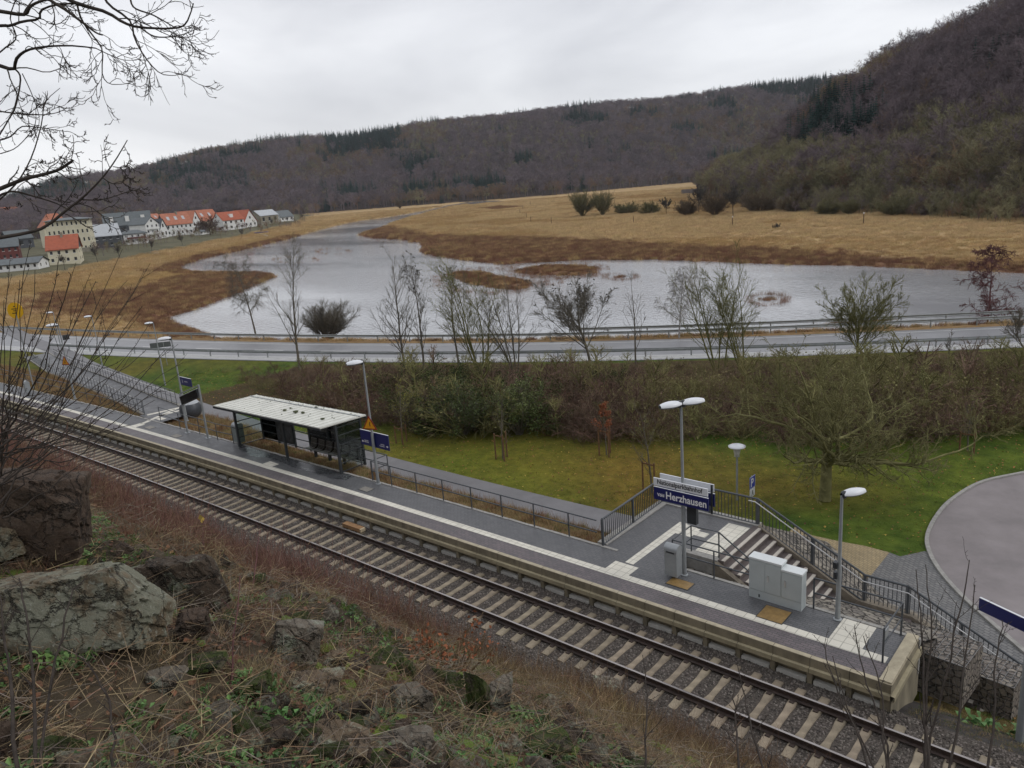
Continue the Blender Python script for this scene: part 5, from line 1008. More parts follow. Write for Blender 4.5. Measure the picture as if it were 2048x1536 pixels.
house('small dark-roofed house at the far end of the village',(562,444),(588,440),9,8,12,mwhr,mrslate,ridge='par',rows=1,cols=3)
house('pale house with red roof half hidden by twigs at the far left',(-8,478),(60,466),13,33,14,mcream,mtile2,ridge='hip',rows=2,cols=5)
house('low reddish house at the left edge behind twigs',(-20,527),(42,515),12,22,14,mredw,mrslate,ridge='par',rows=2,cols=5)
house('white low building at the lower left behind the ash branches',(-30,553),(78,533),10,12,8,mwhr,mrslate,ridge='par',rows=1,cols=8)
house('grey roofed house behind the leftmost row',(22,500),(70,493),12,16,14,mslate,mrslate,ridge='par',rows=1,cols=3)
house('white shed standing on the lakeside lawn',(401,470),(420,467),4,6,3,mwhr,mrslate,ridge='par',rows=1,cols=3)
# boats and jetties on the bank
mbb=mat('boat_blue',(.03,.08,.35),rough=.4)
def boat(label,px,py,L_,mt,rz):
    p=at(px,py,ZL+.3); g=empty('boat',tuple(p),label,'boat','boats on the far bank'); g.rotation_euler=(0,0,rz); n=9; V=[]
    for i in range(n):
        t=i/(n-1); w=L_*.17*math.sin(math.pi*min(.15+.85*t,1))**.6+.02; x=L_*(t-.5); V+=[[x,-w,.6],[x,-w*.6,0],[x,w*.6,0],[x,w,.6]]
    MB().add(V,[[i*4+j,(i+1)*4+j,(i+1)*4+j+1,i*4+j+1] for i in range(n-1) for j in range(3)]).build('hull',mt,g); MB().box([-L_*.1,-L_*.13,.45],[0,L_*.13,.5]).build('seat',mtextw,g)
boat('blue boat lying on the bank below the white house',523,466,8,mbb,.9); boat('dark blue boat under the hedge by the far path',443,473,8,mat('boat_dark_blue',(.02,.03,.09),rough=.5),.7); boat('white boat drawn up beside the blue one',522,460,6,mwht,.8); boat('small white boat on the grass bank below the long house',395,484,4,mwht,.9)
mjet=mat('jetty_wood',(.3,.29,.27),rough=.9)
for A,B,lb in (((508,463),(545,475),'pale jetty running down the bank beside the blue boat'),((300,503),(320,508),'small pale jetty on the near bank'),((625,440),(640,445),'far jetty near the end of the village')):
    a,b=at(*A,ZL+.4),at(*B,ZL+.2); o=MB().bar([0,0,0],b-a,1.6,.2).build('jetty',mjet,loc=a); tag(o,lb,'jetty')
    for t in (.1,.5,.9): MB().box((b-a)*t-[.8,.1,1.2],(b-a)*t+[-.6,.1,-.1]).build('pile',mjet,o)
# ------------------------------------------------------------------ near vegetation materials
mbark=mat('bark_grey',(.13,.115,.09),rough=.9,scale=7,var=.4,spec=.2); mbarkg=mat('bark_mossy',(.14,.135,.05),rough=.9,scale=3,var=.4,spec=.2); mbirch=mat('bark_birch',(.3,.28,.27),rough=.8,scale=4,var=.5); mred=mat('bark_reddish',(.12,.055,.055),rough=.85,scale=4,var=.3,spec=.2); mdk=mat('bark_dark',(.045,.036,.03),rough=.85,scale=20,var=.4,spec=.25)
mpod=mat('seed_pods',(.025,.018,.014),rough=.9,var=.3)
def topH(b,py): return topz(np.array(b,float),py)
def flecks(m,pts,size,rg,flat=1.):
    n=len(pts); a=rg.normal(0,1,(n,3)); a/=np.linalg.norm(a,axis=1,keepdims=True); b=np.cross(a,rg.normal(0,1,(n,3))); b/=np.linalg.norm(b,axis=1,keepdims=True)+1e-9; s=np.asarray(size).reshape(-1,1)*np.ones((n,1)); b*=flat
    V=np.stack([pts-a*s*.5,pts+b*s*.35,pts+a*s*.5,pts-b*s*.35],1).reshape(-1,3); m.add(V,np.arange(4*n).reshape(n,4))
def bare_tree(label,b,H,seed,style='vase',mt=mbark,lean=(0,0),spread=1.,group='bare trees along the road',pods=0,dens=1.,name='bare_tree',cat='tree',leaves=None,twig=.0165):
    rg=np.random.default_rng(seed); g=empty(name,b,label,cat,group); d0=np.array([[lean[0],lean[1],1.]]); K=lambda k: max(2,int(round(k*dens*(1.12 if twig<.03 and style not in('oak','shrub') and dens>.56 else 1))))
    if style=='vase':     # one trunk, then ascending limbs
        pts=grow(np.zeros((1,3)),d0,np.array([H*.5]),8,.05,.1,rg); rad=radii(np.array([H*.011+.025]),8,.5); parts=[(pts,rad,8)]; ln=np.array([H*.5])
        lv=[dict(k=K(12),t0=.42,ang=28*spread,lr=1.2,rr=.5,P=8,wob=.07,trop=.35,sides=5,ls=.35,end=.25),dict(k=K(9),t0=.12,ang=36,lr=.52,rr=.45,P=7,wob=.08,trop=.45,sides=4,minr=twig,ls=.65),dict(k=K(6),t0=.15,ang=36,lr=.5,rr=.5,P=4,wob=.12,trop=.25,minr=twig*.8),dict(k=3,t0=.2,ang=38,lr=.5,rr=.6,P=3,wob=.1,trop=.2,minr=twig*.65)]
    elif style=='spire':
        pts=grow(np.zeros((1,3)),d0,np.array([H]),12,.03,.2,rg); rad=radii(np.array([H*.0095+.02]),12,.12); parts=[(pts,rad,7)]; ln=np.array([H])
        lv=[dict(k=K(22),t0=.2,ang=40*spread,lr=.46,rr=.42,P=8,wob=.07,trop=.55,sides=4,ls=.7,minr=twig),dict(k=K(7),t0=.15,ang=38,lr=.42,rr=.5,P=5,wob=.1,trop=.3,minr=twig*.8),dict(k=4,t0=.2,ang=36,lr=.5,rr=.6,P=3,wob=.1,trop=.2,minr=twig*.65)]
    elif style=='multi':
        n=5; a=rg.uniform(0,6.28,n); st=np.stack([np.cos(a)*.25,np.sin(a)*.25,0*a],1); dd=np.stack([np.cos(a)*.28*spread+lean[0],np.sin(a)*.28*spread+lean[1],np.ones(n)],1)
        ln=H*rg.uniform(.75,1.05,n); pts=grow(st,dd,ln,10,.05,.15,rg); rad=radii(np.full(n,H*.007+.015),10,.15); parts=[(pts,rad,6)]
        lv=[dict(k=K(12),t0=.18,ang=36,lr=.5,rr=.42,P=7,wob=.07,trop=.5,sides=4,ls=.55,minr=twig),dict(k=K(6),t0=.15,ang=38,lr=.45,rr=.5,P=4,wob=.1,trop=.25,minr=twig*.8),dict(k=3,t0=.2,ang=36,lr=.5,rr=.6,P=3,wob=.1,trop=.2,minr=twig*.65)]
    elif style=='weep':
        pts=grow(np.zeros((1,3)),d0,np.array([H*.95]),10,.04,.1,rg); rad=radii(np.array([H*.011+.02]),10,.15); parts=[(pts,rad,7)]; ln=np.array([H])
        lv=[dict(k=K(18),t0=.25,ang=52*spread,lr=.5,rr=.42,P=9,wob=.06,trop=.5,sides=4,ls=.5,minr=twig),dict(k=K(9),t0=.15,ang=40,lr=.5,rr=.45,P=7,wob=.07,trop=-.7,minr=twig*.7),dict(k=K(6),t0=.15,ang=34,lr=.8,rr=.6,P=5,wob=.05,trop=-2.6,minr=twig*.5)]
    elif style=='larch':
        pts=grow(np.zeros((1,3)),d0,np.array([H]),10,.02,.1,rg); rad=radii(np.array([H*.012]),10,.15); parts=[(pts,rad,7)]; ln=np.array([H])
        lv=[dict(k=K(34),t0=.06,ang=78,lr=.5,rr=.35,P=7,wob=.08,trop=-.2,sides=4,ls=.6,minr=twig),dict(k=K(12),t0=.15,ang=50,lr=.35,rr=.5,P=4,wob=.12,trop=-.4,minr=twig),dict(k=5,t0=.2,ang=45,lr=.5,rr=.6,P=3,wob=.1,trop=-.5,minr=twig*.8)]
    elif style=='oak':    # short trunk, wide crooked limbs
        pts=grow(np.zeros((1,3)),d0,np.array([H*.36]),6,.05,0,rg); rad=radii(np.array([.035*H]),6,.7); parts=[(pts,rad,10)]; ln=np.array([H*.36])
        lv=[dict(k=13,t0=.55,ang=64*spread,lr=2.3,rr=.48,P=12,wob=.2,trop=.75,sides=6,ls=.2,end=.2),dict(k=K(12),t0=.12,ang=50,lr=.45,rr=.5,P=8,wob=.17,trop=.4,sides=4,minr=twig*1.4),dict(k=K(7),t0=.12,ang=48,lr=.42,rr=.5,P=6,wob=.17,trop=.3,minr=twig),dict(k=5,t0=.15,ang=48,lr=.5,rr=.6,P=4,wob=.17,trop=.2,minr=twig*.8)]
    elif style=='shrub':
        n=K(26); a=rg.uniform(0,6.28,n); q=rg.uniform(.1,.75,n)*spread; st=np.stack([np.cos(a)*q*.4,np.sin(a)*q*.4,0*a],1); dd=np.stack([np.cos(a)*q,np.sin(a)*q,np.ones(n)],1); ln=H*rg.uniform(.6,1.05,n); pts=grow(st,dd,ln,8,.07,.1,rg); rad=radii(np.full(n,H*.008+.01),8,.2); parts=[(pts,rad,5)]
        lv=[dict(k=K(9),t0=.25,ang=34,lr=.4,rr=.5,P=5,wob=.1,trop=.3,minr=twig),dict(k=5,t0=.2,ang=36,lr=.5,rr=.6,P=3,wob=.1,trop=.2,minr=twig*.7)]
    for L_ in lv:
        p,d,l_,r_=spawn(pts,rad,ln,L_['k'],L_.get('t0',.3),1,L_['ang'],L_['lr'],L_['rr'],rg,L_.get('ls',.5),L_.get('minr',.003)); pts=grow(p,d,l_,L_['P'],L_['wob'],L_['trop'],rg); rad=radii(r_,L_['P'],L_.get('end',.35)); ln=l_; parts.append((pts,rad,L_.get('sides',3)))
    if style in('vase','oak'): mb_plant(parts[:1]).build('trunk',mt,g,smooth=True); cr=mb_plant(parts[1:]).build('crown',mt,g,smooth=True)
    else: mb_plant(parts[:1]).build('trunk',mt,g,smooth=True); cr=mb_plant(parts[1:]).build('crown',mt,g,smooth=True)
    if pods:
        P_=parts[-2][0][:,-1]; top=P_[P_[:,2]>np.quantile(P_[:,2],.45)]; top=top[rg.choice(len(top),min(pods,len(top)),False)]; m=MB()
        for k in range(4): flecks(m,top+rg.normal(0,.07,top.shape),rg.uniform(.08,.17,len(top)),rg,1)
        m.build('seed_clusters',mpod,g)
    if leaves:
        mt2,n_,sz=leaves; P_=np.vstack([q[0].reshape(-1,3) for q in parts[2:]]); q=P_[rg.choice(len(P_),n_)]+rg.normal(0,.05,(n_,3)); m=MB(); flecks(m,q,rg.uniform(.6,1.2,n_)*sz,rg); m.build('leaves',mt2,g)
    return g
def T(label,px,by,ty,seed,z=-3.0,**k):
    b=at(px,by,z); return bare_tree(label,tuple(b),topH(b,ty),seed,**k)
T('weeping birch beyond the guardrail, leftmost over the water',512,672,522,301,z=-3.9,style='weep',mt=mbark,spread=1.15,dens=1.3,twig=.02)
T('tall slender tree leaning left in front of the near guardrail',600,742,486,302,style='spire',lean=(-.12,.12),spread=1.1,dens=1.1)
T('round grey willow shrub beyond the road, right of the birch',658,680,602,303,z=-3.9,style='shrub',mt=mbark,spread=1.5,dens=2.6,twig=.02,group='bare shrubs beyond the road')
T('narrow twin-forked tree standing alone before the road',813,760,522,304,style='spire',spread=.9,dens=1.1)
T('thin upright tree with dark seed clusters left of the thick clump',850,757,535,305,style='spire',spread=.7,pods=55)
T('slender tree with dark seed clusters leaning left',922,752,535,306,style='spire',lean=(-.2,.12),spread=.7,pods=60)
T('broad many-stemmed tree with the mossy central stem',966,752,512,307,style='multi',spread=1.15,dens=1.25,mt=mbarkg)
T('airy tree leaning right beside the broad many-stemmed one',1032,748,548,308,style='multi',spread=1.,dens=.9)
T('wide vase-shaped tree hung with the most dark seed clusters',1184,752,512,309,style='vase',spread=1.35,dens=1.35,pods=130)
T('thin young tree between the pod-hung tree and the grey birch',1272,745,560,310,style='spire',spread=.6,dens=.55)
T('pale grey weeping birch beyond the road in the right half',1358,690,545,311,z=-3.5,style='weep',mt=mbirch,spread=.9,twig=.02,dens=1.2)
T('upright tree with yellowish stems, left of a close pair',1440,757,532,312,style='multi',spread=.75,dens=1.1,mt=mbarkg)
T('spreading tree with yellowish stems, right of a close pair',1492,757,528,313,style='multi',spread=1.15,dens=1.2,mt=mbarkg)
T('short-trunked vase-shaped mossy tree before the road at the right',1713,752,522,314,style='vase',spread=1.5,dens=1.4,mt=mbarkg)
T('reddish tree with level drooping branches at the right shore',1975,648,492,315,z=-3.6,style='larch',mt=mred,dens=1.3,twig=.026)
T('thin bare tree leaning in from the right frame edge',2062,722,600,316,style='vase',lean=(-.35,-.1),dens=.8)
T('low bare sapling above the thicket near the right edge',1895,740,668,317,style='spire',dens=.6)
T('spindly bare sapling in front of the far guardrail',1935,745,690,318,style='spire',dens=.5)
b=at(1650,1000,-3.12); bare_tree('large mossy tree with crooked wide limbs on the lawn',tuple(b),topH(b,668),320,style='oak',mt=mat('bark_lawn_tree',(.18,.17,.075),rough=.9,scale=2.5,var=.45,spec=.15),dens=1.4,twig=.015,group=None,name='lawn_tree',lean=(-.06,0))
mlr=mat('leaves_russet',(.28,.09,.035),rough=.8,var=.4,scale=9); mly=mat('leaves_olive',(.2,.19,.04),rough=.8,var=.3,scale=9); mlg=mat('leaves_dark_green',(.06,.085,.02),rough=.7,var=.5,scale=6); mstake=mat('stake_wood',(.14,.075,.035),rough=.9,scale=6,var=.3)
def young(label,px,by,sty,ty,seed,leaves=None,two=False,mt=mbark):
    b=at(px,by,-3.14); hs=topH(b,sty); g=bare_tree(label,tuple(b),topH(b,ty),seed,style='spire',dens=.55,mt=mt,leaves=leaves,group='young staked trees on the lawn',name='young_tree',twig=.009)
    for k,(x,y) in enumerate(((-.35,-.25),(.35,-.25),(0,.4))[:2 if two else 3]): MB().tube([[x,y,0],[x,y,hs]],[.05,.045],7).build('stake',mstake,g)
    MB().bar([-.38,-.25,hs-.12],[.38,-.25,hs-.12],.03,.07).build('stake_tie',mstake,g); return g
young('bare young tree tied to three stakes left of the middle of the lawn',1006,918,866,790,331); young('young tree with russet leaves tied to three stakes',1213,910,857,815,332,leaves=(mlr,900,.1)); young('young tree with olive leaves near the shelter',805,886,852,775,333,leaves=(mly,420,.09)); young('bare young tree with stout stakes just behind the landing railing',1303,985,921,820,334,two=True); young('dark young tree with stakes before the right thicket',1935,902,862,800,335,two=True); young('thin young tree with stakes right of the big lawn tree',1750,898,862,812,336,two=True)
for o in list(bpy.data.objects):
    if o.get('label')=='young tree with russet leaves tied to three stakes' or False: pass
# ------------------------------------------------------------------ thicket on the road bank
mtk=[mat('thicket_brown',(.15,.1,.075),rough=.9,var=.3,scale=2,inst=.35,spec=.1),mat('thicket_olive',(.2,.185,.08),rough=.9,var=.3,scale=2,inst=.3,spec=.1),mat('thicket_red',(.16,.08,.06),rough=.9,var=.3,scale=2,inst=.3,spec=.1),mat('thicket_green',(.055,.07,.02),rough=.8,var=.4,scale=2,inst=.3,spec=.2)]
def thicket(seed,mt,h=2.6,lf=None,n0=22):
    rg=np.random.default_rng(seed); a=rg.uniform(0,6.28,n0); q=rg.uniform(.1,1.1,n0); st=np.stack([np.cos(a)*q*.7,np.sin(a)*q*.7,0*a],1); dd=np.stack([np.cos(a)*q,np.sin(a)*q,np.ones(n0)],1); ln=h*rg.uniform(.6,1.15,n0); P=grow(st,dd,ln,6,.14,-.1,rg); rad=radii(np.full(n0,.02),6,.3); m=MB(); m.add(*tubes(P,rad,3))
    p,d,l_,r_=spawn(P,rad,ln,9,.15,1,45,.4,.5,rg,minr=.008); P1=grow(p,d,l_,4,.16,.1,rg); R1=radii(r_,4,.5); m.add(*tubes(P1,R1,3))
    p,d,l_,r_=spawn(P1,R1,l_,6,.15,1,45,.55,.5,rg,minr=.006); ribbons(m,p,d,l_,np.full(len(p),.016),rg)
    if lf:
        al=np.vstack([P.reshape(-1,3),P1.reshape(-1,3)]); q=al[rg.choice(len(al),lf)]+rg.normal(0,.12,(lf,3)); flecks(m,q,rg.uniform(.07,.16,lf),rg)
    return m.build('th',mt)
def tall(seed,mt):
    t_=far_tree(seed,mt,h=4.6,spread=1.1,k=(12,6,5),w=.022,name='q',up=.5,base=.25); return t_
tk=[thicket(400,mtk[0]),thicket(401,mtk[0],3.),thicket(402,mtk[1],2.8,250),thicket(403,mtk[1],3.2,150),thicket(404,mtk[2],2.2),thicket(405,mtk[3],3.,2600),thicket(406,mtk[3],2.6,1800),thicket(407,mtk[0],2.4,200),tall(410,mtk[1]),tall(411,mtk[0])]
rg=np.random.default_rng(61); n=3300; X=rg.uniform(-72,6,n); Y=rg.uniform(10,62,n); dN=(fY(PL,X)-Y)*fcos(PL,X); px,py,_=proj(np.stack([X,Y,np.full(n,-3.)],1))
front=np.interp(px,[300,420,560,700,780,1000,1200,1500,1750,1850,2048,2300],[728,745,790,838,852,872,878,882,884,878,862,850])
ok=(dN>1.2)&(py<front)&(px>360)&(px<2250); X,Y,px,py,dN=X[ok],Y[ok],px[ok],py[ok],dN[ok]; Z=ground(X,Y)-.1
k=rg.choice([0,1,4,7,0,1,2,8,9],len(X)); wt=lambda cx,cy,rx,ry: ((px-cx)/rx)**2+((py-cy)/ry)**2<1
g_=(wt(920,810,110,60)|wt(1040,830,90,50)|wt(1250,790,70,35))&(rg.uniform(0,1,len(X))<.3); k[g_]=rg.choice([5,6,3],g_.sum()); g_=((px>1280)&(rg.uniform(0,1,len(X))<.55)); k[g_]=rg.choice([2,3,2,3,1,8,0],g_.sum())
hl=np.interp(px,[360,480,620,760],[.26,.38,.62,.85])*rg.uniform(.55,1.25,len(X))*(.75+.55*fnoise(X,Y,.16,68,2))*np.clip(.1+dN*.08,.2,1.08)
print('thicket',len(X)); gn_instances('roadside_thicket',np.stack([X,Y,Z],1),np.stack([0*X,0*X,rg.uniform(0,6.28,len(X))],1),np.stack([hl*1.15,hl*1.15,hl],1),tk,k,label='dense tangled brown and green thicket on the bank below the road',cat='thicket')
def bush(label,px,by,ty,seed,mt,lf,spread=1.,z=-3.1,mb_=mbark,sz=.12,name='bush',cat='bush',group=None,n=1.2):
    b=at(px,by,z); return bare_tree(label,tuple(b),topH(b,ty),seed,style='shrub',mt=mb_,spread=spread,dens=n,leaves=(mt,lf,sz),name=name,cat=cat,group=group,twig=.012)
bush('dark evergreen bush at the foot of the thicket left of the staked bare tree',925,868,770,341,mlg,6000,1.3); bush('paler green bush right of the dark evergreen one',1040,868,772,342,mat('leaves_mid_green',(.12,.15,.04),rough=.7,var=.4,scale=6),6500,.9); bush('yellow-green climbing shrub left of the dark evergreen bush',830,862,790,343,mly,1500,.9); bush('small berry-red shrub behind the shelter roof',645,800,765,344,mat('leaves_wine',(.2,.03,.04),rough=.8,var=.3),800,.7,sz=.09)
# ------------------------------------------------------------------ valley shrubs and trees
mvg=mat('twigs_valley_green',(.14,.13,.065),rough=.9,var=.25,scale=1,spec=.1); mvb=mat('twigs_valley_brown',(.12,.09,.06),rough=.9,var=.25,scale=1,spec=.1); mbk2=mat('bark_valley',(.05,.042,.035),rough=.9,var=.3)
def V_(label,px,by,ty,seed,style,mt,spread=1.,dens=1.,name='willow',cat='tree',tw=.05,group='trees along the reed meadow'):
    b=at(px,by,ZL); return bare_tree(label,tuple(b),topH(b,ty),seed,style=style,mt=mt,spread=spread,dens=dens,name=name,cat=cat,twig=tw,group=group)
V_('broad willow clump standing alone in the reeds, left half',1165,434,381,501,'shrub',mvg,1.3,2.,tw=.07); V_('right half of the willow clump standing alone in the reeds',1205,432,384,502,'shrub',mvg,1.,1.6,tw=.07)
V_('gnarled bare tree with crooked limbs at the meadow edge',1333,430,388,503,'vase',mbk2,1.5,1.2,tw=.09); V_('large bare tree before the pale wooded hill foot',1398,428,325,504,'vase',mbk2,1.1,1.3,tw=.07); V_('forked bare tree with one limb leaning far right',1466,434,318,505,'vase',mbk2,1.25,1.3,tw=.07)
V_('tiny lone tree far out on the meadow bank',800,417,393,506,'shrub',mvb,1.2,1.2,tw=.1); V_('tiny dark bush in the meadow below the tall dark post',1551,458,446,507,'shrub',mbk2,1.4,.8,tw=.05,name='bush',cat='bush')
for i,(x,by,ty,sp,mt,lb) in enumerate(((1255,428,401,3.4,mvg,'low green scrub right of the willow clump'),(1300,428,402,3.,mvg,'low scrub left of the gnarled bare tree'),(1375,432,400,1.8,mvb,'brown scrub between the gnarled and the large bare tree'),(1430,432,385,1.6,mvb,'brown scrub between the two tall bare trees'),(1520,424,380,3.,mvb,'long brown bush right of the forked bare tree'),(1590,424,384,2.8,mvb,'brown bush near the middle of the hill foot'),(1655,430,396,2.6,mvg,'rounded green bush jutting into the meadow'),(1700,430,400,1.7,mvg,'smaller green bush beside the rounded one'),(1790,432,390,2.6,mvg,'broad green bush below the steep wood'),(1850,432,400,1.8,mvb,'dull brown bush below the steep wood'),(1940,434,384,2.8,mvg,'olive bush near the right end of the hill foot'),(2020,436,382,2.8,mvb,'large brown bush at the right frame edge'))):
    V_(lb,x,by,ty,520+i,'shrub',mt,sp,2.4,name='bush',cat='bush',tw=.06,group='bushes along the hill foot')
T('big round bare tree between the cream house and the bright red roof',421,470,414,540,z=-3.2,style='oak',mt=mat('bark_reddish_far',(.1,.06,.045),rough=.9),dens=1.3,twig=.07,group=None,name='village_tree')
for i,(x,by,ty,lb) in enumerate(((240,517,485,'bare pollard by the path before the slate house'),(304,503,478,'bare small tree by the path left of the junction'),(365,491,466,'bare small tree right of the grey lawn'),(484,475,455,'small forked tree before the bright red roof'),(545,452,434,'small tree left of the grey barn'),(576,447,432,'small tree before the far dark roof'),(606,440,424,'last small tree at the end of the village'),(195,524,488,'crooked fruit tree below the slate house'),(130,540,505,'bare tree before the cream house gable'))):
    T(lb,x,by,ty,550+i,z=-3.2,style='vase',mt=mbk2,dens=.8,twig=.045,group='small trees along the village path',name='path_tree')
for i,(x,by,ty,lb) in enumerate(((118,470,425,'dark conifer left of the tall cream house'),(178,478,416,'tallest dark conifer behind the tall cream house'),(190,478,430,'shorter dark conifer right of the tallest one'))):
    b=at(x,by,-3.2); D_=np.linalg.norm(b-CAM); o=conifer(560+i,h=topH(b,ty),name='conifer_tree',wid=.2); o.location=tuple(b); tag(o,lb,'conifer','conifers in the village')
protos3=[far_tree(580+i,m_,h=14,k=(10,7,7),name='v%d'%i,w=.1) for i,m_ in enumerate((mtw,mtg,mtr))]
rg=np.random.default_rng(63); n=900; pxs=rg.uniform(-250,640,n); ys=rg.uniform(0,1,n); pp=np.array([at(x,448-(x)*.04+ (-6+34*v if x<250 else -6+14*v),-3.2) for x,v in zip(pxs,ys)]); ok=pp[:,1]>0
pp=pp[ok]; pp[:,2]=ground(pp[:,0],pp[:,1]); dd=np.hypot(pp[:,0],pp[:,1]); pp=pp[(dd>280)&(dd<1100)]; sc=rg.uniform(.5,1.,len(pp))
px2=rg.uniform(185,610,260); py2=np.interp(px2,[185,250,330,400,500,610],[512,500,484,474,460,444])+rg.uniform(-7,5,260); p2_=np.array([at(x,y,-3.2) for x,y in zip(px2,py2)]); p2_[:,2]=ground(p2_[:,0],p2_[:,1]); pp=np.vstack([pp,p2_]); sc=np.r_[sc,rg.uniform(.12,.42,260)]
gn_instances('village_scrub',pp,np.stack([0*sc,0*sc,rg.uniform(0,6.28,len(sc))],1),sc,protos3,label='brown scrub and orchard trees filling the gaps behind the village houses',cat='scrub')
# ------------------------------------------------------------------ reeds and meadow grass
mre=mat('reed_tan',(.5,.37,.2),rough=.9,var=.2,scale=1,inst=.22,spec=.1); mrr=mat('reed_rust',(.21,.115,.07),rough=.9,var=.25,scale=1,inst=.3,spec=.1); mgo=mat('reed_gold',(.42,.29,.14),rough=.9,var=.2,scale=1,inst=.25,spec=.1)
def tuft(seed,mt,n=60,h=1.,w=.05,r=.5,lean=.35,name='tf'):
    rg=np.random.default_rng(seed); a=rg.uniform(0,6.28,n); q=np.sqrt(rg.uniform(0,1,n))*r; p=np.stack([np.cos(a)*q,np.sin(a)*q,0*a-.05],1); d=np.stack([rg.normal(0,lean,n),rg.normal(0,lean,n),np.ones(n)],1); m=MB(); ribbons(m,p,d,h*rg.uniform(.5,1.15,n),np.full(n,w),rg); return m.build(name,mt)
rt=[tuft(600,mre,90,1.3,.05,1.1),tuft(601,mre,90,1.1,.05,1.1),tuft(602,mgo,90,1.2,.05,1.1),tuft(603,mrr,90,1.1,.045,1.),tuft(604,mrr,90,.9,.045,1.)]
n=150000; rg=np.random.default_rng(64); a=rg.uniform(az_c-.62,az_c+.62,n); r=60+rg.uniform(0,1,n)**1.5*760; X=CAM[0]+r*np.sin(a); Y=CAM[1]+r*np.cos(a)
Z,G2=ground(X,Y,True); ok=G2['out']&(G2['dF']>1.5)&(Z>ZW-.12)&(~G2['hill'])&(G2['vil']<.3); X,Y,Z,sd,dF,r=X[ok],Y[ok],Z[ok],G2['sdw'][ok],G2['dF'][ok],r[ok]
isr=(sd>-6)&(r<420); 
for B in BROWN: isr|=sdist(X,Y,B)>rg.normal(0,2.5,len(X))
for I in ISL: isr|=sdist(X,Y,I)>-2
isg=np.zeros(len(X),bool)
for B in YEL: isg|=sdist(X,Y,B)>rg.normal(0,3,len(X))
nn=fnoise(X,Y,.03,66,3); k=np.where(isr,rg.choice([3,4,3,4,3,2],len(X)),np.where(isg|(nn>.62)|((sd>-45)&(rg.uniform(0,1,len(X))<.5)),2,rg.choice([0,1],len(X)))); k=np.where((dF<9),rg.choice([2,3,0],len(X)),k)
keep=(rg.uniform(0,1,len(X))<np.where(isr,1.,.6)); sc=(rg.uniform(.6,1.1,len(X))*np.clip(r/170,.55,2.4)); hz_=np.where(isr,1.,.62)*rg.uniform(.7,1.1,len(X))*np.clip(r/220,.45,1.5); hz_=np.where(dF<9,.4,hz_)
X,Y,Z,k,sc,hz_=[v[keep] for v in (X,Y,Z,k,sc,hz_)]; print('reeds',len(X))
gn_instances('reed_tufts',np.stack([X,Y,Z],1),np.stack([0*X,0*X,rg.uniform(0,6.28,len(X))],1),np.stack([sc,sc,hz_],1),rt,k,label='tan meadow reeds with rust-brown reed beds along the water',cat='reeds')
# thin reeds standing in the shallow water around the islands
xs_,ys_=[],[]
for cx,cy,rx,ry,n in ((980,562,110,26,340),(1110,540,105,18,260),(1090,562,35,9,60),(1240,554,34,7,60),(1535,600,42,12,90),(665,503,36,6,60),(590,520,45,6,60)):
    a=rg.uniform(0,6.28,n); q=rg.uniform(.7,1.12,n)**.7; xs_+=list(cx+rx*q*np.cos(a)); ys_+=list(cy+ry*q*np.sin(a))
pp=np.array([at(x,y,ZW) for x,y in zip(xs_,ys_)]); sc=rg.uniform(.25,.75,len(pp))
gn_instances('water_reeds',pp,np.stack([0*sc,0*sc,rg.uniform(0,6.28,len(sc))],1),np.stack([sc,sc,sc*1.1],1),[tuft(610,mrr,26,1.2,.03,1.3,.2),tuft(611,mrr,20,1.,.03,1.1,.2)],label='sparse rust reeds standing in shallow water round the islets',cat='reeds')
# ------------------------------------------------------------------ lawn grass, weeds, leaves
mgr=mat('grass_blade',(.075,.14,.022),rough=.8,var=.3,scale=3,inst=.25,spec=.2); mgd=mat('grass_dry',(.33,.25,.13),rough=.9,var=.25,scale=3,inst=.25,spec=.1); mlo=mat('leaf_orange',(.3,.14,.05),rough=.85,inst=.35,var=.2); mlb=mat('leaf_brown',(.13,.065,.035),rough=.85,inst=.4,var=.2); mlyw=mat('leaf_yellow',(.4,.3,.06),rough=.8,inst=.25,var=.2)
def leafp(seed,mt,s=1.):
    rg=np.random.default_rng(seed); V=np.array([[0,-.5,0],[.28,-.15,.12],[.36,.15,.05],[0,.5,.1],[-.34,.1,-.03],[-.26,-.2,.14],[0,0,.0]])*s+rg.normal(0,.03,(7,3)); m=MB(); m.add(V,[[6,0,1],[6,1,2],[6,2,3],[6,3,4],[6,4,5],[6,5,0]]); return m.build('lf',mt)
lt=[leafp(620,mlo),leafp(621,mlb),leafp(622,mlyw),leafp(623,mlo)]
n=90000; X=rg.uniform(-75,4,n); Y=rg.uniform(3,40,n); Z,G2=ground(X,Y,True); px,py,_=proj(np.stack([X,Y,Z],1)); fr=np.interp(px,[300,420,560,700,780,1000,1200,1500,1750,1850,2048,2300],[728,745,790,838,852,872,878,882,884,878,862,850])
lawn=(py>fr-12)&(Z<-2.6)&(px>150)&(px<2080); pc_y=np.interp(X,pc[:,0],pc[:,1]); lawn&=~((np.abs(Y-pc_y)<1.15)&(X<-11)); 
cin=pip(X,Y,[tuple(p) for p in cs_]+[(30,2),(34,60)])|pip(X,Y,[tuple(p) for p in pv])|pip(X,Y,[tuple(p) for p in tp_]); lawn&=~cin
X,Y,Z=X[lawn],Y[lawn],Z[lawn]; nl=fnoise(X,Y,.3,67,3); u_=rg.uniform(0,1,len(X)); isl=u_<.17; 
Xl,Yl,Zl=X[isl],Y[isl],Z[isl]; sc=rg.uniform(.05,.13,len(Xl)); rot=np.stack([rg.normal(0,.4,len(Xl)),rg.normal(0,.4,len(Xl)),rg.uniform(0,6.28,len(Xl))],1)
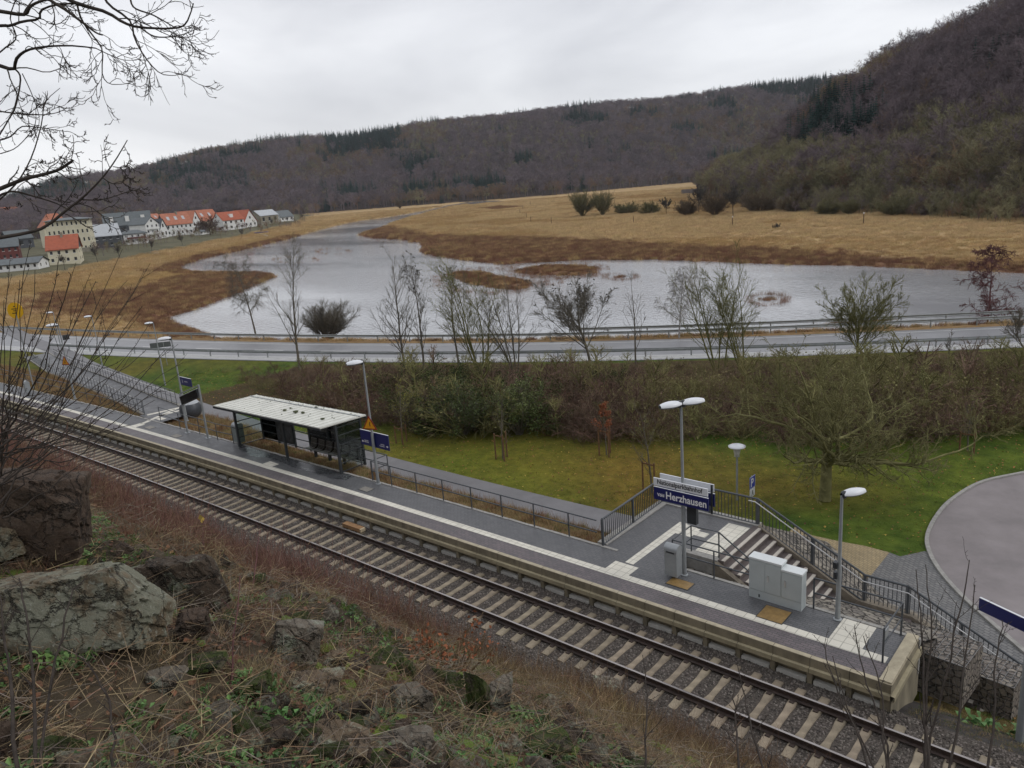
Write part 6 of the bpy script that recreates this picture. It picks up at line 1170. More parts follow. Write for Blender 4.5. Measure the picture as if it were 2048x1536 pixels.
gn_instances('fallen_leaves',np.stack([Xl,Yl,Zl+.03],1),rot,sc,lt,label='fallen brown and yellow leaves scattered over the lawn',cat='leaves')
Xg,Yg,Zg=X[~isl],Y[~isl],Z[~isl]; sc=rg.uniform(.6,1.7,len(Xg))*(.6+.9*fnoise(Xg,Yg,.5,95,2)); print('lawn',len(Xg))
gn_instances('lawn_grass',np.stack([Xg,Yg,Zg],1),np.stack([0*sc,0*sc,rg.uniform(0,6.28,len(sc))],1),np.stack([sc,sc,sc*rg.uniform(.5,1.2,len(sc))],1),[tuft(630,mgr,40,.09,.02,.16),tuft(631,mgr,40,.07,.02,.18),tuft(632,mat('grass_olive',(.13,.155,.028),rough=.85,inst=.25,var=.2),36,.08,.02,.16)],label='short damp grass of the lawn beside the station',cat='grass')
n=13000; X=rg.uniform(-100,-15,n); Yp=rg.uniform(4.2,11,n); Y=Yp+Yc(X); Z,G2=ground(X,Y,True); on=(X>-50)|(Y<np.interp(X,RAML[:,0],RAML[:,1])-.1); pc_y=np.interp(X,pc[:,0],pc[:,1]); on&=np.abs(Y-pc_y)>1.2; on&=~((X>-50)&(X<-46.7)&(Y<5.6)); X,Y,Z=X[on],Y[on],Z[on]; sc=rg.uniform(.6,1.6,len(X))
gn_instances('bank_weeds',np.stack([X,Y,Z],1),np.stack([0*sc,0*sc,rg.uniform(0,6.28,len(sc))],1),sc,[tuft(640,mgd,40,.3,.012,.2),tuft(641,mgd,30,.22,.012,.2),tuft(642,mgr,30,.15,.015,.2),tuft(643,mat('weed_rust',(.2,.1,.05),rough=.9,inst=.3),30,.35,.012,.2)],label='dry weeds and grass on the strip behind the platform railing',cat='weeds')
# ------------------------------------------------------------------ rocks of the cutting
def rockmat(name,c,lich=(.36,.4,.3),la=.0,moss=0.,scale=1.):
    m=bpy.data.materials.new(name); m.use_nodes=True; t=m.node_tree; b=t.nodes['Principled BSDF']; b.inputs['Roughness'].default_value=.85; b.inputs['Specular IOR Level'].default_value=.3; l=t.links.new
    tc=N(t,'ShaderNodeTexCoord'); S=tc.outputs['Object']
    def noise(sc,det=8,ro=.7,src=S):
        n=N(t,'ShaderNodeTexNoise'); n.inputs['Scale'].default_value=sc; n.inputs['Detail'].default_value=det; n.inputs['Roughness'].default_value=ro; l(src,n.inputs['Vector']); return n
    def rng_(o,lo,hi,a=0.,b_=1.):
        r=N(t,'ShaderNodeMapRange'); r.inputs[1].default_value=lo; r.inputs[2].default_value=hi; r.inputs[3].default_value=a; r.inputs[4].default_value=b_; l(o,r.inputs[0]); return r.outputs[0]
    def mixc(f,a_,col,bt='MIX'):
        mx=N(t,'ShaderNodeMix',data_type='RGBA',blend_type=bt); l(f,mx.inputs[0]); l(a_,mx.inputs[6]); mx.inputs[7].default_value=(*col,1); return mx.outputs[2]
    cr=N(t,'ShaderNodeValToRGB'); e=cr.color_ramp.elements; e[0].position=.34; e[0].color=(*(np.array(c)*.5),1); e[1].position=.66; e[1].color=(*(np.array(c)*1.5),1); k=e.new(.5); k.color=(c[0]*1.05,c[1]*.92,c[2]*.82,1); l(noise(5.5,14,.75).outputs[0],cr.inputs[0]); out=cr.outputs[0]
    if la: out=mixc(rng_(noise(3.2,10,.75).outputs[0],.6-la*.2,.66-la*.16,0,.75),out,lich); out=mixc(rng_(noise(34,4,.6).outputs[0],.6,.64,0,.65*la),out,(.46,.47,.4))
    out=mixc(rng_(noise(21,6,.7).outputs[0],.6,.66,0,.6),out,(.035,.03,.024))
    if moss: out=mixc(rng_(noise(3.5,10,.8).outputs[0],.62-moss*.2,.66-moss*.17,0,.95),out,(.055,.08,.014))
    # two families of joints, warped
    hs=[]
    for sc,rt,st,w in ((1.3*scale,(.4,.5,.3),(1.5,1.5,.55),.016),(3.1*scale,(1.1,.2,.9),(1.,2.,.6),.03)):
        mp=N(t,'ShaderNodeMapping'); mp.inputs['Scale'].default_value=st; mp.inputs['Rotation'].default_value=rt; l(S,mp.inputs[0]); mw_=N(t,'ShaderNodeMix',data_type='RGBA',blend_type='ADD'); mw_.inputs[0].default_value=.4; l(mp.outputs[0],mw_.inputs[6]); l(noise(3,6).outputs[1],mw_.inputs[7])
        v=N(t,'ShaderNodeTexVoronoi',feature='DISTANCE_TO_EDGE'); v.inputs['Scale'].default_value=sc; l(mw_.outputs[2],v.inputs['Vector']); hs.append(rng_(v.outputs['Distance'],0,w))
    mn=N(t,'ShaderNodeMath',operation='MULTIPLY'); l(hs[0],mn.inputs[0]); r2=rng_(hs[1],0,1,.45,1); l(r2,mn.inputs[1])
    out=mixc(rng_(mn.outputs[0],0,.6,.85,0),out,(.022,.018,.014)); l(out,b.inputs['Base Color'])
    ad=N(t,'ShaderNodeMath',operation='ADD'); l(mn.outputs[0],ad.inputs[0]); l(noise(6,15,.75).outputs[0],ad.inputs[1]); bp=N(t,'ShaderNodeBump'); bp.inputs['Distance'].default_value=.07; l(ad.outputs[0],bp.inputs['Height']); l(bp.outputs[0],b.inputs['Normal']); return m
R_dark=rockmat('rock_brown',(.1,.078,.062)); R_lich=rockmat('rock_lichen',(.2,.175,.125),lich=(.27,.285,.22),la=.8); R_dk2=rockmat('rock_dark',(.085,.07,.055),la=.3,moss=.2); R_beige=rockmat('rock_beige',(.2,.165,.12),la=.5,moss=.15); R_moss=rockmat('rock_mossy',(.12,.11,.08),la=.2,moss=1.); R_grey=rockmat('rock_grey',(.19,.18,.155),la=.4,moss=.15)
cr_=np.array([_R[0],_R[1]]); yaw0=math.atan2(cr_[1],cr_[0])
def rock_mesh(seed,w,d,h,nf=7,sub=5,rough=.035,slab=0):
    rg=np.random.default_rng(seed); bm=bmesh.new(); bmesh.ops.create_icosphere(bm,subdivisions=sub,radius=1); V=np.array([v.co for v in bm.verts]); 
    base=[[1,0,0],[-1,0,0],[0,1,0],[0,-1,0],[0,0,1],[0,0,-1]]; n=np.array(base+[list(q) for q in rg.normal(0,1,(nf,3))]); n=n+rg.normal(0,.16,n.shape); n/=np.linalg.norm(n,axis=1,keepdims=True); dd=np.r_[rg.uniform(.72,.85,6),rg.uniform(.78,1.02,nf)]
    with np.errstate(divide='ignore'): q=dd[None]/np.maximum(V@n.T,1e-3)
    r=q.min(1); P=V*r[:,None]; 
    fn=lambda s,sd: fnoise(P[:,0]*1.3+P[:,2]*.7,P[:,1]*1.3+P[:,2]*.9,s,sd,4)-.5
    # ledges: bedding steps
    q_=P[:,0]*rg.uniform(.5,1.2)+P[:,1]*rg.uniform(-.5,.5)+P[:,2]*rg.uniform(.2,.8)+fn(.9,seed%97)*1.3; fr_=(q_*1.7)%1; q2_=P[:,0]*-.6+P[:,2]*1.2+fn(1.3,seed%79)*1.; fr2=(q2_*1.3)%1
    P=P*(1+rough*2.2*fn(1.2,seed%89)+rough*1.2*fn(4,seed%83)-.07*fr_**3-.05*fr2**4)[:,None]
    P=P*np.array([w/2,d/2,h/2])/.8
    for v,p in zip(bm.verts,P): v.co=p
    me=bpy.data.meshes.new('rock'); bm.to_mesh(me); bm.free(); return me
def rock(label,x0,x1,y0,y1,mt,seed,dep=.7,tilt=(0,0,0),up=0.,grp=None,tmax=None,sub=5):
    cx=(x0+x1)/2; P=gat(cx,y1); t=np.linalg.norm(P-CAM)
    if tmax and t>tmax: d=rayd(cx,y1); P=CAM+d/np.linalg.norm(d)*tmax; t=tmax
    w=(x1-x0)*t/1540; h=(y1-y0)*t/1540; me=rock_mesh(seed,w,w*dep,h,sub=sub); me.materials.append(mt); o=bpy.data.objects.new('rock',me); COL.objects.link(o)
    n=len(me.vertices); V=np.zeros(n*3); me.vertices.foreach_get('co',V); V=V.reshape(-1,3); Mr=np.array(Matrix.Rotation(yaw0+tilt[2],3,'Z')@Matrix.Rotation(tilt[1],3,'Y')@Matrix.Rotation(tilt[0],3,'X')); V=V@Mr.T
    d=rayd(cx,(y0+y1)/2); L_=CAM+d/np.linalg.norm(d)*(t+.1*w); c,s_=math.cos(yaw0),math.sin(yaw0); E=np.array([[c,s_,0],[-s_,c,0],[0,0,1.]])
    for _ in range(5):
        X_,Y_,Z_=proj(V+L_); wx=(x1-x0)/(X_.max()-X_.min()); hy=(y1-y0)/(Y_.max()-Y_.min()); q=V@E.T; q=q*np.array([wx,min(wx,1.1),hy]); V=q@E; X_,Y_,Z_=proj(V+L_)
        L_=L_+(cx-(X_.max()+X_.min())/2)*t/1540*_R-((y0+y1)/2-(Y_.max()+Y_.min())/2)*t/1540*_U
    me.vertices.foreach_set('co',V.ravel()); me.update(); o.location=tuple(L_+[0,0,up]); return tag(o,label,'rock',grp)
rock('large brown angular rock at the left edge below the twigs',-40,186,935,1135,R_dark,11,.8,(.1,.12,.1),tmax=10,sub=6)
rock('broad pale slab covered in grey-green lichen, the largest rock at the left',-60,352,1122,1318,R_lich,12,.45,(-.25,.03,.05),tmax=7.2,sub=6)
rock('dark block with a flat face behind the large lichen slab',258,462,1108,1222,R_dk2,13,.5,(-.1,.05,-.12),tmax=9)
rock('small dark stepped block right of the lichen slab',345,424,1212,1292,R_dark,14,.7,(0,.1,.2),tmax=8)
rock('lichened rock cut by the left frame edge under the brown one',-60,58,1040,1140,R_lich,15,.7,(0,0,.3),tmax=8.5)
rock('mossy low ledge below the lichen slab',340,458,1302,1352,R_moss,16,.6,(0,-.15,0),tmax=7.5)
rock('pale tilted slab lying in the leaves below the lichen slab',288,378,1330,1392,R_grey,17,.6,(.2,.5,.3),tmax=7)
rock('upright greenish rock with a dark cleft in the middle left',540,650,1236,1335,R_grey,18,.6,(0,.25,.3),tmax=11)
rock('long beige boulder with mossy left shoulder',548,692,1334,1402,R_beige,19,.55,(0,.12,-.05),tmax=9)
rock('blue-grey mossy rock left of the long beige boulder',464,546,1338,1402,R_moss,20,.7,(0,-.1,.2),tmax=9)
rock('thin slab tilted up to the right in the lower middle',658,748,1398,1452,R_dk2,21,.35,(.1,-.45,.1),tmax=9)
rock('rounded grey rock behind the thin tilted slab',768,868,1362,1442,R_grey,22,.6,(0,.1,.1),tmax=10.5)
rock('upright rock coated in bright green moss',928,982,1342,1440,R_moss,23,.7,(0,-.08,0),tmax=11.5)
rock('bare grey rock leaning against the moss-coated one',972,1026,1342,1436,R_grey,24,.7,(0,.15,.2),tmax=11.5)
rock('flat pale slab with a small stone on it near the bottom',748,868,1452,1516,R_grey,25,.8,(.35,.05,.1),tmax=8)
rock('small brown stone lying on the flat pale slab',792,826,1453,1482,R_dark,26,.8,tmax=7.8,up=.06)
rock('squat brown rock with a split beige front at the bottom',598,742,1436,1518,R_beige,27,.7,(.1,.15,-.1),tmax=7.5)
rock('low grey-green rock half buried at the bottom right of centre',1018,1150,1455,1520,R_moss,28,.6,(0,-.1,.1),tmax=8.5)
rock('dark broken rock on the left of the squat brown one',520,600,1448,1500,R_dk2,29,.7,(0,.2,.3),tmax=7.5)
rock('grey rock poking from the grass beside the ballast',1180,1250,1350,1420,R_grey,30,.7,(0,.1,0))
rock('small rock between the beige boulder and the upright one',640,700,1296,1340,R_beige,31,.8,(.2,.1,.4),tmax=10)
rock('reddish flat stone at the bottom edge centre',690,745,1495,1536,R_dark,32,.8,tmax=7)
rock('pointed dark rock at the left edge of the bottom grass',-40,40,1440,1536,R_dark,33,.8,tmax=3.9)
rock('square grey stone in the moss right of the flat slab',880,930,1430,1480,R_dk2,34,.8,tmax=8.5)
# small fragments
rg=np.random.default_rng(71); rp=[]
for i,mt in enumerate((R_grey,R_beige,R_dk2,R_dark,R_moss)):
    me=rock_mesh(900+i,1,.8,.5,nf=8,sub=3,rough=.04); me.materials.append(mt); rp.append(tmp(bpy.data.objects.new('f',me)))
def slope_pts(n,seed,tmin,tmax,x0=-60,x1=2100,y0=950,y1=1700,p=1.):
    """points on the cutting slope seen in the lower part of the picture's sector"""
    rg=np.random.default_rng(seed); a=rg.uniform(az_c-.8,az_c+.75,n); r=tmin+(tmax-tmin)*rg.uniform(0,1,n)**p; X=CAM[0]+r*np.sin(a); Y=CAM[1]+r*np.cos(a); Yp=Y-Yc(X); ok=(Yp<Y0(X)-.05)&(Yp>-17.5); X,Y=X[ok],Y[ok]; return np.stack([X,Y,ground(X,Y)],1),rg
P_,rg=slope_pts(5200,72,2.,22,p=1.2); nn=fnoise(P_[:,0],P_[:,1],.5,73,3); P_=P_[nn>.45]; n=len(P_)
gn_instances('rock_fragments',P_,rg.uniform(0,6.28,(n,3))*[.15,.15,1],rg.uniform(.06,.3,n)**1.2,rp,label='loose flat rock fragments strewn over the cutting slope',cat='stones')
# ground plants: dry grass, green weeds, litter, moss
mgs=mat('grass_straw',(.27,.205,.115),rough=.9,inst=.35,var=.25)
gt=[tuft(700,mgs,60,.26,.006,.16,.6),tuft(701,mgs,50,.18,.006,.15,.8),tuft(702,mgr,60,.12,.008,.14,.6),tuft(703,mat('grass_rust',(.17,.085,.05),rough=.9,inst=.3),60,.26,.005,.16,.6)]
P_,rg=slope_pts(21000,74,1.6,32,p=.9); nn=fnoise(P_[:,0],P_[:,1],.45,75,3); k=np.where(nn>.6,rg.choice([0,1],len(P_)),np.where(nn<.38,2,rg.choice([1,3,3,0],len(P_)))); far_=(P_[:,1]-Yc(P_[:,0])>-8)&(P_[:,0]>-14); k=np.where(far_&(rg.uniform(0,1,len(P_))<.75),rg.choice([0,0,1,3],len(P_)),k); left=(P_[:,0]<-14)&(rg.uniform(0,1,len(P_))<.8); k=np.where(left,rg.choice([3,3,0],len(P_)),k)
dc=np.linalg.norm(P_-CAM,axis=1); kp=rg.uniform(0,1,len(P_))<np.interp(dc,[3,6,12,15],[.4,.5,.75,1.]); P_,k=P_[kp],k[kp]
sc=rg.uniform(.5,1.25,len(P_))*np.interp(np.linalg.norm(P_-CAM,axis=1),[4,12],[.55,1.]); n=len(P_)
mm_=(P_[:,0]>-16)&(Y0(P_[:,0])-(P_[:,1]-Yc(P_[:,0]))<4.5)&(dc[kp]>9); sc=np.where(mm_,sc*1.7,sc); k=np.where(mm_&(rg.uniform(0,1,n)<.8),rg.choice([4,4,5],n),k); gt+=[tuft(704,mgd,60,.3,.006,.16,.5),tuft(705,mgs,60,.34,.006,.16,.5)]
gn_instances('slope_grass',P_,np.stack([0*sc,0*sc,rg.uniform(0,6.28,n)],1),sc,gt,k,label='dry and green grass tufts covering the cutting slope',cat='grass')
P_,rg=slope_pts(38000,76,1.4,22,p=1.1); n=len(P_); 
gn_instances('leaf_litter',P_+[0,0,.025],np.stack([rg.normal(0,.5,n),rg.normal(0,.5,n),rg.uniform(0,6.28,n)],1),rg.uniform(.022,.052,n),[leafp(720,mlb),leafp(721,mlb),leafp(722,mat('leaf_tawny',(.19,.1,.05),rough=.9,inst=.35)),leafp(723,mat('leaf_dull',(.09,.06,.04),rough=.9,inst=.4))],label='dead brown oak leaves littering the cutting slope',cat='leaves')
def rosette(seed,mt,n=12,s=.14):
    rg=np.random.default_rng(seed); m=MB()
    for i in range(n):
        a=rg.uniform(0,6.28); L_=s*rg.uniform(.5,1.); d=np.array([math.cos(a),math.sin(a),0]); q=np.array([-d[1],d[0],0]); z=rg.uniform(.2,.9); o_=rg.normal(0,s*.5,3)*[1,1,.1]
        m.add([o_,o_+d*L_*.5+q*L_*.3+[0,0,L_*z],o_+d*L_+[0,0,L_*z*.9],o_+d*L_*.5-q*L_*.3+[0,0,L_*z]],[[0,1,2,3]])
    return m.build('ro',mt)
mweed=mat('weed_green',(.1,.19,.05),rough=.6,inst=.35,var=.2); mfern=mat('weed_dark_green',(.05,.1,.025),rough=.6,inst=.3,var=.2)
P_,rg=slope_pts(16000,77,1.6,20,p=1.2); nn=fnoise(P_[:,0],P_[:,1],.8,78,3); P_=P_[nn>.63]; P_=P_[rng.uniform(0,1,len(P_))<.9]; n=len(P_)
gn_instances('green_weeds',P_+[0,0,.02],np.stack([rg.normal(0,.3,n),rg.normal(0,.3,n),rg.uniform(0,6.28,n)],1),rg.uniform(.35,.9,n),[rosette(730,mweed,14,.06),rosette(731,mfern,14,.07),rosette(732,mweed,20,.05)],label='patches of small fresh green leafy weeds among the rocks',cat='weeds')
mmc=mat('moss_green',(.09,.125,.015),rough=.95,scale=30,var=.5,inst=.25)
P_,rg=slope_pts(11000,83,1.8,20,p=1.1); nn=fnoise(P_[:,0],P_[:,1],.9,84,3); P_=P_[nn>.57]; n=len(P_); sc=rg.uniform(.05,.22,n)
gn_instances('moss_cushions',P_-[0,0,.01],np.stack([0*sc,0*sc,rg.uniform(0,6.28,n)],1),np.stack([sc,sc*rg.uniform(.5,1,n),sc*.28],1),[tmp(stone_proto(930+i,'m',mmc,.8)) for i in range(3)],label='low cushions of bright green moss on the cutting slope',cat='moss')
# red-brown stems crowding the foot of the slope
mstem=mat('stem_red',(.17,.09,.07),rough=.8,inst=.3,var=.25,spec=.2); mstem2=mat('stem_brown',(.16,.1,.06),rough=.85,inst=.3,var=.25,spec=.2)
def stems(seed,mt,h=1.1,n=7):
    rg=np.random.default_rng(seed); st=np.c_[rg.normal(0,.16,(n,2)),np.zeros(n)-.05]; dd=np.stack([rg.normal(0,.2,n),rg.normal(0,.2,n),np.ones(n)],1); ln=h*rg.uniform(.5,1.1,n); P=grow(st,dd,ln,6,.06,.1,rg); rad=radii(np.full(n,.0055),6,.4); m=MB(); m.add(*tubes(P,rad,3)); p,d,l_,r_=spawn(P,rad,ln,7,.25,1,42,.32,.6,rg,minr=.003); P1=grow(p,d,l_,3,.1,.2,rg); m.add(*tubes(P1,radii(r_,3,.5),3)); return m.build('st',mt)
sp_=[stems(740,mstem,1.2),stems(741,mstem,1.6),stems(742,mstem2,1.1,9),stems(743,mstem2,1.1),stems(744,mstem2,1.7,5)]
rg=np.random.default_rng(79); n=21000; X=rg.uniform(-60,-3,n); yo=rg.uniform(0,1,n)**1.1*np.interp(X,[-60,-30,-18,-12,-3],[12,12,9.5,4.5,2.6]); Y=Y0(X)-.15-yo+Yc(X); keep=rg.uniform(0,1,n)<np.interp(X,[-60,-16,-12,-3],[1,.9,.35,.3]); X,Y=X[keep],Y[keep]; Z=ground(X,Y); n=len(X); d_=np.sqrt(X**2+(Y+16.3)**2+(Z-13.2)**2); ok=d_>8.5; X,Y,Z=X[ok],Y[ok],Z[ok]; n=len(X); k=np.where(X<-12,rg.choice([0,1,2,3],n),rg.choice([3,4,2],n)); sc=rg.uniform(.6,1.3,n)*np.where(X>-13,.6,1)
gn_instances('reddish_stems',np.stack([X,Y,Z],1),np.stack([0*sc,0*sc,rg.uniform(0,6.28,n)],1),sc,sp_,k,label='crowded red-brown leafless stems at the foot of the cutting',cat='undergrowth')
def debris(seed,mt,n=26,r=.35,w=.004):
    rg=np.random.default_rng(seed); p=np.c_[rg.normal(0,r*.5,(n,2)),rg.uniform(.005,.05,n)]; d=np.c_[rg.normal(0,1,(n,2)),rg.normal(0,.16,n)]; m=MB(); ribbons(m,p,d,rg.uniform(.08,.4,n),np.full(n,w),rg); return m.build('db',mt)
P_,rg=slope_pts(5200,81,1.6,22,p=1.05); n=len(P_)
gn_instances('dead_stalks',P_+[0,0,.02],np.stack([rg.normal(0,.15,n),rg.normal(0,.15,n),rg.uniform(0,6.28,n)],1),rg.uniform(.5,1.2,n),[debris(780,mgs),debris(781,mstem2,20),debris(782,mat('stalk_grey',(.17,.14,.11),rough=.9,inst=.4),24)],label='dead stalks and twigs lying over the cutting slope',cat='debris')
# russet fallen fern clump
P0=gat(872,1350); b=bare_tree('low russet-leaved shrub beside the ballast in the lower middle',tuple(P0),np.linalg.norm(P0-CAM)*85/1540,750,style='shrub',mt=mstem2,spread=1.3,dens=1.,leaves=(mlr,420,.05),name='shrub',cat='shrub',group=None,twig=.003)
# platform-end green plants
for i,(x,y,lb) in enumerate(((1955,1450,'green rosette plant on the bare ground beyond the platform end'),(2030,1475,'larger green rosette plant at the right frame edge'))):
    P0=gat(x,y); o=rosette(760+i,mweed,26,.3); o.name='weed_plant'; o.location=tuple(P0+[0,0,.03]); tag(o,lb,'plant')
P_=[]; rg=np.random.default_rng(80); n=2600; X=rg.uniform(-4.2,3,n); Y=rg.uniform(1.8,8,n); Z=ground(X,Y); P_=np.stack([X,Y,Z],1); sc=rg.uniform(.4,1.,n)
gn_instances('end_grass',P_,np.stack([0*sc,0*sc,rg.uniform(0,6.28,n)],1),sc,[tuft(770,mgd,40,.16,.008,.16,.7),tuft(771,mat('grass_moss',(.13,.12,.03),rough=.9,inst=.3),50,.08,.01,.18,.7),tuft(772,mgr,40,.1,.008,.15,.6)],label='mossy rough grass on the bare ground beyond the platform end',cat='grass')
# ------------------------------------------------------------------ saplings and branches close to the viewpoint
def P3(x,y,t): d=rayd(x,y); return CAM+d/np.linalg.norm(d)*t
def sapling(label,pts,seed,r0=.008,tw=7,twl=.12,mt=mdk,name='sapling',grp='thin bare saplings near the viewpoint',cat='sapling',leaf=None):
    P=np.array([P3(*p) for p in pts]); q=crom(P,np.linspace(0,len(P)-1,14)); rg=np.random.default_rng(seed); q[1:-1]+=rg.normal(0,.004,(12,3)); o=q[0].copy(); g=empty(name,o,label,cat,grp); Q=(q-o)[None]; rad=radii(np.array([r0]),14,.3); L_=np.linalg.norm(np.diff(q,axis=0),axis=1).sum()
    m=MB(); m.add(*tubes(Q,rad,6)); m.build('stem',mt,g,smooth=True)
    p,d,l_,r_=spawn(Q,rad,np.array([L_]),tw,.15,.98,40,twl,.55,rg,.3,.0016); P1=grow(p,d,l_,6,.1,.2,rg); R1=radii(r_,6,.5); m=MB(); m.add(*tubes(P1,R1,4)); p,d,l2,r2=spawn(P1,R1,l_,5,.2,1,45,.16,.8,rg,.2,.0014); P2=grow(p,d,np.minimum(l2,.03),3,.05,.1,rg); m.add(*tubes(P2,radii(r2,3,.7),3)); m.build('twigs',mt,g,smooth=True); return g
for i,(a) in enumerate((
 ('tallest thorny sapling crossing the asphalt circle',[(1838,1620,5.2),(1880,1400,5.3),(1925,1200,5.5),(1939,1120,5.6)]),
 ('thorny sapling right beside the tallest one',[(1880,1620,5.),(1915,1440,5.1),(1935,1290,5.3),(1950,1170,5.4)]),
 ('forked sapling before the platform end, left tip',[(1850,1640,5.),(1852,1400,5.1),(1862,1250,5.2),(1851,1129,5.3)]),
 ('sapling with the bent tip left of the forked one',[(1872,1640,4.8),(1850,1420,5.),(1845,1270,5.1),(1832,1139,5.2)]),
 ('short sapling at the far right over the picket railing',[(1960,1620,5.),(1985,1450,5.1),(1990,1330,5.2),(2004,1240,5.3)]),
 ('sapling crossing the white tactile field',[(1790,1640,4.9),(1770,1480,5.),(1728,1350,5.1),(1709,1255,5.2)]),
 ('straight sapling just right of the tactile field one',[(1795,1640,4.8),(1768,1500,4.9),(1762,1380,5.),(1727,1272,5.1)]),
 ('sapling leaning left over the platform edge',[(1760,1640,4.8),(1720,1480,4.9),(1670,1370,5.),(1646,1288,5.1)]),
 ('low sapling leaning left over the ballast',[(1800,1640,4.9),(1740,1520,5.),(1690,1400,5.1),(1665,1312,5.2)]),
 ('slanting sapling in the lower right over the rails',[(1560,1640,4.6),(1510,1480,4.8),(1490,1400,5.),(1475,1330,5.1)]),
 ('dark sapling in front of the rails at the bottom',[(1480,1640,4.4),(1476,1500,4.6),(1468,1420,4.7),(1470,1360,4.8)]),
 ('tall thin stem beside the moss-coated rock',[(1300,1640,4.6),(1290,1500,4.8),(1295,1400,5.),(1285,1310,5.2)]))):
    sapling(a[0],a[1],800+i,.0075,8,.16)
for i,(lb,pts,r_) in enumerate((
 ('straight stem in front of the lichen slab, right of the edge one',[(75,1620,3.4),(70,1475,3.5),(66,1330,3.6),(52,1230,3.7),(38,1156,3.8)],.008),
 ('stem at the left frame edge before the lichen slab',[(40,1620,3.2),(25,1420,3.3),(14,1300,3.4),(0,1190,3.5)],.008),
 ('hooked stem bending over in front of the lichen slab',[(80,1560,3.4),(97,1393,3.6),(126,1264,3.7),(143,1188,3.8),(152,1176,3.8),(158,1188,3.8)],.006),
 ('reddish stem rising past the dark block',[(462,1620,4.2),(462,1500,4.3),(465,1364,4.5),(468,1276,4.6),(480,1150,4.8)],.0075),
 ('slanting stem crossing the litter below the slab',[(222,1560,3.4),(225,1440,3.5),(195,1360,3.6),(147,1296,3.7)],.006),
 ('tall red stem with one yellow leaf over the red undergrowth',[(405,1270,9),(407,1180,9.2),(408,1100,9.4),(405,1040,9.6)],.008),
 ('twiggy red sapling over the ballast left of centre',[(500,1330,8.),(505,1200,8.3),(512,1120,8.6),(520,1060,9.)],.01))):
    g=sapling(lb,pts,840+i,r_,7,.14,mt=mred if 'red' in lb else mdk,grp='thin bare stems at the lower left')
    if 'yellow leaf' in lb: m=MB(); q=P3(405,1040,9.6)-np.array(g.location); flecks(m,np.array([q,q+[.02,0,-.06],q+[-.04,0,.02]]),.11,np.random.default_rng(3)); m.build('leaf',mlyw,g)
# shrub fanning in from the left edge
g=empty('shoot_shrub',tuple(P3(-60,1010,6.)),'many-stemmed shrub fanning its long dark shoots in from the left edge','shrub'); o=np.array(g.location); rg=np.random.default_rng(90)
tips=[(300,527),(288,542),(255,560),(182,545),(142,548),(366,725),(300,645),(292,700),(285,612),(372,738),(252,790),(345,692),(215,700),(152,525),(62,482),(102,598),(192,562),(245,498),(20,520),(40,560),(120,500),(330,700),(180,640),(235,640),(90,650),(260,850),(200,880),(140,930),(310,800),(8,600),(215,590),(70,540),(160,720),(130,790)]
paths=[]; 
for k,(x,y) in enumerate(tips):
    bx,by=rg.uniform(-110,10),rg.uniform(900,1040); t0=6.+rg.uniform(-.4,.4); t1=t0+rg.uniform(-1.2,.6); mx_,my_=bx+(x-bx)*.55,by+(y-by)*.42; paths.append(crom(np.array([P3(bx,by,t0),P3(bx+(mx_-bx)*.5,by+(my_-by)*.55,t0+(t1-t0)*.3),P3(mx_,my_,t0+(t1-t0)*.5),P3(x,y,t1)]),np.linspace(0,3,12))-o)
Q=np.array(paths); Q[:,1:-1]+=rg.normal(0,.012,(len(Q),10,3)); ln=np.linalg.norm(np.diff(Q,axis=1),axis=2).sum(1); rad=radii(rg.uniform(.0045,.0085,len(Q)),12,.25)
for i in range(len(Q)): MB().add(*tubes(Q[i:i+1],rad[i:i+1],6)).build('shoot',mdk,g,smooth=True)
p,d,l_,r_=spawn(Q,rad,ln,4,.35,.97,30,.2,.5,rg,.5,.0018); P1=grow(p,d,l_,6,.06,.25,rg); R1=radii(r_,6,.5); m=MB(); m.add(*tubes(P1,R1,4)); P12=np.concatenate([Q[:,::2][:, :6],P1]); 
p,d,l2,r2=spawn(np.concatenate([Q[:,6:],P1]),np.concatenate([rad[:,6:],R1]),np.concatenate([ln*.5,l_]),9,.05,1,48,.05,.9,rg,.2,.0016); P2=grow(p,d,np.minimum(l2,.022),3,.05,.1,rg); m.add(*tubes(P2,radii(r2,3,.8),3)); m.build('twigs',mdk,g,smooth=True)
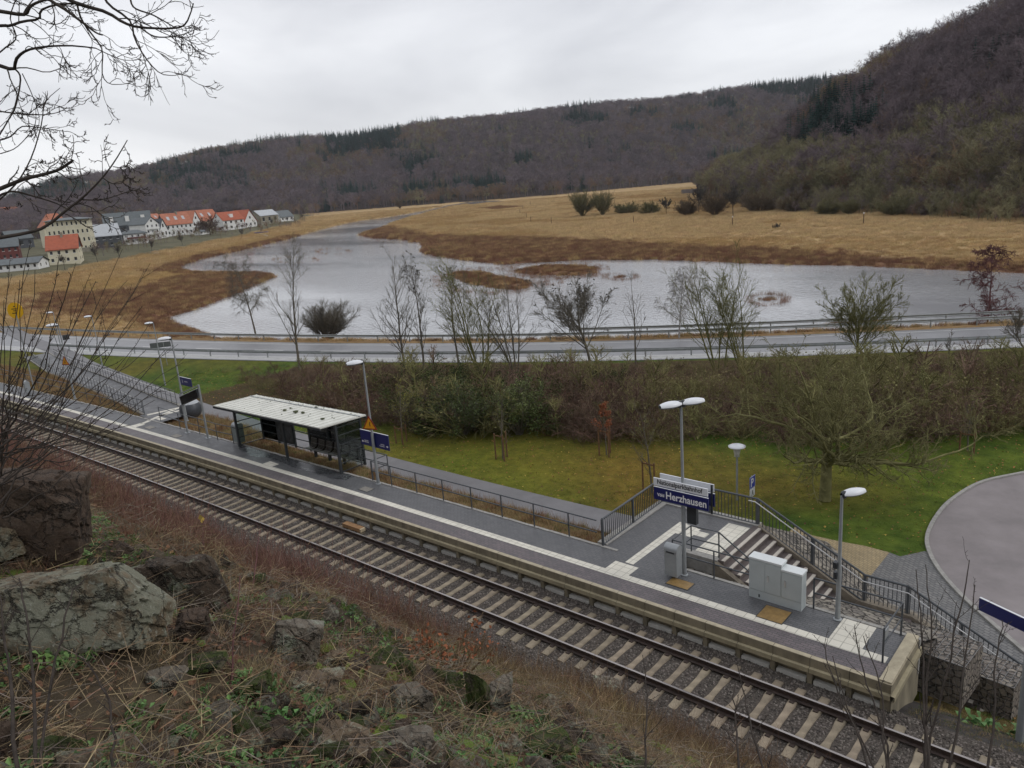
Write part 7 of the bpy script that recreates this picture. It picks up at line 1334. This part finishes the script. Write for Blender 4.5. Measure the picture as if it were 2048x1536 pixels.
# overhanging tree at the upper left
g=empty('overhanging_tree',tuple(P3(-420,700,5.2)),'dark ash tree reaching its crooked branches over the upper left sky','tree'); o=np.array(g.location); rg=np.random.default_rng(91)
S=1/2.926
BR=[([(-420,700),(-330,420),(-250,220),(-150,80),(-60,30)],.07,.028,5.2,5.),
 ([(-120,60),(0,66),(140,85),(175,40),(230,10),(330,-20)],.02,.011,5.,4.9),([(-100,170),(0,150),(60,150),(130,126),(228,110),(240,60),(330,28),(450,20)],.016,.008,5.,4.8),
 ([(230,-60),(300,5),(380,55),(480,130),(560,190),(600,205)],.018,.006,4.8,4.6),([(300,-60),(450,20),(620,70),(720,130),(820,160),(1030,165),(1095,125),(1132,20)],.02,.005,4.8,4.5),
 ([(820,160),(900,212),(1000,215),(1090,195),(1180,155)],.008,.003,4.7,4.5),([(600,-40),(640,30),(760,120),(790,230),(860,350),(940,430),(1022,442)],.013,.003,4.7,4.5),
 ([(450,20),(480,120),(560,230),(600,300),(598,430),(640,490),(730,492)],.01,.0028,4.8,4.6),([(760,-60),(780,40),(900,90),(1030,165)],.01,.005,4.7,4.5),
 ([(-90,360),(0,385),(80,405),(92,352),(130,310),(190,285),(300,270),(430,268),(560,282)],.02,.006,5.,4.7),([(560,282),(640,320),(720,350),(800,352)],.005,.0025,4.7,4.6),([(90,405),(120,460),(92,620),(50,700),(-20,820)],.009,.006,5.,5.),
 ([(-60,640),(60,660),(230,672),(330,660),(395,630)],.008,.0025,5.,4.8),([(-40,830),(60,800),(130,740),(250,750),(320,760),(385,770)],.008,.0025,5.,4.8),([(-60,1130),(60,1080),(150,1045),(250,1022),(350,990),(427,938)],.02,.012,4.6,4.4),
 ([(-40,1200),(90,1080),(180,930),(240,740),(265,600),(352,515)],.009,.0025,4.8,4.6),([(-60,1400),(120,1370),(260,1330),(400,1220),(480,1160),(600,1040),(680,930),(745,820)],.017,.004,4.4,4.2),([(470,1168),(560,1170),(640,1158),(760,1118),(780,1125)],.006,.0022,4.3,4.2),
 ([(-60,1180),(60,1120),(200,1150),(330,1190),(440,1240),(600,1232)],.011,.0028,4.6,4.5),([(600,1040),(660,1075),(720,1065),(740,1020)],.005,.002,4.2,4.2),([(130,430),(190,560),(230,700),(200,820)],.005,.002,4.9,4.9),
 ([(0,900),(100,860),(200,740),(210,640),(215,575)],.005,.002,4.9,4.8),([(350,990),(380,930),(440,830)],.004,.002,4.4,4.4),([(660,975),(720,980),(755,950),(760,920)],.004,.0018,4.2,4.2),([(-30,330),(30,280),(95,220),(60,100),(110,-40)],.008,.005,5.,5.)]
allq=[];allr=[]
for i,(pl_,ra,rb,ta,tb_) in enumerate(BR):
    n=len(pl_); q=crom(np.array([P3(x*S,y*S,ta+(tb_-ta)*k/(n-1)) if i else P3(x,y,ta) for k,(x,y) in enumerate(pl_)]),np.linspace(0,n-1,16))-o; r=np.linspace(ra,rb,16)*(.52 if i else 1); MB().add(*tubes(q[None],r[None],8)).build('trunk' if i==0 else 'branch',mdk,g,smooth=True)
    if i: allq.append(q); allr.append(r)
Q=np.array(allq); Rr=np.array(allr); ln=np.linalg.norm(np.diff(Q,axis=1),axis=2).sum(1); down=np.array([0,0,-1.])
def droop(p,d,l_,P,wob,rg,amt):   # hangs, then curls up at the tip
    n=len(p); pts=np.zeros((n,P,3)); pts[:,0]=p; d=d/np.linalg.norm(d,axis=1,keepdims=True)
    for k in range(1,P):
        f=k/(P-1); d=d+rg.normal(0,wob,(n,3))+np.array([0,0,amt*(-1 if f<.55 else 1.6)])/P; d/=np.linalg.norm(d,axis=1,keepdims=True); pts[:,k]=pts[:,k-1]+d*(l_/(P-1))[:,None]
    return pts
wt_=np.where(np.arange(len(Q))<11,1.,.6)
p,d,l_,r_=spawn(Q,Rr,np.clip(ln,.3,.9),6,.15,1,48,.62,.5,rg,.3,.0022); l_=l_*np.repeat(wt_,6); P1=droop(p,d,l_,9,.12,rg,1.6); R1=radii(r_,9,.5)*.8; m=MB(); m.add(*tubes(P1,R1,4))
p,d,l2,r2=spawn(P1,R1,l_,4,.2,1,46,.5,.65,rg,.4,.0018); P2=droop(p,d,l2,7,.12,rg,1.6); R2=radii(r2,7,.6); m.add(*tubes(P2,R2,4)); p,d,l3,r3=spawn(P2,R2,l2,3,.2,1,46,.35,.8,rg,.4,.0015); P3_=droop(p,d,l3,5,.1,rg,1.); m.add(*tubes(P3_,radii(r3,5,.7),3)); m.build('twigs',mdk,g,smooth=True)
m=MB()
for x,y in ((70,335),(85,325),(58,345),(75,368),(108,365),(115,355),(148,390),(120,395),(52,340),(40,410),(15,415)):
    for k in range(9): q=P3(x+rg.normal(0,4),y+rg.normal(0,2),4.4)-o; flecks(m,np.array([q]),.022,rg,.5)
m.build('seed_clusters',mpod,g)
# ------------------------------------------------------------------ haze
hz=bpy.data.materials.new('haze'); hz.use_nodes=True; t=hz.node_tree; t.nodes.clear(); pv_=N(t,'ShaderNodeVolumePrincipled'); pv_.inputs['Density'].default_value=.00007; pv_.inputs['Color'].default_value=(.9,.95,1,1); oo=N(t,'ShaderNodeOutputMaterial'); t.links.new(pv_.outputs[0],oo.inputs['Volume'])
zt_=max(260,float(np.nanmax(GZ))+60); zb_=float(np.nanmin(GZ))-1.5
hb=MB().box([-2500,-2500,zb_],[2500,2500,zt_]).build('haze',hz,kind='stuff')
